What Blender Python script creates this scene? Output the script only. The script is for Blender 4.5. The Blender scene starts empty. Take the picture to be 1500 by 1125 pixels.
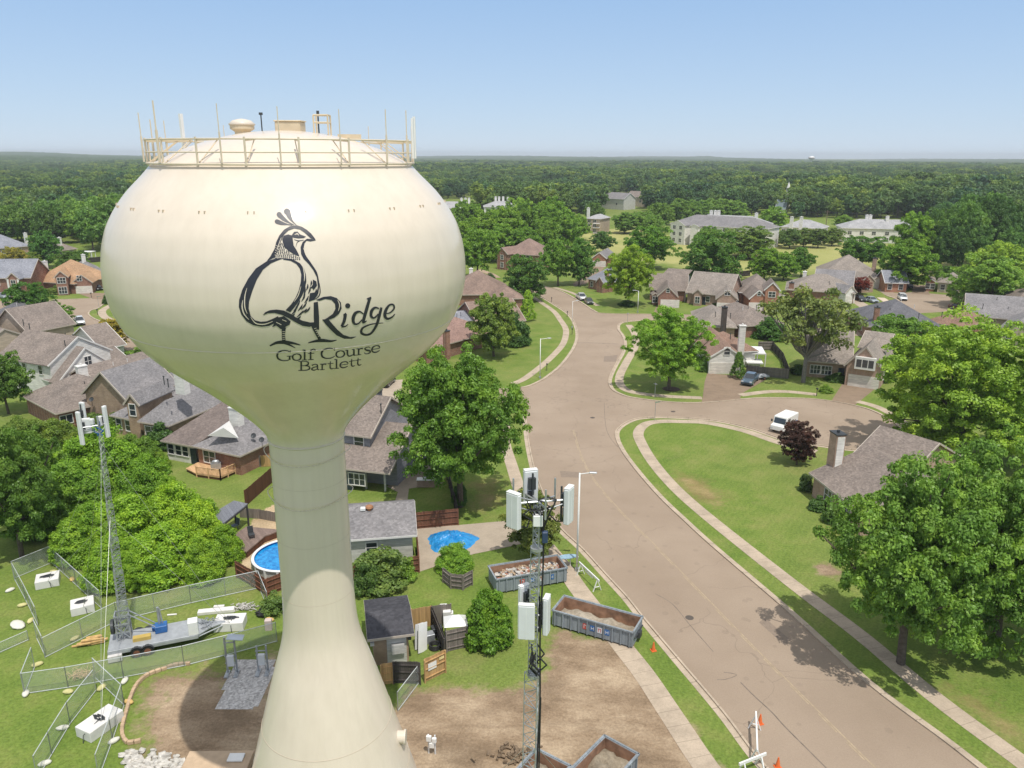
import bpy, bmesh, math, random
import numpy as np
from mathutils import Vector, Matrix
from mathutils.geometry import tessellate_polygon
R = math.radians
random.seed(7); rng = np.random.default_rng(7)
SC = bpy.context.scene
COL = SC.collection
# ------------------------------------------------------------------ camera and survey of the place
CAM_H = 38.0; FPX = 1141.0; PITCH = math.atan(336.5/FPX); ROLL = R(0.18)
_c, _s = math.cos(PITCH), math.sin(PITCH)
def ray(px, py):
    u, v = (px-750)/FPX, (py-562.5)/FPX
    u, v = u*math.cos(ROLL)+v*math.sin(ROLL), -u*math.sin(ROLL)+v*math.cos(ROLL)
    return Vector((u, _c-v*_s, -(_s+v*_c)))
def G(px, py, z=0.0):                      # survey point of the photograph on the level z
    r = ray(px, py); t = (z-CAM_H)/r.z
    return Vector((r.x*t, r.y*t, z))
def htop(base, px, py):                    # height of a point standing over base and seen at px,py
    r = ray(px, py); return CAM_H + r.z/math.hypot(r.x, r.y)*math.hypot(base.x, base.y)
def mpp(p): return (p.y*_c-(p.z-CAM_H)*_s)/FPX     # metres per photo pixel at p
cam = bpy.data.cameras.new('camera'); cam_o = bpy.data.objects.new('camera', cam); COL.objects.link(cam_o)
cam_o.location = (0, 0, CAM_H); cam.sensor_width = 36; cam.lens = FPX/1500*36
cam_o.rotation_euler = (Matrix.Rotation(math.pi/2-PITCH, 4, 'X') @ Matrix.Rotation(ROLL, 4, 'Z')).to_euler()
cam.clip_start = .5; cam.clip_end = 60000
SC.camera = cam_o
# ------------------------------------------------------------------ light
SUN_EL, SUN_AZ = R(66), R(155)
w = bpy.data.worlds.new('World'); SC.world = w; w.use_nodes = True
nt = w.node_tree; nt.nodes.clear()
sky = nt.nodes.new('ShaderNodeTexSky'); sky.sky_type = 'NISHITA'; sky.sun_disc = False
sky.sun_elevation = SUN_EL; sky.sun_rotation = SUN_AZ; sky.altitude = 50; sky.air_density = 1.0; sky.dust_density = 0.15; sky.ozone_density = 4.0
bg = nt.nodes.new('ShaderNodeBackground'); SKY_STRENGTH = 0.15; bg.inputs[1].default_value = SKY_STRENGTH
ow = nt.nodes.new('ShaderNodeOutputWorld'); 
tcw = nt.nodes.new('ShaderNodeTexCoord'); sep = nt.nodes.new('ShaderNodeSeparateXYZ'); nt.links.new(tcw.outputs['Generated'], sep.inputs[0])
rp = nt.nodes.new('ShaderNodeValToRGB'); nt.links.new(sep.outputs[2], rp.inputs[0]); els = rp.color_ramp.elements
for p_, c_ in ((0., (.60, .74, .93)), (.03, (.54, .695, .90)), (.20, (.345, .55, .86)), (.45, (.70, .73, .78)), (1., (.90, .89, .88))):      # clear sky gradient low down; zenith brightened out of view, added to fill shade
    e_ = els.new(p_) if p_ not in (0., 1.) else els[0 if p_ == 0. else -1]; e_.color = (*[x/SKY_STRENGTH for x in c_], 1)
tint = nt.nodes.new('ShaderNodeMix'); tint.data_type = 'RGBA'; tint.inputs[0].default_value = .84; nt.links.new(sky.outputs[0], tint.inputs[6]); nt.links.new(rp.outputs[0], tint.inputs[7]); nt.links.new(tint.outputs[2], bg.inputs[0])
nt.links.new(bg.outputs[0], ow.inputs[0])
sl = bpy.data.lights.new('sun', 'SUN'); sl.energy = 3.7; sl.angle = R(.5); sl.color = (1, .955, .88)
so = bpy.data.objects.new('sun', sl); COL.objects.link(so); so.location = (40, -80, 200)
so.rotation_euler = (math.pi/2-SUN_EL, 0, math.pi-SUN_AZ)
SC.view_settings.view_transform = 'Standard'; SC.view_settings.look = 'None'; SC.view_settings.exposure = -0.06; SC.view_settings.gamma = 1
SC.cycles.max_bounces = 6; SC.cycles.diffuse_bounces = 3; SC.cycles.glossy_bounces = 2; SC.cycles.transmission_bounces = 3
SC.cycles.transparent_max_bounces = 10; SC.cycles.volume_bounces = 0; SC.cycles.caustics_reflective = False; SC.cycles.caustics_refractive = False
SC.cycles.use_denoising = True
# ------------------------------------------------------------------ materials
def newmat(name):
    m = bpy.data.materials.new(name); m.use_nodes = True
    n = m.node_tree.nodes; b = n['Principled BSDF']; return m, m.node_tree, b
def N(nt, t, **kw):
    n = nt.nodes.new(t)
    for k, v in kw.items():
        if k.startswith('i_'): n.inputs[int(k[2:]) if k[2:].isdigit() else k[2:].replace('_', ' ')].default_value = v
        else: setattr(n, k, v)
    return n
def noise(nt, vec, scale, detail=4, rough=.55):
    n = N(nt, 'ShaderNodeTexNoise'); n.inputs['Scale'].default_value = scale; n.inputs['Detail'].default_value = detail; n.inputs['Roughness'].default_value = rough
    if vec is not None: nt.links.new(vec, n.inputs['Vector'])
    return n.outputs['Fac']
def ramp(nt, fac, stops):
    r = N(nt, 'ShaderNodeValToRGB'); e = r.color_ramp.elements
    while len(e) < len(stops): e.new(.5)
    for el, (p, c) in zip(e, stops): el.position = p; el.color = (*c, 1) if len(c) == 3 else c
    nt.links.new(fac, r.inputs[0]); return r.outputs[0]
def mixc(nt, fac, a, b, mode='MIX'):
    m = N(nt, 'ShaderNodeMix', data_type='RGBA', blend_type=mode)
    for sock, val in ((m.inputs[0], fac), (m.inputs[6], a), (m.inputs[7], b)):
        if isinstance(val, (int, float)): sock.default_value = val
        elif isinstance(val, tuple): sock.default_value = (*val, 1)
        else: nt.links.new(val, sock)
    return m.outputs[2]
def math_(nt, op, a, b=0.0, clamp=False):
    m = N(nt, 'ShaderNodeMath', operation=op, use_clamp=clamp)
    for sock, val in ((m.inputs[0], a), (m.inputs[1], b)):
        if isinstance(val, (int, float)): sock.default_value = val
        else: nt.links.new(val, sock)
    return m.outputs[0]
def pos(nt): return N(nt, 'ShaderNodeNewGeometry').outputs['Position']
def bump(nt, b, h, strength=.3, dist=.05):
    n = N(nt, 'ShaderNodeBump'); n.inputs['Strength'].default_value = strength; n.inputs['Distance'].default_value = dist
    nt.links.new(h, n.inputs['Height']); nt.links.new(n.outputs[0], b.inputs['Normal'])
def sc(c, k): return tuple(min(1, x*k) for x in c)
_M = {}
def plain(name, c, rough=.6, metal=0., var=.12, scale=1.5, spec=.4, bmp=0.):
    if name in _M: return _M[name]
    m, nt, b = newmat(name); p = pos(nt)
    f = noise(nt, p, scale); nt.links.new(ramp(nt, f, [(.3, sc(c, 1-var)), (.7, sc(c, 1+var))]), b.inputs['Base Color'])
    b.inputs['Roughness'].default_value = rough; b.inputs['Metallic'].default_value = metal; b.inputs['Specular IOR Level'].default_value = spec
    if bmp: bump(nt, b, noise(nt, p, scale*6), bmp)
    _M[name] = m; return m
def grass_color(nt, p):
    big = noise(nt, p, .035, 3); mid = noise(nt, p, .28, 4, .62); fine = noise(nt, p, 4.5, 3, .7)
    a = ramp(nt, mid, [(.28, (.118, .186, .032)), (.5, (.165, .228, .046)), (.74, (.235, .252, .075))])
    a = mixc(nt, math_(nt, 'MULTIPLY', math_(nt, 'SUBTRACT', big, .45, True), 1.5, True), a, (.25, .245, .095))
    mp = N(nt, 'ShaderNodeMapping'); mp.inputs['Rotation'].default_value = (0, 0, .62); nt.links.new(p, mp.inputs[0]); wv = N(nt, 'ShaderNodeTexWave'); wv.inputs['Scale'].default_value = .42; wv.inputs['Distortion'].default_value = 4.; wv.inputs['Detail'].default_value = 2; nt.links.new(mp.outputs[0], wv.inputs[0])
    a = mixc(nt, 1., a, ramp(nt, wv.outputs['Fac'], [(.2, (.965, .975, .96)), (.8, (1.035, 1.025, 1.03))]), 'MULTIPLY')
    a = mixc(nt, math_(nt, 'MULTIPLY', math_(nt, 'SUBTRACT', noise(nt, p, .13, 5, .7), .57, True), 3.2, True), a, (.27, .245, .105))
    a = mixc(nt, math_(nt, 'MULTIPLY', math_(nt, 'SUBTRACT', noise(nt, p, 1.1, 4, .7), .60, True), 4, True), a, (.115, .19, .035))
    return mixc(nt, 1., a, ramp(nt, fine, [(.25, (.62, .64, .60)), (.75, (1.28, 1.28, 1.28))]), 'MULTIPLY'), fine
def dirt_color(nt, p, dark=(.18, .128, .083), mid=(.30, .222, .148), pale=(.47, .37, .26)):
    s = N(nt, 'ShaderNodeMapping'); s.inputs['Scale'].default_value = (.75, 1.25, 1); s.inputs['Rotation'].default_value = (0, 0, .5); nt.links.new(p, s.inputs[0])
    a = noise(nt, s.outputs[0], .22, 6, .68); f = noise(nt, p, 5, 4, .75)
    c = ramp(nt, a, [(.30, dark), (.47, mid), (.66, pale)])
    s2 = N(nt, 'ShaderNodeMapping'); s2.inputs['Scale'].default_value = (.35, 1.5, 1); s2.inputs['Rotation'].default_value = (0, 0, -.35); nt.links.new(p, s2.inputs[0])
    c = mixc(nt, math_(nt, 'MULTIPLY', math_(nt, 'SUBTRACT', noise(nt, s2.outputs[0], .5, 5, .7), .52, True), 2.2, True), c, sc(dark, .85))      # ruts and damp streaks
    c = mixc(nt, math_(nt, 'MULTIPLY', math_(nt, 'SUBTRACT', noise(nt, p, .16, 3), .56, True), 4.5, True), c, sc(mid, .62))
    return mixc(nt, 1., c, ramp(nt, f, [(.25, (.66, .64, .62)), (.75, (1.28, 1.26, 1.24))]), 'MULTIPLY'), f
def grass_mat():
    m, nt, b = newmat('grass'); c, f = grass_color(nt, pos(nt)); nt.links.new(c, b.inputs['Base Color'])
    b.inputs['Roughness'].default_value = .9; b.inputs['Specular IOR Level'].default_value = .15; bump(nt, b, f, .5, .08); return m
def patch_mat(name, fn, soft=.5, scale=.5, lim=.5):
    m, nt, b = newmat(name); p = pos(nt)
    g, gf = grass_color(nt, p); d, df = fn(nt, p)
    at = N(nt, 'ShaderNodeAttribute', attribute_name='edge').outputs['Fac']
    n = math_(nt, 'ADD', math_(nt, 'MULTIPLY', noise(nt, p, scale, 5, .65), .75), math_(nt, 'MULTIPLY', noise(nt, p, scale*5, 3), .25))
    v = math_(nt, 'ADD', math_(nt, 'MULTIPLY', math_(nt, 'SUBTRACT', n, lim), 2.6), math_(nt, 'SUBTRACT', math_(nt, 'MULTIPLY', at, 2.2), .9))
    v = math_(nt, 'DIVIDE', v, soft, True)
    nt.links.new(mixc(nt, v, g, d), b.inputs['Base Color']); b.inputs['Roughness'].default_value = .92; b.inputs['Specular IOR Level'].default_value = .15
    bump(nt, b, df, .6, .08); return m
def road_mat():
    m, nt, b = newmat('asphalt'); p = pos(nt)
    f = noise(nt, p, 9, 3, .8); g = noise(nt, p, .12, 4)
    c = ramp(nt, g, [(.3, (.300, .232, .172)), (.7, (.365, .288, .218))])
    c = mixc(nt, 1., c, ramp(nt, f, [(.2, (.86, .85, .85)), (.8, (1.12, 1.12, 1.12))]), 'MULTIPLY')
    wv = N(nt, 'ShaderNodeVectorMath', operation='ADD'); nn = N(nt, 'ShaderNodeTexNoise'); nn.inputs['Scale'].default_value = .35; nt.links.new(p, nn.inputs['Vector'])
    sm = N(nt, 'ShaderNodeVectorMath', operation='SCALE'); sm.inputs['Scale'].default_value = 3.5; nt.links.new(nn.outputs['Color'], sm.inputs[0])
    nt.links.new(p, wv.inputs[0]); nt.links.new(sm.outputs[0], wv.inputs[1])
    vo = N(nt, 'ShaderNodeTexVoronoi', feature='DISTANCE_TO_EDGE'); vo.inputs['Scale'].default_value = .105; nt.links.new(wv.outputs[0], vo.inputs['Vector'])
    k = math_(nt, 'LESS_THAN', vo.outputs[0], .0045); k = math_(nt, 'MULTIPLY', k, math_(nt, 'GREATER_THAN', noise(nt, p, .06, 2), .47))
    c = mixc(nt, math_(nt, 'MULTIPLY', k, .28), c, (.14, .11, .09))
    st = N(nt, 'ShaderNodeTexVoronoi'); st.inputs['Scale'].default_value = .55; nt.links.new(p, st.inputs['Vector'])
    c = mixc(nt, math_(nt, 'MULTIPLY', math_(nt, 'LESS_THAN', st.outputs['Distance'], .16), math_(nt, 'MULTIPLY', noise(nt, p, .4, 2), .35)), c, (.16, .125, .10))
    nt.links.new(c, b.inputs['Base Color']); b.inputs['Roughness'].default_value = .88; b.inputs['Specular IOR Level'].default_value = .2
    bump(nt, b, f, .25, .02); return m
def concrete_mat(name='concrete', c=(.46, .375, .285), joint=1.5):
    m, nt, b = newmat(name); p = pos(nt)
    g = noise(nt, p, .5, 6, .7); f = noise(nt, p, 7, 4, .7)
    k = ramp(nt, g, [(.28, sc(c, .72)), (.5, c), (.75, sc(c, 1.22))])
    k = mixc(nt, 1., k, ramp(nt, f, [(.2, (.84, .84, .84)), (.8, (1.12, 1.12, 1.12))]), 'MULTIPLY')
    uv = N(nt, 'ShaderNodeAttribute', attribute_name='run').outputs['Fac']
    j = math_(nt, 'LESS_THAN', math_(nt, 'FRACT', math_(nt, 'DIVIDE', uv, joint)), .03)
    k = mixc(nt, math_(nt, 'MULTIPLY', j, .55), k, sc(c, .4))
    nt.links.new(k, b.inputs['Base Color']); b.inputs['Roughness'].default_value = .9; b.inputs['Specular IOR Level'].default_value = .2; return m
def shingle_mat(name, c):
    if name in _M: return _M[name]
    m, nt, b = newmat(name); p = pos(nt)
    s = N(nt, 'ShaderNodeMapping'); s.inputs['Scale'].default_value = (3.2, 3.2, 7.5); nt.links.new(p, s.inputs[0])
    v = N(nt, 'ShaderNodeTexVoronoi'); v.inputs['Scale'].default_value = 1.3; nt.links.new(s.outputs[0], v.inputs['Vector'])
    k = ramp(nt, N(nt, 'ShaderNodeSeparateColor').outputs[0] if 0 else v.outputs['Color'], [(.1, sc(c, .74)), (.5, sc(c, .92)), (.9, sc(c, 1.16))])
    k = mixc(nt, 1., k, ramp(nt, noise(nt, p, .35, 5, .6), [(.3, (.80, .80, .80)), (.7, (1.14, 1.12, 1.10))]), 'MULTIPLY')
    nt.links.new(k, b.inputs['Base Color']); b.inputs['Roughness'].default_value = .93; b.inputs['Specular IOR Level'].default_value = .15
    bump(nt, b, v.outputs['Distance'], .5, .04); _M[name] = m; return m
def brick_mat(name, c, c2, mortar=(.45, .38, .32)):
    if name in _M: return _M[name]
    m, nt, b = newmat(name); g = N(nt, 'ShaderNodeNewGeometry'); sp = N(nt, 'ShaderNodeSeparateXYZ'); nt.links.new(g.outputs['Position'], sp.inputs[0])
    cb = N(nt, 'ShaderNodeCombineXYZ'); nt.links.new(math_(nt, 'ADD', sp.outputs[0], sp.outputs[1]), cb.inputs[0]); nt.links.new(sp.outputs[2], cb.inputs[1])
    br = N(nt, 'ShaderNodeTexBrick'); nt.links.new(cb.outputs[0], br.inputs['Vector'])
    br.inputs['Color1'].default_value = (*c, 1); br.inputs['Color2'].default_value = (*c2, 1); br.inputs['Mortar'].default_value = (*mortar, 1)
    br.inputs['Scale'].default_value = 1; br.inputs['Brick Width'].default_value = .24; br.inputs['Row Height'].default_value = .085; br.inputs['Mortar Size'].default_value = .009
    k = mixc(nt, 1., br.outputs['Color'], ramp(nt, noise(nt, g.outputs['Position'], .9, 4), [(.3, (.78, .78, .78)), (.7, (1.18, 1.18, 1.18))]), 'MULTIPLY')
    nt.links.new(k, b.inputs['Base Color']); b.inputs['Roughness'].default_value = .88; b.inputs['Specular IOR Level'].default_value = .2; _M[name] = m; return m
def siding_mat(name, c, pitch=.2, vertical=False, dark=.62):
    if name in _M: return _M[name]
    m, nt, b = newmat(name); g = N(nt, 'ShaderNodeNewGeometry'); sp = N(nt, 'ShaderNodeSeparateXYZ'); nt.links.new(g.outputs['Position'], sp.inputs[0])
    ax = math_(nt, 'ADD', math_(nt, 'MULTIPLY', sp.outputs[0], .87), math_(nt, 'MULTIPLY', sp.outputs[1], .62)) if vertical else sp.outputs[2]
    q = math_(nt, 'DIVIDE', ax, pitch); fr = math_(nt, 'FRACT', q); ln = math_(nt, 'LESS_THAN', fr, .12)
    wn = N(nt, 'ShaderNodeTexWhiteNoise', noise_dimensions='1D'); nt.links.new(math_(nt, 'FLOOR', q), wn.inputs['W'])
    k = ramp(nt, wn.outputs['Value'], [(0., sc(c, .84)), (1., sc(c, 1.12))]) if vertical else ramp(nt, noise(nt, g.outputs['Position'], .8), [(.3, sc(c, .9)), (.7, sc(c, 1.08))])
    st = N(nt, 'ShaderNodeMapping'); st.inputs['Scale'].default_value = (5, 5, .6) if vertical else (.8, .8, 4); nt.links.new(g.outputs['Position'], st.inputs[0])
    k = mixc(nt, 1., k, ramp(nt, noise(nt, st.outputs[0], 1.2, 4), [(.3, (.80, .79, .78)), (.7, (1.15, 1.14, 1.13))]), 'MULTIPLY')
    k = mixc(nt, ln, k, sc(c, dark)); nt.links.new(k, b.inputs['Base Color'])
    b.inputs['Roughness'].default_value = .8; b.inputs['Specular IOR Level'].default_value = .25; bump(nt, b, fr, .3, .02); _M[name] = m; return m
# ------------------------------------------------------------------ mesh builder
class MB:
    def __init__(s): s.v = []; s.f = []
    def add(s, vs, fs):
        o = len(s.v); s.v += [tuple(p) for p in vs]; s.f += [tuple(i+o for i in f) for f in fs]; return s
    def box(s, c, d, rz=0., M=None, taper=(1, 1)):
        x, y, z = d[0]/2, d[1]/2, d[2]/2; tx, ty = taper
        P = [(-x, -y, -z), (x, -y, -z), (x, y, -z), (-x, y, -z), (-x*tx, -y*ty, z), (x*tx, -y*ty, z), (x*tx, y*ty, z), (-x*tx, y*ty, z)]
        T = Matrix.Translation(c) @ Matrix.Rotation(rz, 4, 'Z')
        if M is not None: T = M @ T
        return s.add([T @ Vector(p) for p in P], [(0, 3, 2, 1), (4, 5, 6, 7), (0, 1, 5, 4), (1, 2, 6, 5), (2, 3, 7, 6), (3, 0, 4, 7)])
    def bar(s, a, b, r, n=6, r2=None, cap=True):
        a, b = Vector(a), Vector(b); d = b-a
        if d.length < 1e-6: return s
        d.normalize(); u = d.orthogonal().normalized(); v = d.cross(u); r2 = r if r2 is None else r2
        P = []; 
        for p, q in ((a, r), (b, r2)):
            for i in range(n):
                t = 2*math.pi*i/n; P.append(p+(u*math.cos(t)+v*math.sin(t))*q)
        F = [(i, (i+1) % n, n+(i+1) % n, n+i) for i in range(n)]
        if cap: F += [tuple(range(n-1, -1, -1)), tuple(range(n, 2*n))]
        return s.add(P, F)
    def tube(s, pts, r, n=6):
        for a, b in zip(pts[:-1], pts[1:]): s.bar(a, b, r, n)
        return s
    def flat(s, a, b, w_, t_, up=(0, 0, 1)):      # rectangular bar
        a, b = Vector(a), Vector(b); d = (b-a).normalized(); u = Vector(up); u = (u-d*u.dot(d))
        u = d.orthogonal() if u.length < 1e-4 else u
        u.normalize(); q = d.cross(u)
        P = [p+q*(sx*w_/2)+u*(sz*t_/2) for p in (a, b) for sx, sz in ((-1, -1), (1, -1), (1, 1), (-1, 1))]
        return s.add(P, [(0, 1, 2, 3), (7, 6, 5, 4), (0, 4, 5, 1), (1, 5, 6, 2), (2, 6, 7, 3), (3, 7, 4, 0)])
    def lathe(s, prof, n=32, c=(0, 0, 0), cap=True):
        P = [(c[0]+r*math.cos(2*math.pi*i/n), c[1]+r*math.sin(2*math.pi*i/n), c[2]+z) for r, z in prof for i in range(n)]
        F = [(k*n+i, k*n+(i+1) % n, (k+1)*n+(i+1) % n, (k+1)*n+i) for k in range(len(prof)-1) for i in range(n)]
        if cap: F += [tuple(range(n-1, -1, -1)), tuple(range((len(prof)-1)*n, len(prof)*n))]
        return s.add(P, F)
    def prism(s, poly, z0, z1, M=None):            # vertical extrusion of an xy outline
        n = len(poly); P = [Vector((p[0], p[1], z0)) for p in poly]+[Vector((p[0], p[1], z1)) for p in poly]
        if M is not None: P = [M @ p for p in P]
        tri = tessellate_polygon([[Vector((p[0], p[1], 0)) for p in poly]])
        F = [tuple(t) for t in tri]+[tuple(i+n for i in reversed(t)) for t in tri]+[(i, (i+1) % n, n+(i+1) % n, n+i) for i in range(n)]
        return s.add(P, F)
    def slab(s, pts, t):                           # planar polygon thickened downward
        n = len(pts); P = [Vector(p) for p in pts]; P += [p-Vector((0, 0, t)) for p in P]
        return s.add(P, [tuple(range(n)), tuple(range(2*n-1, n-1, -1))]+[(i, n+i, n+(i+1) % n, (i+1) % n) for i in range(n)])
    def ball(s, c, r, nu=10, nv=7, jit=0.):
        rx, ry, rz = r if isinstance(r, (tuple, list)) else (r, r, r); P = [(c[0], c[1], c[2]-rz)]
        for j in range(1, nv):
            a = -math.pi/2+math.pi*j/nv
            for i in range(nu):
                t = 2*math.pi*i/nu; k = 1+random.uniform(-jit, jit); P.append((c[0]+rx*k*math.cos(a)*math.cos(t), c[1]+ry*k*math.cos(a)*math.sin(t), c[2]+rz*k*math.sin(a)))
        P.append((c[0], c[1], c[2]+rz)); F = [(0, 1+(i+1) % nu, 1+i) for i in range(nu)]; L = len(P)-1
        for j in range(nv-2): F += [(1+j*nu+i, 1+j*nu+(i+1) % nu, 1+(j+1)*nu+(i+1) % nu, 1+(j+1)*nu+i) for i in range(nu)]
        F += [(L, L-nu+i, L-nu+(i+1) % nu) for i in range(nu)]
        return s.add(P, F)
    def build(s, name, m, parent=None, smooth=False, bevel=0., normals=True):
        me = bpy.data.meshes.new(name); me.from_pydata(s.v, [], s.f)
        if normals:
            bm = bmesh.new(); bm.from_mesh(me); bmesh.ops.recalc_face_normals(bm, faces=bm.faces)
            if bevel: bmesh.ops.bevel(bm, geom=list(bm.edges), offset=bevel, segments=1, affect='EDGES', clamp_overlap=True)
            bm.to_mesh(me); bm.free()
        if smooth: me.polygons.foreach_set('use_smooth', [True]*len(me.polygons))
        if m is not None: me.materials.append(m)
        return link(name, me, parent)
def link(name, me, parent=None):
    o = bpy.data.objects.new(name, me); COL.objects.link(o)
    if parent is not None: o.parent = parent
    return o
def tag(o, label=None, cat=None, group=None, kind=None):
    if label: o['label'] = label
    if cat: o['category'] = cat
    if group: o['group'] = group
    if kind: o['kind'] = kind
    return o
def thing(name, label, cat, loc=(0, 0, 0), rz=0., group=None):
    o = bpy.data.objects.new(name, None); COL.objects.link(o); o.empty_display_size = .5
    o.location = loc; o.rotation_euler = (0, 0, rz); return tag(o, label, cat, group)
def kids(o): return [c for c in bpy.data.objects if c.parent == o]
def copy_tree(o, parent=None, label=None, ch=None):
    c = o.copy(); COL.objects.link(c); c.parent = parent
    if label: c['label'] = label
    for k in (kids(o) if ch is None else ch): copy_tree(k, c)
    return c
def smooth_line(pts, n=6, closed=False):
    P = [Vector(p) for p in pts]; out = []
    for i in range(len(P)-1):
        a = P[max(0, i-1)]; b = P[i]; c = P[i+1]; d = P[min(len(P)-1, i+2)]
        for k in range(n):
            t = k/n; out.append(.5*((2*b)+(c-a)*t+(2*a-5*b+4*c-d)*t*t+(3*b-a-3*c+d)*t**3))
    return out+[P[-1]]
def GL(*px, z=0.): return [G(x, y, z) for x, y in px]
def ribbon(name, pts, w_, z, m, off=0., thick=0., kind='structure', parent=None):      # strip along a ground line
    mb = MB(); P = [Vector((p[0], p[1], 0)) for p in pts]; run = [0.]; V = []
    for i, p in enumerate(P):
        d = (P[min(i+1, len(P)-1)]-P[max(i-1, 0)]).normalized(); nn = Vector((-d.y, d.x, 0))
        if i: run.append(run[-1]+(P[i]-P[i-1]).length)
        V += [p+nn*(off+w_/2)+Vector((0, 0, z)), p+nn*(off-w_/2)+Vector((0, 0, z))]
    F = [(2*i, 2*i+1, 2*i+3, 2*i+2) for i in range(len(P)-1)]
    if thick:
        n = len(V); V += [v-Vector((0, 0, thick)) for v in V]
        F += [(2*i, 2*i+2, n+2*i+2, n+2*i) for i in range(len(P)-1)]+[(2*i+1, n+2*i+1, n+2*i+3, 2*i+3) for i in range(len(P)-1)]
        run = run  # the sides carry the same run
    mb.add(V, F); o = mb.build(name, m, parent, normals=False)
    at = o.data.attributes.new('run', 'FLOAT', 'POINT'); r2 = [r for r in run for _ in (0, 1)]; r2 = r2*2 if thick else r2
    at.data.foreach_set('value', r2)
    if kind: o['kind'] = kind
    return o
_z = [0.]
def sheet(name, poly, z, m, kind='structure'):
    P = [Vector((p[0], p[1], 0)) for p in poly]; tri = tessellate_polygon([P])
    mb = MB(); mb.add([(p.x, p.y, z) for p in P], [tuple(t) for t in tri]); o = mb.build(name, m)
    if o.data.polygons and o.data.polygons[0].normal.z < 0: o.data.flip_normals()
    if kind: o['kind'] = kind
    return o
def patch(name, poly, z, m, cell=.4, fade=2.5, grow=2.5):       # soft edged ground patch carrying its distance to the edge
    _z[0] += .0012; z = z+_z[0]*.5-.003
    P = np.array([(p[0], p[1]) for p in poly]); lo = P.min(0)-grow; hi = P.max(0)+grow
    nx, ny = int((hi[0]-lo[0])/cell)+2, int((hi[1]-lo[1])/cell)+2
    X, Y = np.meshgrid(lo[0]+np.arange(nx)*cell, lo[1]+np.arange(ny)*cell); q = np.c_[X.ravel(), Y.ravel()]
    dist = np.full(len(q), 1e9); ins = np.zeros(len(q), bool)
    for a, b in zip(P, np.roll(P, -1, 0)):
        ab = b-a; t = np.clip(((q-a)@ab)/max(1e-9, ab@ab), 0, 1); dist = np.minimum(dist, np.linalg.norm(q-(a+t[:, None]*ab), axis=1))
        cr = ((a[1] > q[:, 1]) != (b[1] > q[:, 1])) & (q[:, 0] < (b[0]-a[0])*(q[:, 1]-a[1])/(b[1]-a[1]+1e-12)+a[0]); ins ^= cr
    sd = np.where(ins, dist, -dist); val = np.clip(.5+sd/fade*.5, 0, 1)
    idx = np.arange(nx*ny).reshape(ny, nx); keep = val > 0
    f = np.c_[idx[:-1, :-1].ravel(), idx[:-1, 1:].ravel(), idx[1:, 1:].ravel(), idx[1:, :-1].ravel()]; f = f[keep[f].any(1)]
    used = np.unique(f); mp = -np.ones(nx*ny, int); mp[used] = np.arange(len(used))
    me = bpy.data.meshes.new(name); me.from_pydata([(x, y, z) for x, y in q[used]], [], mp[f].tolist())
    me.attributes.new('edge', 'FLOAT', 'POINT').data.foreach_set('value', val[used].astype(np.float32)); me.materials.append(m)
    return tag(link(name, me), kind='structure')
WHITE = plain('white_paint', (.80, .80, .78), .45, var=.05); STEEL = plain('galvanised_steel', (.42, .44, .46), .42, .55, .18, 3)
BLACK = plain('black_rubber', (.022, .022, .024), .6, var=.2); DARK = plain('dark_metal', (.06, .065, .07), .5, .3)
CREAM = plain('cream_trim', (.70, .64, .54), .6, var=.06)
def glass_mat():
    m, nt, b = newmat('window_glass'); b.inputs['Base Color'].default_value = (.035, .045, .055, 1); b.inputs['Roughness'].default_value = .06; b.inputs['Specular IOR Level'].default_value = .8; return m
GLASS = glass_mat(); CONC = concrete_mat(); ROAD = road_mat(); GRASS = grass_mat()
KERB = concrete_mat('kerb_concrete', (.47, .385, .295), 3.0)
DRIVE = concrete_mat('driveway_concrete', (.40, .295, .21), 4.0); PALECONC = concrete_mat('pale_concrete', (.62, .515, .40), 3.6)
# ------------------------------------------------------------------ ground, roads, walks
mb = MB(); S_ = 9000
mb.add([(-S_, -300, 0), (S_, -300, 0), (S_, 8900, 0), (-S_, 8900, 0)], [(0, 1, 2, 3)]); mb.build('ground', GRASS)['kind'] = 'structure'
K1 = [(1160, 1180), (1099, 1112), (1050, 1046), (985, 968), (960, 938), (932, 904), (911, 877), (880, 843), (847, 806), (812, 771), (790, 725), (778, 691), (772, 665), (768, 640), (766, 619), (763, 601), (752, 593), (730, 590), (690, 589), (600, 590)]
K2 = [(600, 572), (690, 571), (740, 569), (768, 566), (788, 558), (802, 549), (818, 536), (832, 519), (840, 505), (843, 494), (842, 482), (836, 468), (827, 458), (809, 446), (791, 435), (776, 426), (764, 417)]
K3 = [(790, 416), (802, 420), (820, 425), (840, 435), (858, 446), (872, 455), (888, 459), (960, 460), (1060, 462)]
K4 = [(1060, 474), (1000, 471), (960, 469), (926, 471), (911, 474), (908, 482), (914, 491), (918, 501), (916, 515), (908, 530), (900, 546), (896, 559), (900, 570), (912, 577), (930, 582), (980, 588), (1028, 589), (1084, 584), (1124, 582), (1180, 583), (1220, 587), (1252, 593), (1280, 601), (1308, 615), (1326, 630), (1333, 643), (1327, 654), (1312, 659), (1268, 661), (1240, 660), (1196, 654), (1160, 650), (1132, 641), (1100, 630), (1060, 620), (1020, 615), (980, 613), (956, 613), (932, 616), (913, 626), (907, 638), (916, 660), (940, 692), (972, 728), (1008, 762), (1050, 800), (1163, 896), (1277, 998), (1390, 1082), (1443, 1123), (1530, 1190)]
L1, L2, L3, L4 = [smooth_line(GL(*k), 5) for k in (K1, K2, K3, K4)]
sheet('road', L4+L1+L2+L3, .012, ROAD)
for L in (L1, L2, L3, L4):
    ribbon('gutter', L, .5, .018, KERB, off=-.22); ribbon('kerb', L, .16, .13, KERB, off=-.52, thick=.13)
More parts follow.
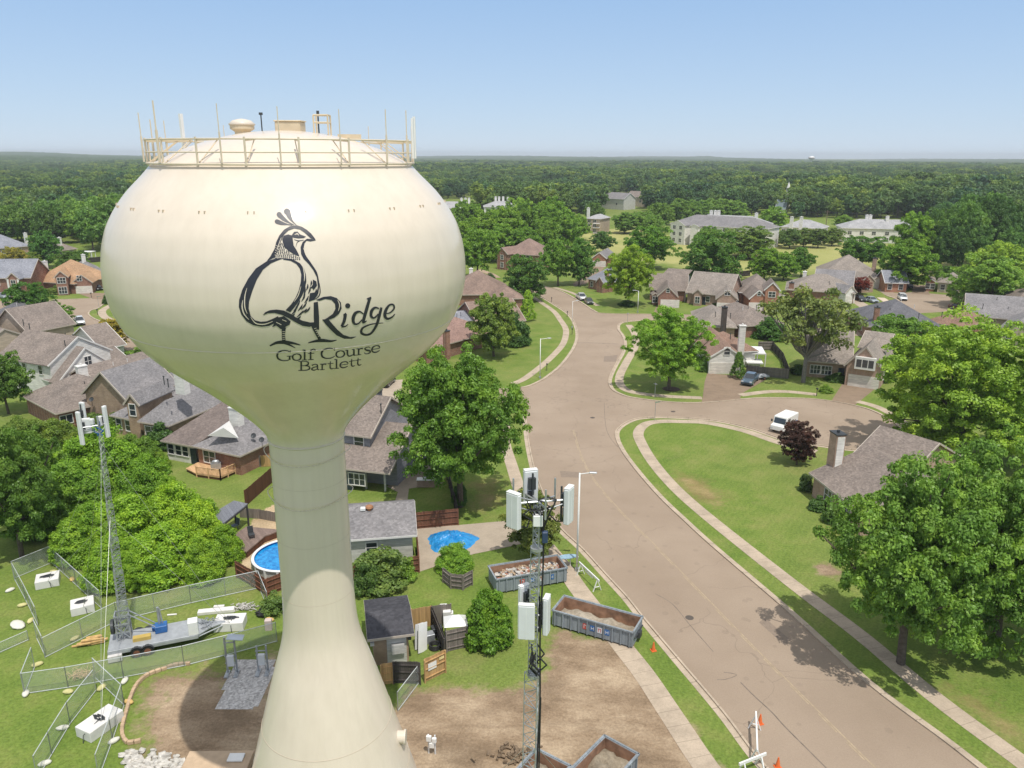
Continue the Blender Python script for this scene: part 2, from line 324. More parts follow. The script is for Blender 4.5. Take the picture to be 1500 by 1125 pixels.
YEL = plain('worn_yellow_paint', (.385, .30, .20), .88, var=.2, scale=2.5)
mid = smooth_line(GL((840, 630), (850, 665), (868, 700), (905, 745), (960, 800), (1050, 893), (1120, 965), (1200, 1045), (1280, 1125), (1330, 1175)), 6)
run = 0
for a, b in zip(mid[:-1], mid[1:]):
    ribbon('centre_line', [a, b], .10, .0165, YEL, off=.09)
    if run % 3 != 2: ribbon('centre_line', [a, b], .10, .0165, YEL, off=-.09)
    run += 1
TAR = plain('tar_seam', (.19, .15, .12), .8, var=.3, scale=2)
seam = smooth_line(GL((1085, 1000), (1105, 1020), (1130, 1043), (1150, 1065), (1185, 1100), (1215, 1130)), 6); ribbon('tar_seam', seam, .10, .0162, TAR)
for k in ([(844, 502), (870, 502.5), (906, 504)], [(1060, 985), (1075, 987), (1078, 990), (1064, 995), (1050, 996)], [(885, 590), (887, 622), (893, 640), (905, 655)], [(960, 870), (985, 885), (1010, 915), (1045, 955)]):
    ribbon('tar_seam', smooth_line(GL(*k), 4), .3 if k[0][1] == 502 else .07, .0158, TAR)
def walk(px, w_=1.5, m=CONC, z=.03): ribbon('sidewalk', smooth_line(GL(*px), 5), w_, z, m, thick=.03)
walk([(1085, 1185), (1035, 1125), (985, 1050), (945, 990), (914, 950), (868, 890), (846, 861), (826, 832), (800, 800)], 1.75)
walk([(764, 728), (759, 712), (749, 680), (741, 655), (739, 636), (741, 612)])
walk([(752, 562), (768, 555), (791, 538), (809, 522), (824, 505), (829, 490), (828, 480), (821, 469), (811, 456), (791, 442), (774, 431)], 1.35)
walk([(921, 476), (930, 490), (930, 508), (918, 530), (908, 550), (909, 564), (925, 574), (970, 580), (1028, 583)])
walk([(1084, 579), (1124, 574), (1156, 574), (1196, 578)]); walk([(1256, 588), (1284, 596), (1308, 608), (1326, 622)])
walk([(1196, 662), (1140, 648), (1090, 631), (1036, 619.5), (1000, 617.5), (965, 617.5), (945, 622), (935, 634), (940, 650), (957, 678), (989, 715), (1040, 760), (1160, 855), (1262, 932), (1367, 1020), (1492, 1113), (1560, 1165)])
walk([(812, 421), (835, 428), (858, 438), (876, 448)], 1.3)
walk([(700, 395), (718, 401), (728, 407)], 2.5, DRIVE)
def drive(px, m=DRIVE, z=.024): sheet('driveway', GL(*px), z, m)
drive([(1036, 547), (1076, 550), (1092, 549), (1122, 556), (1086, 577), (1084, 585), (1028, 589), (1030, 577), (1032, 560)])
drive([(1238, 556), (1286, 566), (1252, 594), (1218, 587)])
drive([(609, 774), (676, 769), (743, 763), (790, 752), (816, 776), (806, 786), (772, 795), (732, 804), (693, 812), (650, 826), (614, 838)], PALECONC)
sheet('patio', GL((567, 713), (583, 697), (585, 680), (617, 676), (652, 686), (650, 708), (599, 716), (596, 740), (576, 742), (583, 721)), .02, PALECONC)
drive([(556, 586), (562, 558), (590, 556), (588, 572), (584, 590)], PALECONC)
drive([(869, 387), (888, 388), (876, 404), (858, 416), (842, 420), (838, 416), (858, 404)]); drive([(963, 446), (991, 447), (984, 461), (956, 461)])
drive([(1048, 443), (1082, 446), (1090, 462), (1060, 463)]); drive([(1098, 447), (1126, 449), (1120, 460), (1088, 462)])
sheet('road', GL((-60, 455), (0, 441), (20, 443), (76, 439.5), (135, 437.5), (150, 431), (162, 432), (158, 439), (145, 451), (133, 455), (130, 461), (140, 468), (165, 478), (192, 490), (225, 516), (190, 516), (148, 487), (108, 472), (60, 470), (0, 478), (-60, 485)), .012, ROAD)
for px in ([(76, 439.5), (135, 437.5)], [(160, 438), (145, 451), (133, 455), (130, 461), (140, 468), (165, 478)]): ribbon('kerb', smooth_line(GL(*px), 4), .35, .13, KERB, thick=.13)
drive([(112, 429), (122, 428), (160, 430), (150, 438), (136, 438)]); walk([(163, 447), (150, 455), (152, 463), (162, 469)], 1.8)
sheet('road', GL((1280, 421), (1312, 429), (1340, 428), (1400, 433), (1428, 441), (1424, 452), (1380, 457), (1345, 459), (1312, 474), (1280, 492), (1252, 492), (1262, 470), (1290, 458), (1311, 448), (1316, 440), (1298, 433)), .012, ROAD)
ribbon('kerb', smooth_line(GL((1298, 433), (1316, 440), (1311, 448), (1290, 458), (1262, 470)), 4), .5, .13, KERB, thick=.13)
drive([(1337, 417), (1358, 418), (1362, 432), (1336, 430)]); drive([(1246, 441), (1260, 440), (1288, 456), (1272, 459)], PALECONC)
walk([(1290, 436), (1302, 445), (1296, 452), (1275, 458)], 2., PALECONC)
# bare earth, gravel and worn turf
DIRT = patch_mat('bare_earth', dirt_color, .5, .45)
WORN = patch_mat('worn_turf', lambda nt, p: dirt_color(nt, p, (.16, .15, .05), (.26, .21, .09), (.36, .29, .14)), .9, .6)
def gravel_color(nt, p):
    v = N(nt, 'ShaderNodeTexVoronoi'); v.inputs['Scale'].default_value = 7; nt.links.new(p, v.inputs['Vector'])
    return ramp(nt, v.outputs['Color'], [(.1, (.33, .315, .30)), (.5, (.50, .475, .455)), (.9, (.68, .655, .63))]), v.outputs['Distance']
GRAV = patch_mat('pale_gravel', gravel_color, .25, .8, -.2)
patch('dirt_lot', GL((548, 1060), (600, 1010), (660, 1003), (720, 1012), (775, 1004), (806, 975), (796, 938), (820, 922), (900, 940), (945, 985), (1005, 1058), (1055, 1130), (1100, 1200), (520, 1200)), .004, DIRT, .5, 2.2)
patch('dirt_yard', GL((204, 1000), (232, 986), (300, 976), (330, 985), (372, 985), (400, 955), (430, 955), (430, 1200), (215, 1200), (196, 1085), (193, 1045)), .004, patch_mat('thin_earth', dirt_color, .5, .55, .56), .5, 4.)
patch('gravel_bed', GL((338, 990), (354, 974), (388, 970), (391, 1000), (374, 1024), (352, 1037), (330, 1037), (342, 1010)), .012, GRAV, .3, .5, .15)
patch('worn_turf', GL((985, 690), (1030, 700), (1065, 725), (1060, 745), (1015, 735), (990, 712)), .004, WORN, .7, 3.)
patch('worn_turf', GL((1192, 826), (1215, 826), (1240, 842), (1225, 850), (1200, 840)), .004, DIRT, .5, 2.)
patch('worn_turf', GL((690, 700), (735, 705), (742, 735), (705, 755), (690, 735)), .004, WORN, .7, 4.)
patch('worn_turf', GL((1380, 1000), (1440, 1020), (1510, 1080), (1470, 1090), (1420, 1050)), .004, WORN, .7, 4.)
patch('pool_yard', GL((345, 805), (375, 765), (405, 740), (440, 745), (450, 800), (440, 860), (395, 850), (365, 830)), .004, patch_mat('sandy_earth', lambda nt, p: dirt_color(nt, p, (.36, .26, .15), (.5, .38, .24), (.62, .5, .34)), .4, 1., .3), .5, 1.)
FAIR = patch_mat('fairway_turf', lambda nt, p: (ramp(nt, noise(nt, p, .03, 4), [(.3, (.26, .29, .085)), (.7, (.42, .385, .155))]), noise(nt, p, 2)), .6, .05)
patch('fairway', GL((838, 339), (905, 334), (1000, 346), (1130, 348), (1245, 350), (1420, 372), (1430, 405), (1300, 402), (1240, 398), (1120, 406), (1040, 408), (985, 388), (860, 366)), .005, FAIR, 4., 16., 12)
for px, lab in (((986, 603), 'a'), ((868, 612), 'b'), ((1010, 905), 'c')):
    P = G(*px); mb = MB(); mb.lathe([(.36, .019), (.01, .0195)], 18, (P.x, P.y, 0), cap=False); o = mb.build('manhole_cover', plain('iron_cover', (.12, .10, .085), .7, .3)); tag(o, {'a': 'dark iron manhole cover at the mouth of the cul-de-sac', 'b': 'dark iron manhole cover in the middle of the road junction', 'c': 'dark iron manhole cover on the near part of the main road'}[lab], 'manhole cover')
OLD = plain('patched_asphalt', (.25, .195, .15), .9, var=.12, scale=3)
for q in ([(1120, 905), (1158, 938), (1150, 946), (1112, 912)], [(905, 520), (885, 522), (884, 530), (902, 530)], [(820, 690), (850, 692), (852, 700), (822, 699)]): sheet('asphalt_patch', GL(*q), .0155, OLD)
# ------------------------------------------------------------------ water tower
KT = 1.15; AX, AY = -8.549*KT, 30.497*KT
PROF = [(5.0, 4.70), (6, 4.48), (8, 4.26), (10, 3.73), (12, 3.20), (14, 2.66), (15, 2.38), (16, 2.09), (16.6, 1.90), (17.1, 1.74), (17.6, 1.64), (18.4, 1.58), (20, 1.54), (24, 1.525), (26.7, 1.52), (26.95, 1.56), (27.2, 1.72), (27.6, 2.02), (28.2, 2.58), (28.8, 3.22), (29.4, 3.88), (30, 4.6), (30.6, 5.3), (31.3, 5.92), (32, 6.34), (32.7, 6.6), (33.4, 6.71), (34.1, 6.70), (34.8, 6.6), (35.5, 6.38), (36.1, 6.04), (36.7, 5.58), (37.3, 4.95), (37.62, 4.68)]
def tz(z): return CAM_H-(CAM_H-z)*KT
TP = [(0.0, 4.95*KT)]+[(tz(z), r*KT) for z, r in PROF if tz(z) > .2]
zz = np.array([p[0] for p in TP]); rr = np.array([p[1] for p in TP])
zs = np.concatenate([np.linspace(0, tz(26.6), 60)[:-1], np.linspace(tz(26.6), tz(37.62), 90)])
rs = np.interp(zs, zz, rr)
for _ in range(3):                                    # fair the profile
    r2 = rs.copy(); r2[1:-1] = .25*rs[:-2]+.5*rs[1:-1]+.25*rs[2:]; rs = r2
RZ = zs[-1]; RR = rs[-1]
def tank_r(z): return float(np.interp(z, zs, rs))
m, nt, b = newmat('cream_tank_paint'); p = pos(nt)
k = ramp(nt, noise(nt, p, .25, 5), [(.3, (.715, .62, .51)), (.7, (.765, .67, .555))])
st = N(nt, 'ShaderNodeMapping'); st.inputs['Scale'].default_value = (2.2, 2.2, .12); nt.links.new(p, st.inputs[0])
k = mixc(nt, .14, k, mixc(nt, 1., k, ramp(nt, noise(nt, st.outputs[0], 1., 5, .7), [(.35, (.68, .66, .62)), (.6, (1.05, 1.05, 1.05))]), 'MULTIPLY'))
nt.links.new(k, b.inputs['Base Color']); b.inputs['Roughness'].default_value = .55; b.inputs['Specular IOR Level'].default_value = .3
b.inputs['Coat Weight'].default_value = .6; b.inputs['Coat Roughness'].default_value = .15
bump(nt, b, noise(nt, p, .55, 3), .16, .06); TANK = m
NAVY = plain('navy_black_paint', (.030, .032, .045), .4, var=.1)
SEAM = plain('seam_paint', (.68, .60, .50), .4, var=.05); SEAMD = plain('seam_shade_paint', (.54, .45, .345), .5, var=.05)
tower = thing('water_tower', 'tall cream water tower with a bird emblem and Golf Course lettering', 'water tower', (AX, AY, 0))
mb = MB(); mb.lathe(list(zip(rs, zs)), 128, cap=False); mb.build('tank_shell', TANK, tower, True)
DR = 1.38                                            # crown of the roof above its rim
prof = [(RR*math.sin(a), RZ+DR*(math.cos(a)-math.cos(1.35))/(1-math.cos(1.35))) if 0 else (RR*t, RZ+DR*(1-t**2.1)) for t in np.linspace(1, 0.001, 24)]
mb = MB(); mb.lathe(prof, 96, cap=False); mb.build('tank_roof', TANK, tower, True)
def dome_z(r): return RZ+DR*(1-(min(r/RR, 1))**2.1)
def ringtube(mb, z, r, t, n=72, m_=6, squash=1.):
    P = []; F = []
    for i in range(n):
        a = 2*math.pi*i/n
        for j in range(m_):
            q = 2*math.pi*j/m_; P.append(((r+t*math.cos(q))*math.cos(a), (r+t*math.cos(q))*math.sin(a), z+t*squash*math.sin(q)))
    for i in range(n):
        for j in range(m_): F.append((i*m_+j, ((i+1) % n)*m_+j, ((i+1) % n)*m_+(j+1) % m_, i*m_+(j+1) % m_))
    mb.add(P, F)
for z, mm, t in ((tz(31.85), SEAM, .022), (tz(26.72), SEAM, .05), (tz(24.9), SEAMD, .005), (tz(22.3), SEAMD, .005), (tz(19.6), SEAMD, .005), (tz(12.9), SEAMD, .013), (tz(10.2), SEAMD, .013), (tz(7.6), SEAMD, .013)):
    mb = MB(); ringtube(mb, z, tank_r(z)+.004, t, 96, 5, 1.); mb.build('weld_seam', mm, tower, True)
for z, lo in ((tz(26.0), .5), (tz(24.1), .45)):          # cable loops hung round the stem
    mb = MB(); pts = []
    for i in range(73):
        a = 2*math.pi*i/72; bulge = .06+.24*abs(math.sin(a*1.0))**8+.24*abs(math.cos(a))**10
        q = tank_r(z)+bulge; pts.append((q*math.cos(a), q*math.sin(a), z+.25*abs(math.cos(a))**6-.05*math.sin(a)))
    mb.tube(pts, .022, 5); mb.build('cable_loop', SEAM, tower, True)
# handrail
RAIL = plain('cream_rail_paint', (.68, .585, .45), .45, var=.08); OCH = plain('ochre_tan_paint', (.64, .53, .37), .5, var=.1)
RO = RR+.12
for z, t in ((RZ+.05, .05), (RZ+.48, .03), (RZ+.95, .035)):
    mb = MB(); ringtube(mb, z, RO, t, 96, 6); mb.build('rail_ring', RAIL, tower, True)
NP = 18
for i in range(NP):
    a = 2*math.pi*(i+.55)/NP; d = Vector((math.cos(a), math.sin(a), 0)); b0 = d*RO
    mb = MB(); mb.bar(b0+Vector((0, 0, RZ)), b0+Vector((0, 0, RZ+1.02)), .045, 6); mb.build('rail_post', RAIL, tower)
    mb = MB(); q = d*(RO-1.25); mb.flat(b0+Vector((0, 0, RZ+.9)), q+Vector((0, 0, dome_z(RO-1.25)+.42)), .07, .07); mb.bar(q+Vector((0, 0, dome_z(RO-1.25)+.42)), d*(RO-.1)+Vector((0, 0, RZ+.1)), .022, 5)
    mb.build('rail_brace', OCH, tower)
for a0, h, rad in ((158, 2.5, .075), (170, 2.1, .04), (182, 2.1, .05), (205, 2.3, .04), (230, 2.7, .055), (20, 1.9, .04), (262, 2.5, .035), (284, 2.4, .035), (307, 2.35, .035), (330, 2.45, .04), (347, 2.5, .04), (357, 2.2, .07), (3, 2.3, .08), (60, 2.0, .035), (100, 2.1, .035), (135, 2.0, .035)):
    h *= .86; a = R(a0); d = Vector((math.cos(a), math.sin(a), 0)); b0 = d*(RO+.08)
    mb = MB()
    if rad > .06: mb.flat(b0+Vector((0, 0, RZ+.25)), b0+Vector((0, 0, RZ+h)), rad*2.2, rad*1.4, d)
    else: mb.bar(b0+Vector((0, 0, RZ+.1)), b0+Vector((0, 0, RZ+h*.55)), rad, 6); mb.bar(b0+Vector((0, 0, RZ+h*.55)), b0+Vector((0, 0, RZ+h)), rad*.55, 6)
    mb.build('antenna', WHITE if rad > .06 else RAIL, tower)
# roof gear: mushroom vent, hatch, small frames
def on_roof(px, r_): return Vector((px, r_, dome_z(math.hypot(px, r_))))
q = on_roof(-2.15, 1.2); mb = MB(); mb.lathe([(.33, -.1), (.33, .24), (.4, .29), (.52, .36), (.52, .52)], 24, q); mb.build('vent_body', OCH, tower, False)
mb = MB(); mb.lathe([(.55, .52), (.57, .57), (.4, .72), (.15, .78), (.01, .8)], 24, q); mb.build('vent_cap', SEAM, tower, True)
q = on_roof(.15, .6); mb = MB(); mb.box(q+Vector((0, 0, .18)), (1.1, .9, .42)); mb.build('roof_hatch', OCH, tower, bevel=.03)
mb = MB(); mb.box(q+Vector((0, 0, .42)), (1.18, .98, .06)); mb.build('hatch_lid', OCH, tower, bevel=.02)
mb = MB(); q = on_roof(1.75, -.3)
for sx in (-.3, .3):
    for sy in (-.25, .25): mb.bar(q+Vector((sx, sy, -.05)), q+Vector((sx, sy, .75)), .04)
for zq in (.45, .75):
    mb.bar(q+Vector((-.3, -.25, zq)), q+Vector((.3, -.25, zq)), .035); mb.bar(q+Vector((-.3, .25, zq)), q+Vector((.3, .25, zq)), .035); mb.bar(q+Vector((.3, -.25, zq)), q+Vector((.3, .25, zq)), .035)
mb.build('ladder_frame', OCH, tower)
mb = MB(); q = on_roof(1.5, .1); mb.bar(q, q+Vector((0, 0, .85)), .035); mb.box(q+Vector((0, 0, .82)), (.10, .10, .18)); mb.build('beacon_light', DARK, tower)
mb = MB(); q = on_roof(-1.0, .3); mb.bar(q, q+Vector((0, 0, .75)), .03); mb.box(q+Vector((0, 0, .74)), (.14, .1, .1)); mb.build('beacon_light', DARK, tower)
mb = MB(); q = on_roof(2.7, .6); mb.box(q+Vector((0, 0, .1)), (1.0, .5, .22), .2); mb.build('cable_tray', OCH, tower)
for i in range(24):                                   # pairs of lifting lugs round the shoulder
    a = 2*math.pi*(i+.3)/24; z = tz(36.25); r_ = tank_r(z)
    for da in (-.016, .016):
        d = Vector((math.cos(a+da), math.sin(a+da), 0)); mb = MB(); mb.box(d*(r_+.02)+Vector((0, 0, z)), (.07, .03, .09), a+da); mb.build('lug', SEAMD, tower)
q = Vector((3.95, -3.2, tz(8.1)));
# overflow elbow low on the right flank
zq = 7.7; rq = tank_r(zq); a = R(0); d = Vector((math.cos(a), math.sin(a), 0)); mb = MB(); mb.bar(d*(rq-.3)+Vector((0, 0, zq)), d*(rq+.3)+Vector((0, 0, zq)), .34, 20); mb.bar(d*(rq+.26)+Vector((0, 0, zq)), d*(rq+.36)+Vector((0, 0, zq)), .4, 20)
mb.build('overflow_pipe', SEAM, tower)
# ------------------------------------------------------------------ painted emblem: outlines surveyed from the photograph and laid on the shell
def shell_hit(px, py):
    o = Vector((-AX, -AY, CAM_H)); d = ray(px, py).normalized(); t = 12.
    prev = None
    while t < 60:
        q = o+d*t; f = math.hypot(q.x, q.y)-tank_r(q.z) if q.z < RZ else 9
        if f <= 0:
            lo, hi = t-.25, t
            for _ in range(24):
                mt = (lo+hi)/2; q = o+d*mt
                if math.hypot(q.x, q.y)-tank_r(q.z) > 0: lo = mt
                else: hi = mt
            return o+d*hi
        t += .25
    return None
def shell_n(q):
    e = .05; dr = (tank_r(q.z+e)-tank_r(q.z-e))/(2*e); h = math.hypot(q.x, q.y); return Vector((q.x/h, q.y/h, -dr)).normalized()
class Paint:
    def __init__(s, lift): s.bm = bmesh.new(); s.lift = lift
    def poly(s, pts):
        P = [Vector((x, y, 0)) for x, y in pts]; tri = tessellate_polygon([P]); vs = [s.bm.verts.new(p) for p in P]
        for t in tri:
            try: s.bm.faces.new([vs[i] for i in t])
            except ValueError: pass
    def stroke(s, pts, ws, n=5):
        P = smooth_line([(x, y, 0) for x, y in pts], n) if len(pts) > 2 and n > 1 else [Vector((x, y, 0)) for x, y in pts]
        W = np.interp(np.linspace(0, 1, len(P)), np.linspace(0, 1, len(ws)), ws); V = []
        for i, p in enumerate(P):
            d = P[min(i+1, len(P)-1)]-P[max(i-1, 0)]; d = d.normalized() if d.length > 0 else Vector((1, 0, 0)); nn = Vector((-d.y, d.x, 0))*max(W[i], .05)/2
            V.append((s.bm.verts.new(p+nn), s.bm.verts.new(p-nn)))
        for (a, b), (c, d) in zip(V[:-1], V[1:]): s.bm.faces.new((a, b, d, c))
    def dot(s, x, y, r, n=12, ry=None, rot=0):
        ry = ry or r; s.poly([(x+r*math.cos(t)*math.cos(rot)-ry*math.sin(t)*math.sin(rot), y+r*math.cos(t)*math.sin(rot)+ry*math.sin(t)*math.cos(rot)) for t in [2*math.pi*i/n for i in range(n)]])
    def build(s, name, m, conv):
        for _ in range(4):
            L = [e for e in s.bm.edges if e.calc_length() > s.maxlen]
            if not L: break
            bmesh.ops.subdivide_edges(s.bm, edges=L, cuts=1); bmesh.ops.triangulate(s.bm, faces=[f for f in s.bm.faces if len(f.verts) > 4])
        for v in s.bm.verts:
            q = shell_hit(*conv(v.co.x, v.co.y)); v.co = q+shell_n(q)*s.lift
        for f in s.bm.faces:
            f.normal_update()
            if f.normal.dot(shell_n(f.verts[0].co)) < 0: f.normal_flip()
        me = bpy.data.meshes.new(name); s.bm.to_mesh(me); s.bm.free(); me.materials.append(m); return link(name, me, tower)
    maxlen = 28
conv = lambda x, y: (330+x/4.017, 280+y/4.017)
pb = Paint(.012)
# letter Q: heavy left bow, thin right bow, sweeping tail
pb.poly([(245, 412), (300, 396), (350, 394), (320, 403), (268, 425), (222, 462), (186, 520), (158, 590), (140, 650), (138, 690), (150, 735), (175, 760), (210, 768), (245, 765), (285, 748), (310, 735), (318, 755), (300, 772), (258, 792), (215, 797), (165, 788), (125, 765), (95, 725), (80, 680), (82, 640), (100, 580), (135, 515), (180, 455)])
pb.poly([(350, 394), (400, 402), (440, 425), (462, 455), (474, 490), (477, 530), (468, 575), (452, 615), (430, 650), (405, 685), (382, 712), (355, 700), (388, 665), (412, 630), (432, 585), (444, 535), (447, 490), (438, 455), (418, 428), (385, 410), (340, 403)])
pb.poly([(220, 730), (235, 712), (262, 700), (300, 696), (345, 702), (385, 722), (420, 745), (455, 762), (500, 772), (535, 770), (525, 790), (495, 798), (455, 792), (415, 772), (375, 748), (335, 728), (290, 716), (250, 718)])
# bird: crest, head, mask, neck, breast
for pts, ws in (([(418, 200), (395, 178), (378, 150), (366, 118)], (3, 8, 26, 36)), ([(405, 200), (375, 185), (345, 165), (318, 140)], (3, 8, 22, 30)), ([(395, 201), (365, 196), (335, 190), (306, 180)], (3, 7, 20, 28))): pb.stroke(pts, ws)
for x, y, r_ in ((363, 121, 18), (317, 138, 15), (304, 179, 13)): pb.dot(x, y, r_)
pb.poly([(290, 340), (300, 300), (318, 262), (345, 228), (380, 207), (420, 201), (450, 210), (480, 228), (505, 250), (528, 280), (532, 290), (500, 276), (470, 248), (440, 226), (405, 220), (372, 232), (345, 258), (325, 300), (312, 350), (290, 390), (255, 408), (245, 410), (265, 385)])
pb.poly([(335, 285), (345, 262), (370, 255), (395, 262), (398, 290), (402, 320), (418, 345), (432, 372), (436, 385), (405, 372), (370, 350), (345, 325)])
pb.poly([(385, 268), (405, 240), (425, 238), (440, 255), (475, 268), (462, 276), (430, 278), (405, 275)])
pb.poly([(480, 280), (505, 282), (533, 290), (500, 296), (478, 292), (466, 308), (462, 330), (468, 362), (482, 398), (505, 430), (530, 465), (545, 505), (552, 560), (548, 600), (530, 625), (545, 560), (538, 505), (518, 465), (490, 428), (462, 400), (446, 370), (443, 330), (455, 300)])
for pts, ws in (([(405, 285), (430, 292), (462, 288)], (2, 5, 2)), ([(415, 330), (425, 300), (450, 290)], (1, 4, 1)), ([(552, 540), (558, 590), (548, 620), (520, 640)], (4, 6, 6, 2)), ([(470, 375), (500, 425), (535, 480), (550, 540)], (6, 10, 10, 6))): pb.stroke(pts, ws)
# neck scales and breast feathers
random.seed(3)
for j in range(11):
    y = 306+j*8.6; xl = np.interp(y, [300, 340, 380, 400], [312, 298, 278, 262]); xr = np.interp(y, [300, 340, 365, 385, 400], [340, 352, 395, 440, 452]); xs_ = np.arange(xl, xr, 12)
    for x in xs_: pb.dot(x+(j % 2)*6+random.uniform(-1.5, 1.5), y+(x-xl)*.06, 4.6, 6, 3.1, .5)
for x, y, l, a in ((455, 560, 60, 1.9), (470, 600, 55, 2.0), (500, 560, 46, 1.85), (440, 640, 58, 2.1), (480, 650, 60, 2.2), (515, 600, 46, 2.0), (420, 690, 50, 2.3), (460, 700, 60, 2.35), (500, 680, 52, 2.3), (525, 545, 40, 1.8), (505, 525, 34, 1.7), (485, 545, 40, 1.8), (445, 735, 46, 2.5), (410, 720, 44, 2.5), (535, 575, 34, 1.9), (470, 560, 60, 1.75), (490, 615, 50, 2.1), (430, 665, 50, 2.2), (455, 665, 50, 2.2), (480, 690, 40, 2.4)):
    pb.stroke([(x, y), (x+math.cos(a)*l*.5+4, y+math.sin(a)*l*.5), (x+math.cos(a)*l, y+math.sin(a)*l)], (2, 11, 1), 3)
pb.poly([(515, 520), (535, 530), (540, 555), (525, 575), (500, 570), (515, 550)]); pb.poly([(498, 600), (530, 595), (545, 610), (520, 640), (490, 650)])
# belly, legs, feet
pb.poly([(300, 745), (345, 735), (385, 765), (378, 785), (350, 800), (352, 815), (325, 810), (300, 790), (275, 800), (290, 775)])
pb.stroke([(345, 800), (342, 840), (345, 885)], (26, 18, 22)); pb.stroke([(262, 910), (300, 892), (345, 888), (395, 893), (442, 905)], (6, 16, 22, 14, 4)); pb.stroke([(340, 890), (380, 905), (412, 922)], (14, 10, 3))
pb.stroke([(515, 785), (530, 825), (555, 868)], (24, 16, 18)); pb.stroke([(488, 892), (530, 882), (575, 878), (620, 882), (655, 876)], (4, 14, 20, 12, 3)); pb.stroke([(545, 870), (590, 880)], (16, 10))
# word Ridge
pb.poly([(520, 655), (545, 650), (552, 740), (552, 815), (525, 812), (520, 740)])
pb.poly([(533, 640), (575, 622), (620, 617), (655, 628), (680, 655), (684, 690), (668, 722), (640, 745), (605, 758), (570, 762), (600, 745), (632, 722), (648, 692), (645, 662), (625, 640), (590, 634), (555, 645)])
pb.poly([(570, 755), (605, 752), (625, 775), (660, 815), (695, 845), (735, 858), (772, 855), (745, 868), (700, 868), (655, 848), (620, 815), (590, 782)])
pb.dot(720, 674, 15); pb.stroke([(706, 722), (700, 760), (684, 796)], (20, 18, 14)); pb.stroke([(684, 796), (705, 796), (722, 782)], (12, 8, 4)); pb.stroke([(695, 730), (712, 720)], (8, 14))
pb.stroke([(812, 722), (790, 708), (765, 718), (752, 748), (758, 778), (780, 780), (805, 755)], (6, 10, 18, 20, 14, 9, 6)); pb.stroke([(850, 628), (832, 690), (815, 750), (812, 772), (832, 762)], (16, 19, 18, 14, 4)); pb.stroke([(832, 634), (858, 626)], (6, 12))
pb.stroke([(905, 690), (880, 685), (860, 705), (858, 735), (876, 745), (900, 722)], (6, 12, 18, 16, 10, 7)); pb.stroke([(918, 684), (905, 735), (888, 790), (858, 835), (825, 845), (800, 832), (808, 805), (850, 785), (890, 778), (930, 775)], (14, 17, 15, 12, 12, 15, 12, 8, 6, 3))
pb.stroke([(938, 720), (968, 715), (992, 690), (988, 668), (965, 670), (945, 698), (938, 730), (952, 750), (978, 742), (998, 722)], (5, 7, 10, 10, 11, 17, 19, 14, 9, 4))
pb.build('emblem', NAVY, conv)
hl = Paint(.022)                                     # bare cream highlights inside the dark emblem
for pts, ws in (([(104, 640), (100, 680), (112, 722), (140, 755)], (2, 7, 7, 2)), ([(128, 570), (116, 620), (116, 680), (130, 720)], (2, 6, 6, 2)), ([(150, 740), (180, 776), (230, 782), (280, 765)], (2, 6, 6, 2)), ([(455, 440), (466, 490), (464, 530)], (2, 6, 2)), ([(445, 560), (430, 610), (405, 650)], (2, 5, 2)), ([(660, 640), (672, 670), (664, 705)], (2, 6, 2)), ([(460, 335), (475, 375), (498, 412)], (2, 6, 2)), ([(408, 258), (424, 252), (432, 262)], (2, 7, 2)), ([(335, 755), (360, 765)], (3, 4)), ([(300, 770), (330, 785)], (3, 4)), ([(320, 300), (305, 345)], (4, 3)), ([(330, 275), (320, 300)], (3, 3))): hl.stroke(pts, ws)
for j in range(5): hl.stroke([(336, 825+j*11), (352, 825+j*11)], (3, 3), 1); hl.stroke([(522+j*6, 808+j*11), (536+j*6, 804+j*11)], (3, 3), 1)
for j in range(5):
    for i in range(3): hl.dot(300+i*7+j*1.5-6*j/2, 320+j*14+i*4, 3, 6, 2.2)
hl.build('emblem_highlight', TANK, conv)
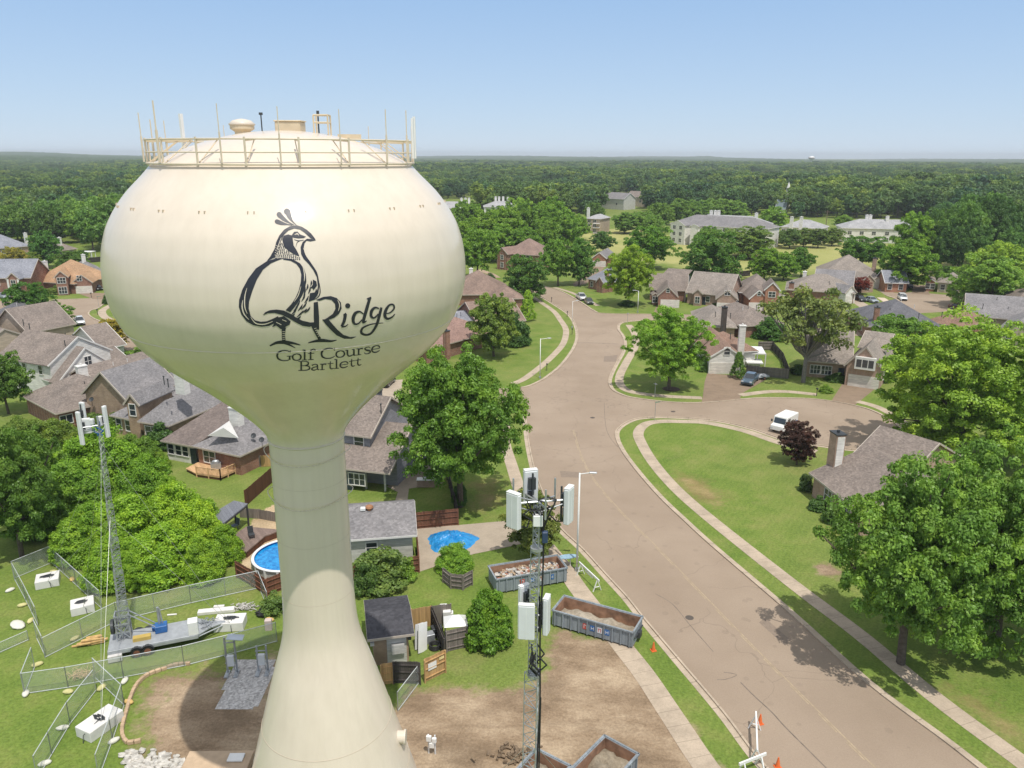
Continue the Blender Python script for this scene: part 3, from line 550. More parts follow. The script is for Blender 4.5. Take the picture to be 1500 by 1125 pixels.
# serif lettering
SERIF = {
 'G': (1.0, [([(.92, .22), (.72, .04), (.42, .03), (.16, .2), (.08, .5), (.16, .8), (.42, .97), (.72, .96), (.86, .86)], (.05, .06, .07, .13, .15, .13, .07, .06, .06)), ([(.9, .02), (.92, .26)], (.05, .05)), ([(.86, .56), (.86, .9)], (.13, .13)), ([(.68, .56), (1., .56)], (.05, .05))]),
 'C': (.95, [([(.9, .24), (.7, .04), (.42, .03), (.16, .2), (.08, .5), (.16, .8), (.42, .97), (.72, .95), (.92, .8)], (.05, .06, .07, .13, .15, .13, .07, .06, .04)), ([(.88, .02), (.91, .28)], (.05, .05))]),
 'o': (.62, [([(.31, .36), (.1, .46), (.05, .68), (.12, .9), (.31, .98), (.5, .9), (.57, .68), (.5, .46), (.31, .36)], (.05, .1, .13, .1, .05, .1, .13, .1, .05))]),
 'l': (.36, [([(.18, .0), (.18, .97)], (.13, .13)), ([(.02, .97), (.34, .97)], (.05, .05)), ([(.04, .02), (.18, .02)], (.05, .06))]),
 'f': (.42, [([(.5, .1), (.4, .0), (.26, .05), (.2, .2), (.2, .97)], (.09, .06, .08, .12, .13)), ([(.02, .38), (.42, .38)], (.05, .05)), ([(.04, .97), (.38, .97)], (.05, .05))]),
 'u': (.68, [([(.14, .37), (.14, .78), (.22, .95), (.38, .95), (.52, .84)], (.12, .12, .1, .07, .05)), ([(.54, .37), (.54, .97)], (.12, .12)), ([(.0, .38), (.16, .38)], (.05, .05)), ([(.42, .38), (.56, .38)], (.05, .05)), ([(.54, .96), (.68, .96)], (.05, .05))]),
 'r': (.48, [([(.16, .37), (.16, .97)], (.12, .12)), ([(.16, .56), (.26, .4), (.42, .42)], (.05, .08, .12)), ([(.02, .38), (.16, .38)], (.05, .05)), ([(.02, .97), (.32, .97)], (.05, .05))]),
 's': (.46, [([(.4, .5), (.34, .38), (.16, .37), (.07, .5), (.2, .65), (.37, .74), (.4, .9), (.26, .98), (.08, .95), (.05, .82)], (.05, .05, .06, .1, .13, .13, .1, .06, .05, .05))]),
 'e': (.58, [([(.1, .66), (.52, .64), (.48, .43), (.3, .36), (.12, .45), (.05, .68), (.12, .9), (.32, .98), (.54, .86)], (.04, .05, .1, .06, .1, .13, .11, .08, .04))]),
 'B': (.8, [([(.2, .02), (.2, .97)], (.14, .14)), ([(.02, .03), (.45, .03), (.64, .13), (.62, .36), (.42, .47), (.2, .47)], (.05, .05, .1, .12, .05, .05)), ([(.42, .47), (.68, .56), (.72, .8), (.52, .96), (.02, .97)], (.05, .1, .13, .06, .05))]),
 'a': (.56, [([(.08, .48), (.2, .37), (.36, .39), (.42, .52), (.42, .88), (.54, .95)], (.1, .06, .07, .12, .12, .05)), ([(.42, .6), (.16, .7), (.06, .86), (.18, .98), (.32, .94), (.42, .84)], (.05, .08, .12, .08, .05, .05))]),
 't': (.4, [([(.2, .16), (.18, .8), (.28, .96), (.4, .9)], (.06, .12, .08, .04)), ([(.02, .39), (.38, .39)], (.05, .05))]),
}
tx = Paint(.012)
def word(text, p0, p1, h, wd, bow=0):
    tot = sum(SERIF[c][0] if c != ' ' else .38 for c in text); k = 1/tot; x = 0
    for c in text:
        if c == ' ': x += .38; continue
        w_, S = SERIF[c]
        for pts, ws in S:
            q = []
            for a, y in pts:
                t = (x+a)*k; bx = p0[0]+(p1[0]-p0[0])*t; by = p0[1]+(p1[1]-p0[1])*t+bow*t*(1-t)*4
                q.append((bx, by-(1-y)*h))
            tx.stroke(q, [v*wd*1.25 for v in ws], 4)
        x += w_
word('Golf Course', (298, 998), (912, 944), 62, 62, 14)
word('Bartlett', (428, 1056), (800, 1024), 56, 56, 8)
tx.build('lettering', NAVY, conv)
# ------------------------------------------------------------------ houses
RB = shingle_mat('brown_shingles', (.255, .215, .19)); RG = shingle_mat('grey_shingles', (.25, .24, .245)); RD = shingle_mat('charcoal_shingles', (.15, .15, .165))
RT = shingle_mat('orange_tan_shingles', (.46, .295, .18)); RR_ = shingle_mat('rust_shingles', (.27, .175, .13)); RL = shingle_mat('pale_shingles', (.40, .40, .41)); RW = shingle_mat('weathered_shingles', (.30, .262, .232)); RS = shingle_mat('slate_blue_shingles', (.27, .28, .32))
BR = brick_mat('red_brick', (.30, .115, .07), (.22, .085, .055)); BO = brick_mat('orange_brick', (.42, .16, .08), (.34, .125, .065)); BP = brick_mat('pinkish_brick', (.45, .30, .23), (.37, .23, .17)); BT = brick_mat('tan_brick', (.36, .245, .155), (.28, .18, .115))
SW = siding_mat('white_siding', (.80, .78, .74), .2, dark=.86); SG = siding_mat('grey_siding', (.30, .30, .33), .2); SP = siding_mat('pale_grey_siding', (.56, .55, .53), .2, dark=.75); SB = siding_mat('beige_siding', (.52, .43, .34), .2)
GAR = siding_mat('garage_panel', (.74, .70, .64), .55, dark=.78); TRIM = plain('white_trim', (.74, .72, .69), .5, var=.04); FASC = plain('beige_trim', (.47, .41, .35), .6, var=.06); DOOR = plain('dark_door_paint', (.03, .045, .06), .4)
class House:
    def __init__(s, label, wall, roof, cat='house', group=None, name='house'):
        s.label, s.w, s.r, s.cat, s.group, s.name = label, wall, roof, cat, group, name; s.trim = TRIM if wall in (SW, BO, SP) else FASC
        s.W = {}; s.Rf = {}; s.T = MB(); s.b = []; s.later = []; s.root = None
    def mbw(s, m): return s.W.setdefault(m.name, (m, MB()))[1]
    def blk(s, a, b, D, h, roof='gs', pitch=.7, wall=None, rm=None, ov=.45, z0=-.25, inset=0., L=None, ang=None, walls=True):
        A = G(*a, z=h); A.z = 0
        if L is None: B = G(*b, z=h); B.z = 0
        else: B = A+Vector((math.cos(R(ang)), math.sin(R(ang)), 0))*L
        u = (B-A); L = u.length; u.normalize(); n = Vector((-u.y, u.x, 0))
        if s.root is None: c = A+u*L/2+n*D/2; s.root = thing(s.name, s.label, s.cat, (c.x, c.y, 0), 0, s.group)
        q = lambda x, t, z: A+u*x+n*t+Vector((0, 0, z))
        of = .18 if roof == 'gt' else ov
        s.b.append((A, u, n, L, D, h, ov, of))
        wm = s.mbw(wall or s.w); rf = s.Rf.setdefault((rm or s.r).name, (rm or s.r, MB()))[1]
        x0, x1, t0, t1 = ov, L-ov, of+inset, D-ov
        zp = h+ov*pitch                                   # roof plane height over the wall face
        if walls:
            if roof == 'gs':
                half = D/2; zt = h+half*pitch-.1; P = [(t0, z0), (t1, z0), (t1, zp-.1), (half, zt), (t0, min(zp+inset*pitch, zt)-.1)]
                wm.add([q(x, t, z) for x in (x0, x1) for t, z in P], [(0, 1, 2, 3, 4), (9, 8, 7, 6, 5)]+[(i, (i+1) % 5, 5+(i+1) % 5, 5+i) for i in range(5)])
            elif roof == 'gt':
                half = L/2; zt = h+half*pitch-.1; P = [(x0, z0), (x1, z0), (x1, zp-.1), (half, zt), (x0, zp-.1)]
                wm.add([q(x, t, z) for t in (t0, t1) for x, z in P], [(0, 1, 2, 3, 4), (9, 8, 7, 6, 5)]+[(i, (i+1) % 5, 5+(i+1) % 5, 5+i) for i in range(5)])
            else:
                wm.add([q(x, t, z) for z in (z0, zp-.12) for x, t in ((x0, t0), (x1, t0), (x1, t1), (x0, t1))], [(0, 1, 2, 3), (7, 6, 5, 4)]+[(i, (i+1) % 4, 4+(i+1) % 4, 4+i) for i in range(4)])
        e = .16
        if roof == 'gs':
            zr = h+D/2*pitch; rf.slab([q(0, 0, h), q(L, 0, h), q(L, D/2, zr), q(0, D/2, zr)], e); rf.slab([q(0, D/2, zr+.004), q(L, D/2, zr+.004), q(L, D, h), q(0, D, h)], e)
            for x in (.03, L-.03): s.T.flat(q(x, 0, h-.12), q(x, D/2, zr-.12), .10, .22, n.cross(u)); s.T.flat(q(x, D, h-.12), q(x, D/2, zr-.12), .10, .22)
        elif roof == 'gt':
            zr = h+L/2*pitch; rf.slab([q(0, 0, h), q(L/2, 0, zr), q(L/2, D, zr), q(0, D, h)], e); rf.slab([q(L, 0, h), q(L, D, h), q(L/2, D, zr+.004), q(L/2, 0, zr+.004)], e)
            for t in (.02,): s.T.flat(q(0, t, h-.12), q(L/2, t, zr-.12), .10, .24); s.T.flat(q(L, t, h-.12), q(L/2, t, zr-.12), .10, .24)
        elif roof == 'hip':
            if L >= D:
                k = D/2; zr = h+k*pitch; a1, b1 = q(k, k, zr), q(L-k, k, zr)
                rf.slab([q(0, 0, h), q(L, 0, h), b1, a1] if L > D+.01 else [q(0, 0, h), q(L, 0, h), a1], e); rf.slab([q(L, D, h), q(0, D, h), a1, b1], e); rf.slab([q(L, 0, h), q(L, D, h), b1], e); rf.slab([q(0, D, h), q(0, 0, h), a1], e)
            else:
                k = L/2; zr = h+k*pitch; a1, b1 = q(k, k, zr), q(k, D-k, zr)
                rf.slab([q(0, 0, h), q(L, 0, h), a1], e); rf.slab([q(L, D, h), q(0, D, h), b1], e); rf.slab([q(L, 0, h), q(L, D, h), b1, a1], e); rf.slab([q(0, D, h), q(0, 0, h), a1, b1], e)
        elif roof == 'shed': rf.slab([q(0, 0, h), q(L, 0, h), q(L, D, h+D*pitch), q(0, D, h+D*pitch)], e)
        if roof in ('hip', 'gs', 'shed'): s.T.flat(q(-.02, .0, h-.1), q(L+.02, .0, h-.1), .08, .2)
        if roof == 'hip': s.T.flat(q(0, 0, h-.1), q(0, D, h-.1), .08, .2); s.T.flat(q(L, 0, h-.1), q(L, D, h-.1), .08, .2)
        return len(s.b)-1
    def at(s, i, face, x, z, out=0.):
        A, u, n, L, D, h, ov, of = s.b[i]
        if face == 'f': return A+u*x+n*(of-out)+Vector((0, 0, z)), u, -n
        if face == 'l': return A+u*(ov-out)+n*x+Vector((0, 0, z)), -n, -u
        if face == 'r': return A+u*(L-ov+out)+n*x+Vector((0, 0, z)), n, u
        return A+u*x+n*(D-ov+out)+Vector((0, 0, z)), -u, n
    def panel(s, i, face, x, z, w_, h_, t, name, m, parent=None, mull=None):
        p, u, o = s.at(i, face, x, z); r = s.root.location; mb = MB()
        def rect(x0, x1, z0, z1, d0, d1): mb.add([p-r+u*a+o*d+Vector((0, 0, c)) for d in (d0, d1) for a, c in ((x0, z0), (x1, z0), (x1, z1), (x0, z1))], [(0, 1, 2, 3), (7, 6, 5, 4)]+[(k, (k+1) % 4, 4+(k+1) % 4, 4+k) for k in range(4)])
        if mull is None: rect(-w_/2, w_/2, 0, h_, -.02, t)
        else:
            b = .1
            rect(-w_/2-b, -w_/2, -b, h_+b, -.02, t); rect(w_/2, w_/2+b, -b, h_+b, -.02, t); rect(-w_/2, w_/2, -b, 0, -.02, t+.02); rect(-w_/2, w_/2, h_, h_+b, -.02, t)
            for k in range(1, mull[0]): x_ = -w_/2+w_*k/mull[0]; rect(x_-.04, x_+.04, 0, h_, 0, t-.01)
            for k in range(1, mull[1]): z_ = h_*k/mull[1]; rect(-w_/2, w_/2, z_-.03, z_+.03, 0, t-.02)
        return mb.build(name, m, parent or s.root)
    def win(s, i, face, x, z, w_=1., h_=1.4, mull=(1, 2)):
        f = s.panel(i, face, x, z, w_, h_, .09, 'window', TRIM, None, mull); s.panel(i, face, x, z+.002, w_-.004, h_-.004, .035, 'pane', GLASS, f)
    def wins(s, i, face, xs, z, w_=1., h_=1.4, mull=(1, 2)):
        A, u, n, L, D, h, ov, of = s.b[i]; T = L if face in 'fb' else D
        for x in xs: s.win(i, face, x*T, z, w_, h_, mull)
    def garage(s, i, face, x, w_=4.8, h_=2.1, m=None):
        A, u, n, L, D, h, ov, of = s.b[i]; T = L if face in 'fb' else D
        s.panel(i, face, x*T, 0, w_, h_, .05, 'garage_door', m or GAR)
    def door(s, i, face, x, w_=1., h_=2.1, m=None):
        A, u, n, L, D, h, ov, of = s.b[i]; T = L if face in 'fb' else D
        s.panel(i, face, x*T, 0, w_, h_, .06, 'door', m or DOOR)
    def chimney(s, px, z, w_=1., d=.8, top=None, m=None, cap=True):     # px: foot of the stack where it leaves a roof of height z
        p = G(*px, z=z); top = top or z+1.6; r = s.root.location; rz = math.atan2(s.b[0][1].y, s.b[0][1].x)
        mb = MB(); mb.box(p-r+Vector((0, d/2, 0))+Vector((0, 0, (top-z+2.5)/2-2.5)), (w_, d, top-z+2.5), rz); o = mb.build('chimney', m or BR, s.root)
        mb = MB(); mb.box(Vector((p.x-r.x, p.y-r.y+d/2, top+.06)), (w_+.16, d+.16, .13), rz); mb.bar(Vector((p.x-r.x, p.y-r.y+d/2, top+.1)), Vector((p.x-r.x, p.y-r.y+d/2, top+.42)), .17, 10); mb.build('chimney_cap', TRIM if (m in (SW, TRIM)) else DARK, o)
    def vents(s, pxs, z):
        for px in pxs:
            p = G(*px, z=z)-s.root.location; mb = MB(); mb.bar(Vector((p.x, p.y, z-.7)), Vector((p.x, p.y, z+.45)), .07, 8); mb.bar(Vector((p.x, p.y, z+.4)), Vector((p.x, p.y, z+.5)), .12, 8); mb.build('roof_vent', DARK, s.root)
    def post(s, px, h_, r_=.09, m=None):
        p = G(*px)-s.root.location; mb = MB(); mb.box((p.x, p.y, h_/2), (r_*2, r_*2, h_)); mb.build('porch_post', m or TRIM, s.root)
    def dish(s, px, z, name='satellite_dish'):
        p = G(*px, z=z)-s.root.location; mb = MB(); mb.bar((p.x, p.y, z-.5), (p.x, p.y, z+.4), .03); c = Vector((p.x, p.y, z+.5)); M = Matrix.Translation(c) @ Matrix.Rotation(R(55), 4, 'X')
        k = len(mb.v); mb.lathe([(.34, .1), (.25, .04), (.12, .01), (.01, 0)], 14, cap=False); mb.v[k:] = [tuple(M @ Vector(v)) for v in mb.v[k:]]; mb.bar(c, c+Vector((0, -.35, .05)), .02); mb.build(name, DARK, s.root)
    def done(s):
        r = s.root.location; rv = random.Random(len(s.label))
        for i_, (A, u, n, L, D, h, ov, of) in enumerate(s.b):
            if s.cat == 'house' and L > 11 and D > 9 and A.y < 260:
                for _ in range(2):
                    x = rv.uniform(.3, .7)*L; t = D*rv.uniform(.18, .4); q = A+u*x+n*t; z = h+t*.55; mb = MB(); mb.bar((q.x-r.x, q.y-r.y, z-.5), (q.x-r.x, q.y-r.y, z+.38), .06, 7); mb.build('roof_vent', DARK if rv.random() < .6 else TRIM, s.root)
        def sh(mb): mb.v = [(x-r.x, y-r.y, z) for x, y, z in mb.v]; return mb
        for k, (m, mb) in s.W.items(): sh(mb).build('wall', m, s.root)
        for k, (m, mb) in s.Rf.items(): sh(mb).build('roof', m, s.root, normals=False)
        if s.T.v: sh(s.T).build('fascia', s.trim, s.root)
        return s
# --- the street of gabled brick houses beyond the junction
h = House('brick garage house with a grey dormer, beside the pale lamp post at the far junction', BR, RB)
h.blk((962, 434), (994, 435), 12, 2.9, 'gt', .95); h.blk((950, 424), (1008, 426), 10, 3.0, 'gs', .75); i = h.blk((968, 404), (1004, 407), 6, 5.2, 'shed', .25, SG); h.blk((955, 432), (965, 432), 3, 2.7, 'gt', .6)
h.garage(0, 'f', .62, 4.8); h.win(0, 'f', h.b[0][3]*.5, 4.0, .8, 1.0); h.win(3, 'f', h.b[3][3]*.5, .7, 1.2, 1.6, (2, 2)); h.wins(i, 'f', [.5], 3.9, 1.2, .8); h.post((996, 441), 2.6); h.post((1003, 442), 2.6); h.done()
h = House('pinkish brick house with two front gables, second in the far row', BP, RW)
h.blk((1004, 428), (1070, 434), 13, 3.0, 'gs', .75); h.blk((1048, 438), (1082, 439.5), 10, 3.0, 'gt', .85); h.blk((1014, 430), (1030, 431), 5, 3.2, 'gt', .9)
h.wins(1, 'f', [.5], 4.1, 1.3, 1.1, (2, 2)); h.garage(1, 'f', .5, 4.8); h.win(2, 'f', h.b[2][3]*.5, .8, 1.1, 1.6, (2, 2)); h.wins(0, 'f', [.5], .9); h.door(0, 'f', .42); h.wins(0, 'l', [.35, .7], .9); h.done()
h = House('orange brick house with twin gables and a white garage door, third in the far row', BO, RB)
h.blk((1082, 428), (1140, 430), 13, 3.2, 'hip', .8, BR); h.blk((1097, 438), (1126, 438.5), 9, 3.0, 'gt', .95); h.blk((1119, 425), (1144, 426), 8, 5.4, 'gt', 1.0); h.blk((1138, 433), (1150, 433), 3, 2.7, 'hip', .5, SW)
h.garage(1, 'f', .5, 4.6); h.win(1, 'f', h.b[1][3]*.5, 3.9, .8, 1.0); h.win(2, 'f', h.b[2][3]*.5, 3.7, 1.6, 1.3, (2, 2)); h.wins(0, 'l', [.3, .65], .9); h.post((1140, 447), 2.6); h.post((1149, 447), 2.6); h.vents([(1087, 417)], 5.5); h.done()
# --- corner house with the white garage, and the roofs right behind it
h = House('white gabled house with reddish hip roof, white chimney and white garage door', SW, RR_ if 0 else shingle_mat('reddish_brown_shingles', (.30, .20, .155)))
h.blk((1036, 525), (1093, 526), 17, 2.9, 'gt', .66); h.blk((1064, 516), (1112, 514), 12, 3.0, 'hip', .6); h.blk((1096, 517), (1122, 518), 5, 2.6, 'shed', .03, SW, WHITE, walls=False); h.blk((1094, 531), (1118, 532), 3, 1.1, 'shed', .02, SW, WHITE)
h.garage(0, 'f', .46, 5.0); h.win(0, 'f', h.b[0][3]*.5, 3.6, 1.0, 1.3); h.post((1108, 536), 2.5); h.post((1120, 537), 2.5); h.chimney((1087, 500), 5.2, 1.1, .9, 8.0, SW); h.vents([(1058, 480), (1070, 492)], 6.5); h.done()
h = House('house with tan roof and blackened chimney, directly behind the white garage house', BP, RW)
h.blk((1020, 478), (1080, 480), 17, 2.8, 'hip', .6); h.blk((1024, 468), (1052, 470), 9, 2.8, 'gt', .7); h.chimney((1061, 470), 4.6, 1.1, .9, 7.4, plain('sooty_brick', (.09, .07, .065), .9)); h.vents([(1048, 460), (1070, 462)], 6); h.done()
h = House('low house with pale skylight on its roof, right of the blackened chimney', BR, RB)
h.blk((1084, 478), (1150, 474), 17, 2.7, 'hip', .55); h.blk((1084, 466), (1108, 468), 8, 2.7, 'gt', .6); h.vents([(1108, 450), (1122, 452)], 6); h.wins(0, 'l', [.4, .7], .9); mb = MB(); p = G(1132, 455, 5.6)-h.root.location; mb.box((p.x, p.y, 5.7), (2.2, 1.2, .25)); mb.build('skylight', WHITE, h.root); h.done()
h = House('brick house with a white bay window over its garage, at the end of the cul-de-sac', BP, RW)
h.blk((1236, 535), (1295, 543), 13, 3.5, 'gt', 1.15); h.blk((1178, 528), (1250, 534), 12, 3.0, 'gs', .8, BT); i = h.blk((1256, 508), (1300, 514), 9, 5.4, 'gs', .5, SP)
h.garage(0, 'f', .53, 4.9); h.panel(0, 'f', h.b[0][3]*.53, 3.3, 3.2, 2.1, .7, 'bay_window', TRIM); [h.panel(0, 'f', h.b[0][3]*.53+dx, 3.7, .8, 1.3, .73, 'pane', GLASS) for dx in (-.95, 0, .95)]; h.door(1, 'f', .78); h.wins(1, 'f', [.25, .48], .7, 1.6, 1.5, (3, 2)); h.wins(0, 'r', [.3, .6], 1.0); h.wins(i, 'r', [.5], 3.6); h.done()
h = House('house with dark slate hip roof and tall brick chimney, behind the cul-de-sac trees', BR, RD)
h.blk((1270, 478), (1388, 482), 18, 2.8, 'hip', .55); h.chimney((1284, 471), 3.6, 1.0, .9, 6.6, BR); h.vents([(1346, 462)], 6); h.wins(0, 'l', [.3, .7], .9); h.done()
h = House('low house with a rust brown roof between the slate roof and the far cul-de-sac', BR, RR_); h.blk((1352, 470), (1412, 480), 14, 2.8, 'hip', .5); h.vents([(1380, 460)], 5); h.done()
h = House('long grey roofed beige house at the right picture edge', SB, RG); h.blk((1412, 462), (1510, 470), 16, 2.9, 'gs', .5); h.blk((1460, 482), (1525, 490), 18, 3.4, 'gt', .6); h.wins(1, 'f', [.3, .6], 1.); h.vents([(1440, 448)], 5); h.done()
h = House('brown roofed house behind the long grey roof at the right edge', SB, RB); h.blk((1480, 450), (1560, 452), 14, 2.9, 'hip', .6); h.done()
h = House('large tan roofed brick house with a red maple by its garage gable', BP, RW)
h.blk((1200, 402), (1290, 406), 18, 2.9, 'hip', .62); h.blk((1262, 413), (1283, 412), 9, 3.2, 'gt', .85); h.blk((1280, 409), (1292, 409), 6, 2.8, 'gt', .6, SW); h.chimney((1281, 393), 5, 1.1, .9, 8, BP); h.win(1, 'f', h.b[1][3]*.5, .9, 1.4, 1.5, (2, 2)); h.done()
h = House('house with a bluish grey roof and small white garage gable beside parked cars', BR, RG)
h.blk((1150, 424), (1254, 430), 15, 2.8, 'hip', .5, rm=RW); h.blk((1190, 418), (1250, 422), 14, 2.9, 'gs', .55); h.blk((1238, 430), (1256, 428.5), 9, 2.9, 'gt', .9, SW); h.garage(2, 'f', .5, 3.2, 2.2); h.chimney((1179, 408), 4.4, 1, .9, 6.2, SW); h.chimney((1160, 421), 3.4, 1.3, .9, 4.6, BR); h.done()
for lab, a, b, D, hh, wm, rm, kind in (('orange brick house half hidden by the tree at the far cul-de-sac', (1296, 414), (1332, 415), 10, 2.8, BO, RS, 'gs'), ('beige house with dark windows right of the far cul-de-sac', (1372, 413), (1412, 416), 12, 3., SB, RW, 'hip'), ('orange brick garage by the far cul-de-sac drive', (1356, 412), (1372, 413), 9, 2.9, BO, RB, 'gt')):
    h = House(lab, wm, rm); h.blk(a, b, D, hh, kind, .6); h.wins(0, 'f', [.25, .7], .8, 1.1, 1.5); h.done()
# --- upper left of the street
h = House('two storey red brick house among trees at the end of the street', BR, shingle_mat('mauve_brown_shingles', (.29, .205, .175)))
h.blk((736, 371), (788, 374), 15, 5.4, 'hip', .7); h.blk((726, 371), (744, 373), 7, 5.4, 'gt', .8); i = h.blk((778, 380), (797, 381), 8, 3.1, 'gt', .9, SW); h.blk((752, 379), (780, 381), 6, 2.9, 'hip', .5)
h.wins(1, 'f', [.5], .9, 1.3, 1.6, (2, 2)); h.wins(1, 'f', [.5], 3.6, 1.3, 1.4, (2, 2)); h.wins(0, 'f', [.35, .7], 3.7); h.win(i, 'f', h.b[i][3]*.5, 1., 1.4, 1.6, (2, 2)); h.done()
h = House('brick garage with a steep grey gable facing down the street', BO, RG); h.blk((866, 378), (889, 379), 15, 3., 'gt', .75); h.garage(0, 'f', .5, 4.9); h.done()
h = House('small brick house with a pale slate roof behind the bright round tree', BR, RS); h.blk((859, 408), (892, 414), 11, 2.9, 'hip', .75); h.blk((872, 413), (884, 415), 4, 2.9, 'gt', 1.); h.wins(0, 'f', [.2, .5, .8], .7, 1., 1.5); h.chimney((889, 410), 3.4, .9, .8, 6, BR); h.done()
h = House('large house with rusty brown hips partly behind the tank', BR, shingle_mat('dusty_brown_shingles', (.275, .20, .165))); h.blk((655, 432), (748, 431), 17, 2.9, 'hip', .62); h.blk((722, 438), (768, 437), 12, 2.9, 'hip', .6); i = h.blk((716, 441), (736, 441), 10, 3., 'gt', .8, SW); h.chimney((690, 405), 6, 1, .9, 8, SW); h.done()
h = House('reddish brown roofed house with a brick chimney and a grey lower roof by the tank', BR, shingle_mat('faded_red_shingles', (.31, .205, .175))); h.blk((625, 512), (728, 484), 18, 2.9, 'hip', .5); h.blk((700, 476), (771, 469), 14, 2.9, 'gs', .55, rm=shingle_mat('dusty_brown_shingles', (0, 0, 0))); h.blk((640, 475), (720, 468), 10, 3.2, 'gs', .3, rm=RS); h.chimney((654, 508), 3.5, 1., .9, 6.4, BR); h.done()
# --- grey house and its outbuildings right of the stem
h = House('grey two storey house with a white post porch and patio behind the tower stem', SG, RB)
h.blk((478, 683), (571, 693.5), 15, 2.9, 'gs', .46, inset=2.6); i = h.blk((470, 631), (543.5, 640.5), 11, 5.9, 'gs', .62)
h.wins(i, 'f', [.72], 4.2, 1.2, 1.5); h.door(0, 'f', .3); h.wins(0, 'f', [.45], .8, 2., 1.4, (3, 2))
for px in ((511, 711), (537, 715.5), (564.5, 719.5), (579, 703)): h.post(px, 2.75, .11, SP)
h.chimney((549, 590), 8.2, 1.5, 1., 9.6, RD); h.vents([(558, 597)], 8.6); h.done()
h = House('dark open carport behind the big tree', DARK, RB, 'carport', name='carport'); h.blk((583, 662), (640, 666), 8, 2.9, 'gs', .4, inset=5.4); h.post((587, 683), 2.7, .1, SP); h.post((618, 681), 2.7, .1, SP); h.done()
h = House('pale grey sided garage with a grey roof between the stem and the blue tarp', SP, RG, 'garage', name='garage'); h.blk((440, 796), (611, 783.5), 8.2, 2.7, 'gs', .42); h.win(0, 'f', h.b[0][3]*.6, 1., 1.0, 1.0)
p = G(541, 745, 4.2)-h.root.location; mb = MB(); mb.lathe([(.24, -.3), (.24, .12), (.42, .14), (.34, .3), (.01, .42)], 16, (p.x, p.y, 4.2)); mb.build('roof_turbine', plain('rusted_copper', (.42, .2, .1), .5, .3), h.root); p = G(532, 746, 4.2)-h.root.location; mb = MB(); mb.box((p.x, p.y, 4.25), (.5, .45, .25)); mb.build('roof_vent', WHITE, h.root); h.done()
h = House('brown brick pump shed with a worn black roof at the foot of the tower', BT, shingle_mat('worn_black_shingles', (.075, .075, .085)), 'shed', name='shed'); h.blk((538, 937), (607, 928), 5.6, 2.7, 'gs', .22)
h.door(0, 'f', .62, 1.5, 2.2, SP); h.panel(0, 'f', h.b[0][3]*.64, 1.0, 1.0, .8, .35, 'air_conditioner', SP); h.panel(0, 'f', h.b[0][3]*.9, 2., .25, .25, .2, 'wall_lamp', DARK); h.panel(0, 'f', h.b[0][3]*.1, 1.9, .3, .3, .2, 'meter_box', SP); h.done()
# --- houses on the left
h = House('red brick ranch house with a white sunroom and a timber deck, left of the stem', BR, RG)
h.blk((281, 653), (351, 668), 17, 2.8, 'hip', .52); i = h.blk((235, 645), (283, 653.5), 17, 2.7, 'shed', .16, SW, shingle_mat('old_cedar_roof', (.20, .165, .15))); h.blk((330, 650), (400, 640), 9, 2.8, 'gt', .4)
h.wins(i, 'f', [.22, .45, .66], .9, .9, 1.3); h.door(i, 'f', .9, 1.0); h.win(0, 'f', h.b[0][3]*.3, .8, 1.9, 1.5, (2, 2)); h.chimney((345, 619), 5.2, 1.5, 1.0, 7.0, SW); h.dish((384, 650), 3.6); h.dish((372, 644), 3.6)
mb = MB(); p = G(325, 634, 5.0)-h.root.location; mb.add([(p.x-1.8, p.y, 4.6), (p.x+2., p.y, 4.3), (p.x+.3, p.y-.1, 5.7), (p.x, p.y+2.8, 5.6)], [(0, 1, 2), (1, 3, 2), (3, 0, 2), (0, 3, 1)]); mb.build('cricket_gable', TRIM, h.root); h.done()
h = House('house with big grey hip roof and narrow tan brick gable, above the vines', BT, RG)
h.blk((201, 617), (246, 624), 17, 3.0, 'hip', .95); h.blk((186, 588), (262, 562), 9, 4.6, 'gs', .85); h.blk((180, 592), (204, 594), 8, 5., 'gt', 1.2); h.blk((160, 608), (190, 614), 5, 2.8, 'hip', .6); h.blk((243, 590), (318, 580), 14, 3., 'hip', .7)
h.win(2, 'f', h.b[2][3]*.5, 3.4, .9, 1.6); h.wins(3, 'f', [.3, .75], .8, 1., 1.5); h.win(0, 'f', h.b[0][3]*.35, .8, 2., 1.5, (2, 2)); h.vents([(240, 556), (246, 560)], 9); h.chimney((263, 552), 9.2, 1.6, 1., 10, SW); h.done()
h = House('long low brick house with a tan brown hip roof and white chimney', BR, RB)
h.blk((81, 606), (206, 578), 13, 2.8, 'hip', .55); h.blk((150, 566), (250, 538), 10, 3., 'gs', .5); h.wins(0, 'f', [.12, .5, .74], .9, 1.6, 1.2, (2, 1)); h.chimney((119, 556), 4.6, 1.4, 1., 6.6, SW); h.vents([(147, 556), (156, 549), (168, 560)], 5.2); h.dish((135, 590), 3.6); h.done()
h = House('white sided house with stacked front gables and brown roof', SW, RB)
i = h.blk((84, 562), (175, 538), 2.2, 3.0, 'gt', .85); j = h.blk((70, 536), (165, 512), 13, 5.4, 'gt', .6); h.blk((52, 552), (86, 563), 4, 2.8, 'hip', .5, BR); h.blk((148, 512), (186, 504), 12, 3., 'gs', .6); h.blk((160, 527), (185, 521), 6, 2.9, 'gs', .5)
h.win(i, 'f', h.b[i][3]*.52, 4.6, 1.2, 1.5, (2, 2)); h.wins(j, 'l', [.2, .5], 3.6, .9, 1.4); h.door(2, 'f', .5, 1.4, 2.2, SP); h.vents([(96, 492), (107, 494), (112, 497), (95, 503)], 8.2); h.done()
h = House('beige gabled house with brown roofs at the left edge of the picture', SB, RB)
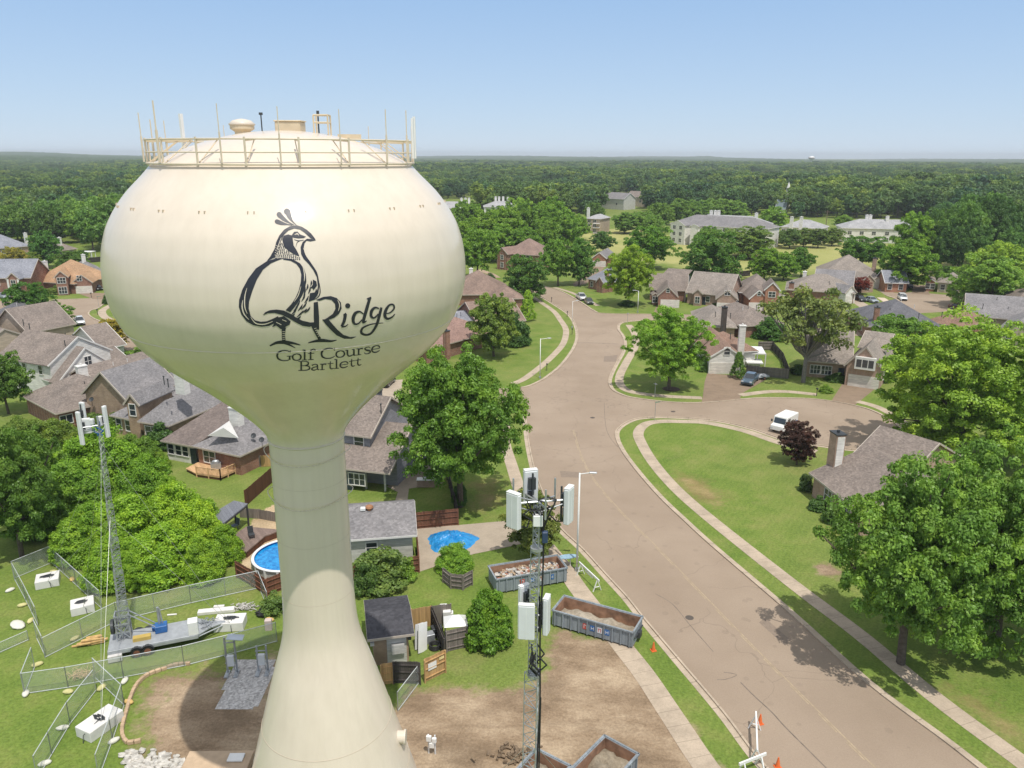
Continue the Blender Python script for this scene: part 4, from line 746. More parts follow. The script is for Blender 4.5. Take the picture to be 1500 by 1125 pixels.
h.blk((-30, 508), (48, 494), 20, 5.2, 'gt', .55); h.blk((2, 534), (54, 545), 14, 2.8, 'hip', .6, BR); h.blk((40, 488), (112, 474), 12, 4.8, 'gs', .7)
h.win(0, 'f', h.b[0][3]*.66, 3.4, 1.1, 1.5, (2, 2)); h.wins(1, 'f', [.3, .7], .9, 1.4, 1.2, (2, 1)); h.vents([(34, 472), (43, 478)], 9); h.done()
h = House('house with a dark grey low roof behind the beige gables', SB, RD); h.blk((-40, 472), (46, 470), 14, 3., 'hip', .5); h.chimney((40, 462), 5, 1, .8, 6.4, SW); h.done()
h = House('brick house with an orange tan roof and two gables on the left cul-de-sac', BR, RT)
h.blk((46, 412), (108, 416), 15, 2.9, 'hip', .75); h.blk((78, 407), (100, 406), 9, 5., 'gt', 1.0); h.blk((104, 415), (136, 414), 11, 3., 'gt', .85)
h.win(1, 'f', h.b[1][3]*.5, 3.4, 2., 1.5, (3, 2)); h.win(1, 'f', h.b[1][3]*.5, .5, 2., 1.8, (3, 2)); h.win(2, 'f', h.b[2][3]*.4, 3.6, 1.2, 1.4, (2, 2)); h.garage(2, 'f', .5, 4.8); h.chimney((66, 396), 5.5, 1.1, .9, 8, SW); h.done()
h = House('brick house with a pale blue grey roof and white quoins at the left edge', BR, RS)
h.blk((-40, 408), (45, 407), 12, 5.2, 'gs', .75); h.blk((8, 409), (28, 409), 5, 5.2, 'gt', .95); h.win(1, 'f', h.b[1][3]*.5, 3.2, 1.2, 1.7, (2, 2)); h.win(1, 'f', h.b[1][3]*.5, .6, 1.2, 1.6, (2, 2)); h.wins(0, 'f', [.4, .8], 3.2, 1., 1.5)
h.panel(1, 'f', .45, 0, .5, 5.2, .14, 'quoin_strip', TRIM); h.panel(1, 'f', h.b[1][3]-.45, 0, .5, 5.2, .14, 'quoin_strip', TRIM); h.done()
for lab, a, b, D, hh, wm, rm, ch in (('house with a mottled reddish roof between the blue and orange roofs', (14, 403), (66, 397), 15, 2.8, BR, shingle_mat('faded_red_shingles', (0, 0, 0)), None), ('house with a mauve grey hip roof by the woods, left edge', (-14, 365), (46, 360), 17, 2.8, BP, RS, (37, 350)), ('house with a brown roof right of the tall dark tree on the left', (80, 368), (114, 364), 13, 2.8, SB, RB, (87, 357)), ('house with a grey brown roof beside the tank edge', (112, 399), (152, 396), 15, 2.8, BR, RG, (122, 384))):
    h = House(lab, wm, rm); h.blk(a, b, D, hh, 'hip', .62); h.wins(0, 'f', [.3, .7], .8, 1.2, 1.4)
    if ch: h.chimney(ch, 5., 1.1, .9, 7.2, SW)
    h.done()
# --- ranch house under the big trees on the right
h = House('brown roofed brick house with tall white faced chimney under the big trees', BP, RB)
h.blk((1185, 692), (1262, 752), 14, 2.8, 'gs', .42); h.blk((1243, 670), (1330, 700), 12, 2.8, 'gs', .5); h.chimney((1224, 690), 3.2, 1.5, 1.1, 7.6, BP)
p = G(1224, 690, 3.2)-h.root.location; mb = MB(); rz_ = math.atan2(h.b[0][1].y, h.b[0][1].x); mb.box((p.x+math.cos(rz_)*.76, p.y+.55+math.sin(rz_)*.76, 5.3), (.1, .86, 4.2), rz_); mb.build('chimney_panel', SW, h.root); h.wins(0, 'f', [.35, .7], .9, 1.4, 1.3, (2, 2)); h.done()
# --- apartments, church, distant houses
AP = 'apartment building'
h = House('white three storey apartment block with a grey roof beyond the fairway', SW, RG, AP, name='apartment_building'); h.blk((981, 327), (1120, 336), 17, 8.6, 'hip', .45); i = h.blk((981, 328), (1004, 330.5), 4, 8.4, 'gt', .4); h.blk((1010, 331), (1024, 332), 4, 8.4, 'gt', .4)
for z in (1., 3.8, 6.5): h.wins(i, 'f', [.3, .7], z, 1.6, 1.5, (2, 2)); h.wins(0, 'f', [.2, .26, .36, .48, .6, .72], z, 1.6, 1.4, (2, 2))
for x in (.165, .225): h.panel(0, 'f', h.b[0][3]*x, .3, 1.6, 7.6, .1, 'stairwell', DARK)
h.done()
for lab, a, b, D, hh, chs in (('long pale roofed apartment block behind the white one', (1004, 326), (1124, 331), 17, 6.8, [(1042, 318), (1048, 318), (1053, 318), (1108, 322)]), ('pale roofed apartment block left of the utility pole', (1143, 332), (1206, 335), 15, 6.2, [(1160, 328), (1174, 328)]), ('pale roofed apartment block behind the dark red tree', (1234, 334), (1384, 337), 17, 6.4, [(1270, 325), (1275, 325), (1300, 327)]), ('pale roofed apartment block beside the tank, amid the tree tops', (612, 305), (692, 305), 16, 8., [(676, 298), (682, 298), (687, 298)]), ('apartment roof with white chimneys showing through the trees', (708, 303), (760, 303), 14, 8.5, [(726, 296), (731, 296), (737, 296), (744, 297)]), ('white apartment block at the far right behind tall trees', (1477, 352), (1530, 353), 14, 6.4, [(1490, 345)])):
    h = House(lab, SW, RL, AP, name='apartment_building'); i = h.blk(a, b, D, hh, 'hip', .42)
    for c in chs: h.chimney(c, hh+2., 1.3, 1.3, hh+5., SW)
    for z in (.9, 3.6): h.wins(i, 'f', [.08, .2, .32, .45, .6, .75, .9], z, 1.6, 1.4, (2, 2))
    h.done()
h = House('tan three storey apartment end with timber balconies above the fairway', SB, RL, AP, name='apartment_building'); i = h.blk((857, 320), (880, 321), 14, 7.2, 'hip', .45); h.chimney((862, 312), 9, 1.3, 1.2, 11.5, SW)
for z in (.8, 3.4, 5.4): h.wins(i, 'f', [.25, .6], z, 1.6, 1.3, (2, 2)); h.panel(i, 'f', h.b[i][3]*.75, z-.6, 3.4, .2, 1.5, 'balcony', TRIM)
h.done()
for lab, a, b, D, hh, wm, rm in (('grey apartment house in the dark woods, left of its twin', (878, 290), (914, 292), 14, 7.5, SP, RG), ('brown roofed apartment house in the dark woods', (916, 288), (947, 289.5), 14, 7., SB, RB), ('far house with a white gable in the left woods', (74, 289), (94, 289), 14, 6., SW, RW), ('far house with a tan roof deep in the left woods', (92, 279), (116, 279), 14, 6., SB, RW), ('far house with a pale roof in the left woods beside the tank', (126, 283), (148, 283), 14, 6., SB, RL), ('far pale roof left of the church steeple', (1110, 268), (1132, 268), 16, 7., SB, RL), ('far tan roof below the distant water tower', (1118, 262), (1142, 262), 16, 7., SB, RW)):
    h = House(lab, wm, rm); h.blk(a, b, D, hh, 'gs', .6); h.wins(0, 'f', [.25, .7], 3.2, 1.5, 1.5); h.done()
h = House('church with a teal roof and a slim white steeple in the woods', SW, plain('teal_metal_roof', (.12, .16, .17), .5), 'church', name='church'); h.blk((1135, 306), (1151, 306.5), 14, 5., 'gs', .8)
p = G(1152, 306, 0)-h.root.location; p.z = 0; q = h.root.location; T_ = htop(p+q, 1154, 266); mb = MB(); mb.box((p.x, p.y, T_*.28), (3., 3., T_*.56)); mb.build('steeple_base', SW, h.root); mb = MB(); mb.box((p.x, p.y, T_*.66), (2.2, 2.2, T_*.2)); mb.build('belfry', SW, h.root); mb = MB(); mb.lathe([(1.45, T_*.76), (.05, T_)], 8, (p.x, p.y, 0)); mb.build('spire', SW, h.root); h.done()
# ------------------------------------------------------------------ the works yard, masts, fences, vehicles
def at_dist(px, py, D): r = ray(px, py); t = D/math.hypot(r.x, r.y); return Vector((r.x*t, r.y*t, CAM_H+r.z*t))
def hd(v): return math.hypot(v.x, v.y)
def lattice(mb, a, b, w0, w1, bays, r, sides=3, rot=0.):
    a, b = Vector(a), Vector(b); prev = None
    for k in range(bays+1):
        t = k/bays; c = a.lerp(b, t); w_ = (w0+(w1-w0)*t)/math.sqrt(3 if sides == 3 else 2)
        P = [c+Vector((math.cos(rot+2*math.pi*i/sides), math.sin(rot+2*math.pi*i/sides), 0))*w_ for i in range(sides)]
        for i in range(sides):
            mb.bar(P[i], P[(i+1) % sides], r*.6, 4, cap=False)
            if prev: mb.bar(prev[i], P[i], r, 5, cap=False); mb.bar(prev[i] if k % 2 else prev[(i+1) % sides], P[(i+1) % sides] if k % 2 else P[i], r*.6, 4, cap=False)
        prev = P
    return mb
PANEL = plain('antenna_shell', (.70, .71, .72), .4, var=.04, spec=.5); CABLE = BLACK; BLUE = plain('blue_plastic', (.03, .13, .36), .4, var=.2)
def local(mb, o): mb.v = [(x-o.x, y-o.y, z-o.z) for x, y, z in mb.v]; return mb
def antenna(root, c, yaw, w_, h_, d, name='panel_antenna', gear=True, tilt=0.):
    o = root.location; M = Matrix.Translation(Vector(c)-o) @ Matrix.Rotation(yaw, 4, 'Z') @ Matrix.Rotation(tilt, 4, 'X')   # face looks along local -y
    mb = MB(); mb.box((0, 0, 0), (w_, d, h_), M=M); p = mb.build(name, PANEL, root, bevel=min(.05, d*.3))
    mb = MB(); mb.box((0, 0, h_/2+.012), (w_*.94, d*.94, .03), M=M); mb.box((0, -d/2-.004, 0), (.015, .012, h_*.96), M=M); mb.build('end_cap', WHITE, p)
    if gear:
        mb = MB(); mb.box((0, d/2+.09, h_*.14), (w_*.5, .16, h_*.34), M=M); mb.box((w_*.1, d/2+.07, -h_*.2), (w_*.3, .12, h_*.18), M=M); mb.bar(M @ Vector((0, d/2+.2, -h_*.48)), M @ Vector((0, d/2+.2, h_*.48)), .045, 6); mb.build('radio_unit', DARK, p)
        mb = MB(); mb.tube([M @ Vector(v) for v in ((0, d/2+.1, -h_*.3), (.08, d/2+.16, -h_*.52), (.2, d/2+.5, -h_*.6), (.1, d/2+.8, -h_*.42))], .03, 5); mb.build('jumper_cable', BLACK, p)
    return p
# --- mobile mast on its flatbed trailer
A = G(157, 955, .9); B = G(290, 929, .9); u = (B-A); TL = u.length; u.normalize(); n = Vector((-u.y, u.x, 0)); yaw = math.atan2(u.y, u.x)
tr = thing('mobile_mast_trailer', 'grey flatbed trailer with a tall lattice cell mast, guy wires and tandem wheels', 'trailer', (A.x, A.y, 0), yaw)
TG = plain('trailer_grey', (.38, .40, .42), .5, .2, .12, 2); T = Matrix.Translation((A.x, A.y, 0)) @ Matrix.Rotation(yaw, 4, 'Z'); Ti = T.inverted()
mb = MB(); mb.box((TL/2, 1.25, .8), (TL, 2.5, .16)); mb.prism([(TL, 0), (TL+.9, .75), (TL+2.1, 1.15), (TL+2.1, 1.35), (TL+.9, 1.75), (TL, 2.5)], .72, .86); mb.build('deck', TG, tr, bevel=.02)
mb = MB(); mb.box((TL/2, .02, .66), (TL, .1, .24)); mb.box((TL/2, 2.48, .66), (TL, .1, .24)); mb.box((.05, 1.25, .6), (.1, 2.5, .34)); mb.bar((TL, .1, .62), (TL+2.3, 1.25, .62), .06); mb.bar((TL, 2.4, .62), (TL+2.3, 1.25, .62), .06); mb.build('chassis', TG, tr)
RUST = plain('rusty_rim', (.24, .10, .06), .7, .2, .3)
def wheel(root, c, r_, w_, axis, rim=RUST, name='wheel'):
    c = Vector(c); ax = Vector(axis).normalized()*w_/2
    mb = MB(); mb.bar(c-ax*.86, c+ax*.86, r_, 20); e = mb.build(name, BLACK, root)
    mb = MB(); mb.bar(c-ax, c+ax, r_*.62, 14); mb.bar(c-ax*1.08, c+ax*1.08, r_*.2, 8); mb.build('rim', rim, e); return e
for x in (TL*.31, TL*.43):
    for y in (-.12, 2.62):
        wheel(tr, (x, y, .4), .4, .26, (0, 1, 0)); mb = MB(); mb.add([(x+.48*math.cos(t)*(1), y+dy, .44+.46*math.sin(t)) for dy in (-.15, .15) for t in np.linspace(.15, math.pi-.15, 8)], [(i, i+1, 9+i, 8+i) for i in range(7)]); mb.build('mudguard', DARK, tr)
mbase = Ti @ G(183, 932, .95); top = Ti @ at_dist(147, 640, hd(G(183, 932, .95))-.6); nsec = 6
for i in range(nsec):
    a = mbase.lerp(top, i/nsec); b = mbase.lerp(top, (i+1.06)/nsec if i < nsec-1 else 1.); w0 = .82-.1*i
    mb = MB(); lattice(mb, a, b, w0, w0, 11, .026-.002*i, 3, .3); mb.build('mast_section', STEEL, tr)
mb = MB()
for sx, sy in ((-.5, -.45), (.5, -.45), (-.5, .45), (.5, .45)): mb.bar((mbase.x+sx, mbase.y+sy, .88), (mbase.x+sx*.9, mbase.y+sy*.9, 3.1), .07); mb.bar((mbase.x+sx, mbase.y+sy, 2.2), (mbase.x-sx, mbase.y+sy, .95), .045)
for z in (1.6, 2.3, 3.0): mb.box((mbase.x, mbase.y-.45, z), (1.1, .08, .1)); mb.box((mbase.x, mbase.y+.45, z), (1.1, .08, .1)); mb.box((mbase.x-.5, mbase.y, z), (.08, .9, .1)); mb.box((mbase.x+.5, mbase.y, z), (.08, .9, .1))
mb.bar((mbase.x+.5, mbase.y+.3, 3.), (mbase.x+2.6, mbase.y+.3, 1.2), .05); mb.bar((mbase.x+.5, mbase.y-.3, 3.), (mbase.x+2.6, mbase.y-.3, 1.2), .05); mb.build('mast_cradle', STEEL, tr)
mb = MB(); mb.lathe([(.55, -.12), (.6, -.1), (.6, .1), (.55, .12)], 20, (0, 0, 0)); mb.v = [(mbase.x-.75+z, mbase.y+y, 2.0+x) for x, y, z in mb.v]; mb.build('cable_drum', DARK, tr)
mb = MB(); mb.box((mbase.x+2.7, mbase.y-.1, 1.2), (.9, .8, .6)); mb.box((mbase.x+2.2, mbase.y+.2, 1.1), (.4, .5, .4)); mb.build('winch', BLUE, tr, bevel=.03)
mb = MB(); mb.bar((mbase.x+2.6, mbase.y, .9), (mbase.x+2.6, mbase.y, 3.0), .1, 8); mb.bar((mbase.x+2.9, mbase.y, .9), (mbase.x+2.7, mbase.y, 2.9), .06, 8); mb.build('hydraulic_ram', STEEL, tr)
mb = MB(); mb.box((mbase.x+1.3, mbase.y-.8, 1.02), (1.3, .5, .3)); mb.build('tool_box', plain('yellow_timber', (.5, .36, .1), .7), tr)
p = Ti @ G(284, 926, .9); mb = MB(); mb.box((p.x, p.y, 1.45), (.75, .8, 1.15)); mb.build('equipment_cabinet', WHITE, tr, bevel=.03)
p = Ti @ G(162, 962, .3); mb = MB(); mb.box((.5, -.1, .35), (1.0, .5, .5)); mb.build('ballast_box', plain('off_white_box', (.6, .58, .56), .7), tr)
mb = MB(); random.seed(5)
for k in range(40): q = Vector((TL+random.uniform(.2, 1.3), random.uniform(.7, 1.8), random.uniform(.9, 1.1))); mb.bar(q, q+Vector((random.uniform(-.4, .4), random.uniform(-.4, .4), random.uniform(-.05, .1))), .03, 5)
mb.build('chain_heap', STEEL, tr)
topw = T @ top
class _R: pass
trl = tr
def tant(px, py, dz, yawd, w_, h_, d, gear=True, dist=0.):
    c = at_dist(px, py, hd(topw)+dist); M = Ti @ Matrix.Translation(c) @ Matrix.Rotation(R(yawd), 4, 'Z')
    mb = MB(); mb.box((0, 0, 0), (w_, d, h_), M=M); p = mb.build('panel_antenna', PANEL, tr, bevel=.04); mb = MB(); mb.box((0, 0, h_/2+.01), (w_*.9, d*.9, .03), M=M); mb.build('end_cap', WHITE, p)
    if gear: mb = MB(); mb.box((0, d/2+.12, .1), (w_*.7, .2, h_*.25), M=M); mb.bar(M @ Vector((0, d/2+.05, -h_*.45)), M @ Vector((0, d/2+.05, h_*.45)), .05); mb.build('radio_unit', DARK, p)
    return Ti @ c
ends = [tant(117.5, 628, 0, -25, .36, 2.5, .2), tant(122, 606, 0, 160, .42, 1.7, .2, True, 1.0), tant(155.5, 618, 0, 75, .30, 2.4, .24, True, .2), tant(127, 624, 0, 20, .6, 1.1, .3, False, .3), tant(147, 617, 0, 60, .34, .7, .3, False, .4), tant(134, 618, 0, 0, .35, .4, .3, False, .2)]
mb = MB(); hub = top+Vector((0, 0, .9)); mb.bar(top, top+Vector((0, 0, 1.6)), .07, 8)
for e in ends[:3]: mb.bar(hub, (e.x, e.y, hub.z), .045); mb.bar(hub-Vector((0, 0, .6)), (e.x, e.y, hub.z-.1), .03)
mb.build('headframe', STEEL, tr); mb = MB(); random.seed(8)
for k in range(9): a = hub+Vector((random.uniform(-.5, .5), random.uniform(-.3, .3), random.uniform(-.2, .3))); mb.tube([a, a+Vector((random.uniform(-.4, .4), .2, -.4)), hub+Vector((random.uniform(-.2, .2), 0, -.8))], .035, 5)
mb.build('cable_bundle', BLUE, tr)
for px, py in ((70, 851), (122, 889), (148, 1060), (338, 914)):
    for f in (.97, .62):
        mb = MB(); mb.bar(mbase.lerp(top, f), Ti @ G(px, py, .7), .012, 4, cap=False); mb.build('guy_wire', plain('guy_steel', (.5, .5, .5), .4, .6), tr)
# --- lattice mast on the bare lot
D0 = 29.0; KM = D0/34.5; mt = at_dist(788, 735, D0); base = Vector((mt.x-.25, mt.y, 0))
ms = thing('lattice_mast', 'slim galvanised lattice mast on the bare lot with two tiers of white panel antennas', 'mast', base)
def mz(py): return at_dist(783, py, D0).z
sec = [(0., mz(985), .82*KM, 30), (mz(992), mz(800), .50*KM, 22), (mz(806), mz(740), .34*KM, 9)]
for z0, z1, w_, b_ in sec:
    a = base.lerp(mt, z0/mt.z); b = base.lerp(mt, z1/mt.z); mb = MB(); lattice(mb, a-base, b-base, w_, w_, b_, .026, 3, .9); mb.build('mast_section', STEEL, ms)
mb = MB(); off = Vector((.28, -.1, 0)); mb.tube([(mt-base)*t+off*(1.15-t*.3)+Vector((.03*math.sin(t*23), 0, 0)) for t in np.linspace(.0, .97, 30)], .038, 6); mb.tube([(mt-base)*t+off*(1.35-t*.3) for t in np.linspace(0, .62, 14)], .035, 6); mb.build('cable_run', BLACK, ms)
def up(px, py, d=0.): return at_dist(px, py, D0+d)
for px, py, d, yw, w_, h_ in ((752.5, 748, -.2, -40, .78, 1.85), (777, 712, .9, 195, .72, 1.75), (833, 740, .3, 62, .66, 1.9)):
    c = up(px, py, d); antenna(ms, c, R(yw), w_*KM, h_*KM, .26)
    mb = MB(); a = mt-base; e = c-base; mb.bar(a, Vector((e.x, e.y, a.z)), .045); mb.bar(a-Vector((0, 0, .5)), Vector((e.x, e.y, a.z-.1))*.8+(a-Vector((0, 0, .5)))*.2, .03); mb.build('antenna_arm', STEEL, ms)
for px, py, d in ((752, 722, .5), (813, 718, .6), (799, 755, -.6), (768, 735, .8)):
    c = up(px, py, d)-base; mb = MB(); mb.bar(mt-base, Vector((c.x, c.y, (mt-base).z)), .04); mb.bar(Vector((c.x, c.y, mt.z-.5)), Vector((c.x, c.y, mt.z+.8)), .04); mb.build('antenna_arm', STEEL, ms)
mb = MB(); random.seed(4)
for k in range(14): a = (mt-base)+Vector((random.uniform(-.5, .5), random.uniform(-.4, .4), random.uniform(-.4, .25))); mb.tube([a, a+Vector((random.uniform(-.5, .5), 0, random.uniform(-.3, .1))), (mt-base)+Vector((.2, -.1, random.uniform(-1.4, -.7)))], .03, 5)
mb.build('cable_bundle', BLACK, ms); mb = MB(); mb.box(mt-base+Vector((0, -.1, -.75)), (.4, .35, .5)); mb.build('junction_box', WHITE, ms, bevel=.03); mb = MB(); mb.box(mt-base+Vector((.3, -.15, -1.5)), (.24, .22, .5)); mb.build('junction_box', plain('navy_box', (.035, .06, .12), .5), ms, bevel=.03)
for px, py, d, yw, w_, h_ in ((771, 911, -.45, -6, .84, 1.95), (767.5, 876, .6, 215, .62, 1.5), (800.5, 901, .1, 72, .62, 2.1)):
    c = up(px, py, d); antenna(ms, c, R(yw), w_*KM, h_*KM, .24)
    mb = MB(); q = at_dist(783, py, D0)-base; e = c-base; mb.bar(q, e, .045); mb.bar(q-Vector((0, 0, .6)), e-Vector((0, 0, .6)), .035); mb.build('antenna_arm', STEEL, ms)
mb = MB(); q = at_dist(786, 950, D0)-base
for k in range(8): a = q+Vector((random.uniform(-.3, .4), random.uniform(-.3, .2), random.uniform(-.2, .4))); mb.tube([a, a+Vector((random.uniform(-.3, .5), -.1, -.5)), a+Vector((random.uniform(-.1, .3), 0, -1.0))], .035, 5)
mb.build('cable_loop', BLACK, ms)
for z in (mz(988), mz(803)): mb = MB(); mb.lathe([(.27, -.06), (.27, .06)], 12, base.lerp(mt, z/mt.z)-base); mb.build('section_collar', STEEL, ms)
mb = MB(); mb.box((0, 0, .5), (2.2, 5., .3)); mb.build('trailer_deck', TG, ms)
for px, py in ((862, 1180), (700, 1160)): mb = MB(); mb.bar((mt-base)*.52, G(px, py)-base, .012, 4, cap=False); mb.build('guy_wire', STEEL, ms)
# --- roll-off dumpsters
DB = siding_mat('worn_blue_grey_steel', (.26, .295, .325), .5, True, .8); DI = plain('rusty_steel', (.31, .18, .115), .85, .1, .45, 1.2)
PR = plain('placard_red', (.55, .08, .06), .5); PW = plain('placard_white', (.62, .64, .68), .5)
def dumpster(label, o, u, L=6.8, W=2.45, H=1.35, plac=(.42, .52, .62, .72)):
    u = Vector((u.x, u.y, 0)).normalized(); r = thing('dumpster', label, 'dumpster', (o.x, o.y, 0), math.atan2(u.y, u.x), 'roll-off dumpsters')
    z0 = .18; mb = MB(); t = .09
    mb.box((L/2, t/2, z0+H/2), (L, t, H)); mb.box((L/2, W-t/2, z0+H/2), (L, t, H)); mb.box((t/2, W/2, z0+H/2), (t, W-2*t, H)); mb.box((L-t/2, W/2, z0+H/2), (t, W-2*t, H)); mb.box((L/2, W/2, z0+.03), (L-2*t, W-2*t, .06)); mb.build('body', DB, r)
    mb = MB(); d = .012
    mb.box((L/2, t+d, z0+H/2), (L-2*t, .02, H-.06)); mb.box((L/2, W-t-d, z0+H/2), (L-2*t, .02, H-.06)); mb.box((t+d, W/2, z0+H/2), (.02, W-2*t-.05, H-.06)); mb.box((L-t-d, W/2, z0+H/2), (.02, W-2*t-.05, H-.06)); mb.build('liner', DI, r)
    for k in range(10):
        x = .25+k*(L-.5)/9
        for y in (-.05, W+.05): mb = MB(); mb.box((x, y, z0+H/2-.05), (.1, .12, H-.1)); mb.build('rib', DB, r)
    mb = MB()
    for y in (-.04, W+.04): mb.box((L/2, y, z0+H), (L+.1, .14, .12))
    for x in (-.02, L+.02): mb.box((x, W/2, z0+H), (.12, W+.1, .12))
    mb.build('top_rim', DB, r)
    mb = MB(); mb.box((L/2, .5, .09), (L, .18, .17)); mb.box((L/2, W-.5, .09), (L, .18, .17)); mb.build('skid', DI, r)
    mb = MB(); mb.box((L+.16, W/2, .7), (.3, .5, .5)); mb.bar((L+.1, .2, .9), (L+.1, W-.2, .9), .06); mb.build('hook_bar', DARK, r)
    for i, f in enumerate(plac):
        mb = MB(); mb.box((L*f, -.012, z0+H*.5), (.42, .03, .5)); p = mb.build('placard', (PR if i % 3 == 0 else PW) if i % 2 == 0 else BLUE, r)
        mb = MB()
        for s_ in (-1, 1): mb.box((L*f+s_*.1, -.03, z0+H*.5), (.045, .012, .3), 0)
        mb.box((L*f, -.034, z0+H*(.5 if i % 2 else .6)), (.26, .01, .05)); mb.build('placard_mark', PW if i % 2 == 0 and i % 3 == 0 or i % 2 else PR, p)
    return r, u, Vector((-u.y, u.x, 0))
def heap(name, o, u, n, L, W, z, amp, m, label):
    mb = MB(); nx, ny = 26, 11; rs_ = np.random.default_rng(int(L*100+z*10)); h_ = rs_.normal(0, 1, (nx, ny))
    for _ in range(2): h_ = (h_+np.roll(h_, 1, 0)+np.roll(h_, -1, 0)+np.roll(h_, 1, 1)+np.roll(h_, -1, 1))/5
    P = [Vector((o.x, o.y, 0))+u*(.13+(L-.26)*i/(nx-1))+n*(.13+(W-.26)*j/(ny-1))+Vector((0, 0, z+amp*(1.6*h_[i, j]+math.sin(math.pi*i/(nx-1))*math.sin(math.pi*j/(ny-1))))) for i in range(nx) for j in range(ny)]
    mb.add(P, [(i*ny+j, (i+1)*ny+j, (i+1)*ny+j+1, i*ny+j+1) for i in range(nx-1) for j in range(ny-1)]); return tag(mb.build(name, m, None, True), label, 'spoil', kind='stuff')
SOILM = newmat('grey_brown_soil'); _c_, _f_ = dirt_color(SOILM[1], pos(SOILM[1]), (.20, .17, .125), (.31, .265, .20), (.43, .385, .31)); SOILM[1].links.new(_c_, SOILM[2].inputs['Base Color']); SOILM[2].inputs['Roughness'].default_value = .95; bump(SOILM[1], SOILM[2], _f_, .8, .1); SOIL = SOILM[0]
o = G(727, 871); u0 = G(829, 853.5)-o; r, u, n = dumpster('blue grey dumpster heaped with broken rubble, farther one on the grass', o, u0, plac=(.36, .5, .62, .78)); heap('soil', o, u, n, 6.8, 2.45, .75, .3, SOIL, 'rubble dust filling the farther dumpster')
random.seed(12)
for m_, nm, k_ in ((plain('broken_concrete', (.52, .49, .45), .9, var=.25), 'rubble', 150), (plain('scrap_timber', (.40, .30, .2), .9, var=.3), 'scrap_wood', 50), (plain('scrap_red', (.35, .16, .11), .9), 'brick_rubble', 45), (plain('scrap_dark', (.08, .085, .1), .8), 'dark_debris', 30)):
    mb = MB()
    for k in range(k_):
        x = random.uniform(.3, 6.5); y = random.uniform(.25, 2.2); q = Vector((o.x, o.y, 0))+u*x+n*y; s_ = random.uniform(.1, .34)
        mb.box((0, 0, 0), (s_*(3. if nm == 'scrap_wood' else 1.2), s_*.7, s_*.5), M=Matrix.Translation(q+Vector((0, 0, .88+.34*math.sin(math.pi*x/6.8)*math.sin(math.pi*y/2.45)+random.uniform(-.05, .12)))) @ Matrix.Rotation(random.uniform(0, 6.3), 4, 'Z') @ Matrix.Rotation(random.uniform(-.6, .6), 4, 'X'))
    tag(mb.build(nm, m_), 'heap of %s in the farther dumpster' % nm.replace('_', ' '), 'debris', kind='stuff')
o = G(809, 917); r, u, n = dumpster('blue grey dumpster part filled with grey soil, standing across the pavement', o, G(920, 949)-o, 7.0, 2.45, 1.35, (.42, .51, .6, .69)); heap('soil', o, u, n, 7., 2.45, .62, .28, SOIL, 'grey soil lying in the dumpster across the pavement')
for lab, a, b in (('rust edged dumpster of dark soil cut by the bottom edge, right one of two', (886, 1078), (932, 1103)), ('grey dumpster beside the lattice mast foot, cut by the bottom edge', (786, 1097), (835, 1122))):
    A = G(*a, z=1.53); B = G(*b, z=1.53); v = (B-A); v.z = 0; v.normalize(); u = Vector((-v.y, v.x, 0)); W = 2.5; o = A-u*6.8; o.z = 0; uu = u
    # near-left origin with u along the long side pointing away, n to the left
    o2 = A+v*W-u*6.8; o2.z = 0
    r, u_, n_ = dumpster(lab, o2, u, 6.8, W, 1.35, ()); heap('soil', o2, u_, n_, 6.8, W, .7, .35, SOIL, 'dark soil lying in the '+lab.split(' of ')[0].split(' beside')[0]+(' by the right' if a[0] > 800 else ' by the mast'))
# --- lamps, posts, signs
def lamp(label, b, t, arm, pole=.085):
    P = G(*b); H_ = htop(P, *t); r = thing('street_lamp', label, 'street lamp', P, 0, 'street lamps'); c = at_dist(arm[0], arm[1], hd(P))-P
    mb = MB(); mb.bar((0, 0, 0), (0, 0, H_), pole, 10, pole*.7); mb.build('pole', WHITE, r, True); mb = MB(); mb.box((0, 0, .15), (.36, .36, .3)); mb.build('base_plate', STEEL, r)
    mb = MB(); mb.bar((0, 0, H_-.1), (c.x*.8, c.y*.8, H_+.1), .045); mb.build('arm', WHITE, r); mb = MB(); mb.box((c.x*.9, c.y, H_+.1), (max(.7, abs(c.x)*.4), .28, .13), math.atan2(c.y, c.x+1e-6)); mb.build('lamp_head', STEEL, r, bevel=.04)
lamp('tall white street lamp by the kerb, next to the farther dumpster', (845, 836), (850, 693), (871, 691), .11); lamp('slim white street lamp on the verge, right of the big tree', (791, 554), (792.5, 496), (806, 496))
lamp('pale lamp post in front of the brick garage house at the far junction', (934, 458), (935, 426), (928, 427)); lamp('thin lamp post on the far left kerb of the main road', (838, 480), (839, 441), (846, 442), .06); lamp('lamp post at the right cul-de-sac beside the white van', (1318, 455), (1320, 432), (1327, 433), .06)
def post_sign(name, label, cat, b, h_, plate, m, pm=STEEL, grp=None):
    P = G(*b); r = thing(name, label, cat, P, 0, grp); mb = MB(); mb.bar((0, 0, 0), (0, 0, h_), .035, 8); mb.build('post', pm, r); mb = MB(); mb.box((plate[3], 0, h_-plate[1]/2+plate[4]), plate[:3], .3); mb.build('plate', m, r)
GREENP = plain('street_sign_green', (.02, .17, .10), .4)
post_sign('street_sign', 'green street name sign on the corner of the cul-de-sac lawn', 'street sign', (959, 616), 2.9, (.8, .22, .03, .3, .1), GREENP); post_sign('street_sign', 'thin sign post on the verge before the round lawn tree', 'street sign', (959, 583), 2.6, (.45, .6, .03, 0, .1), STEEL)
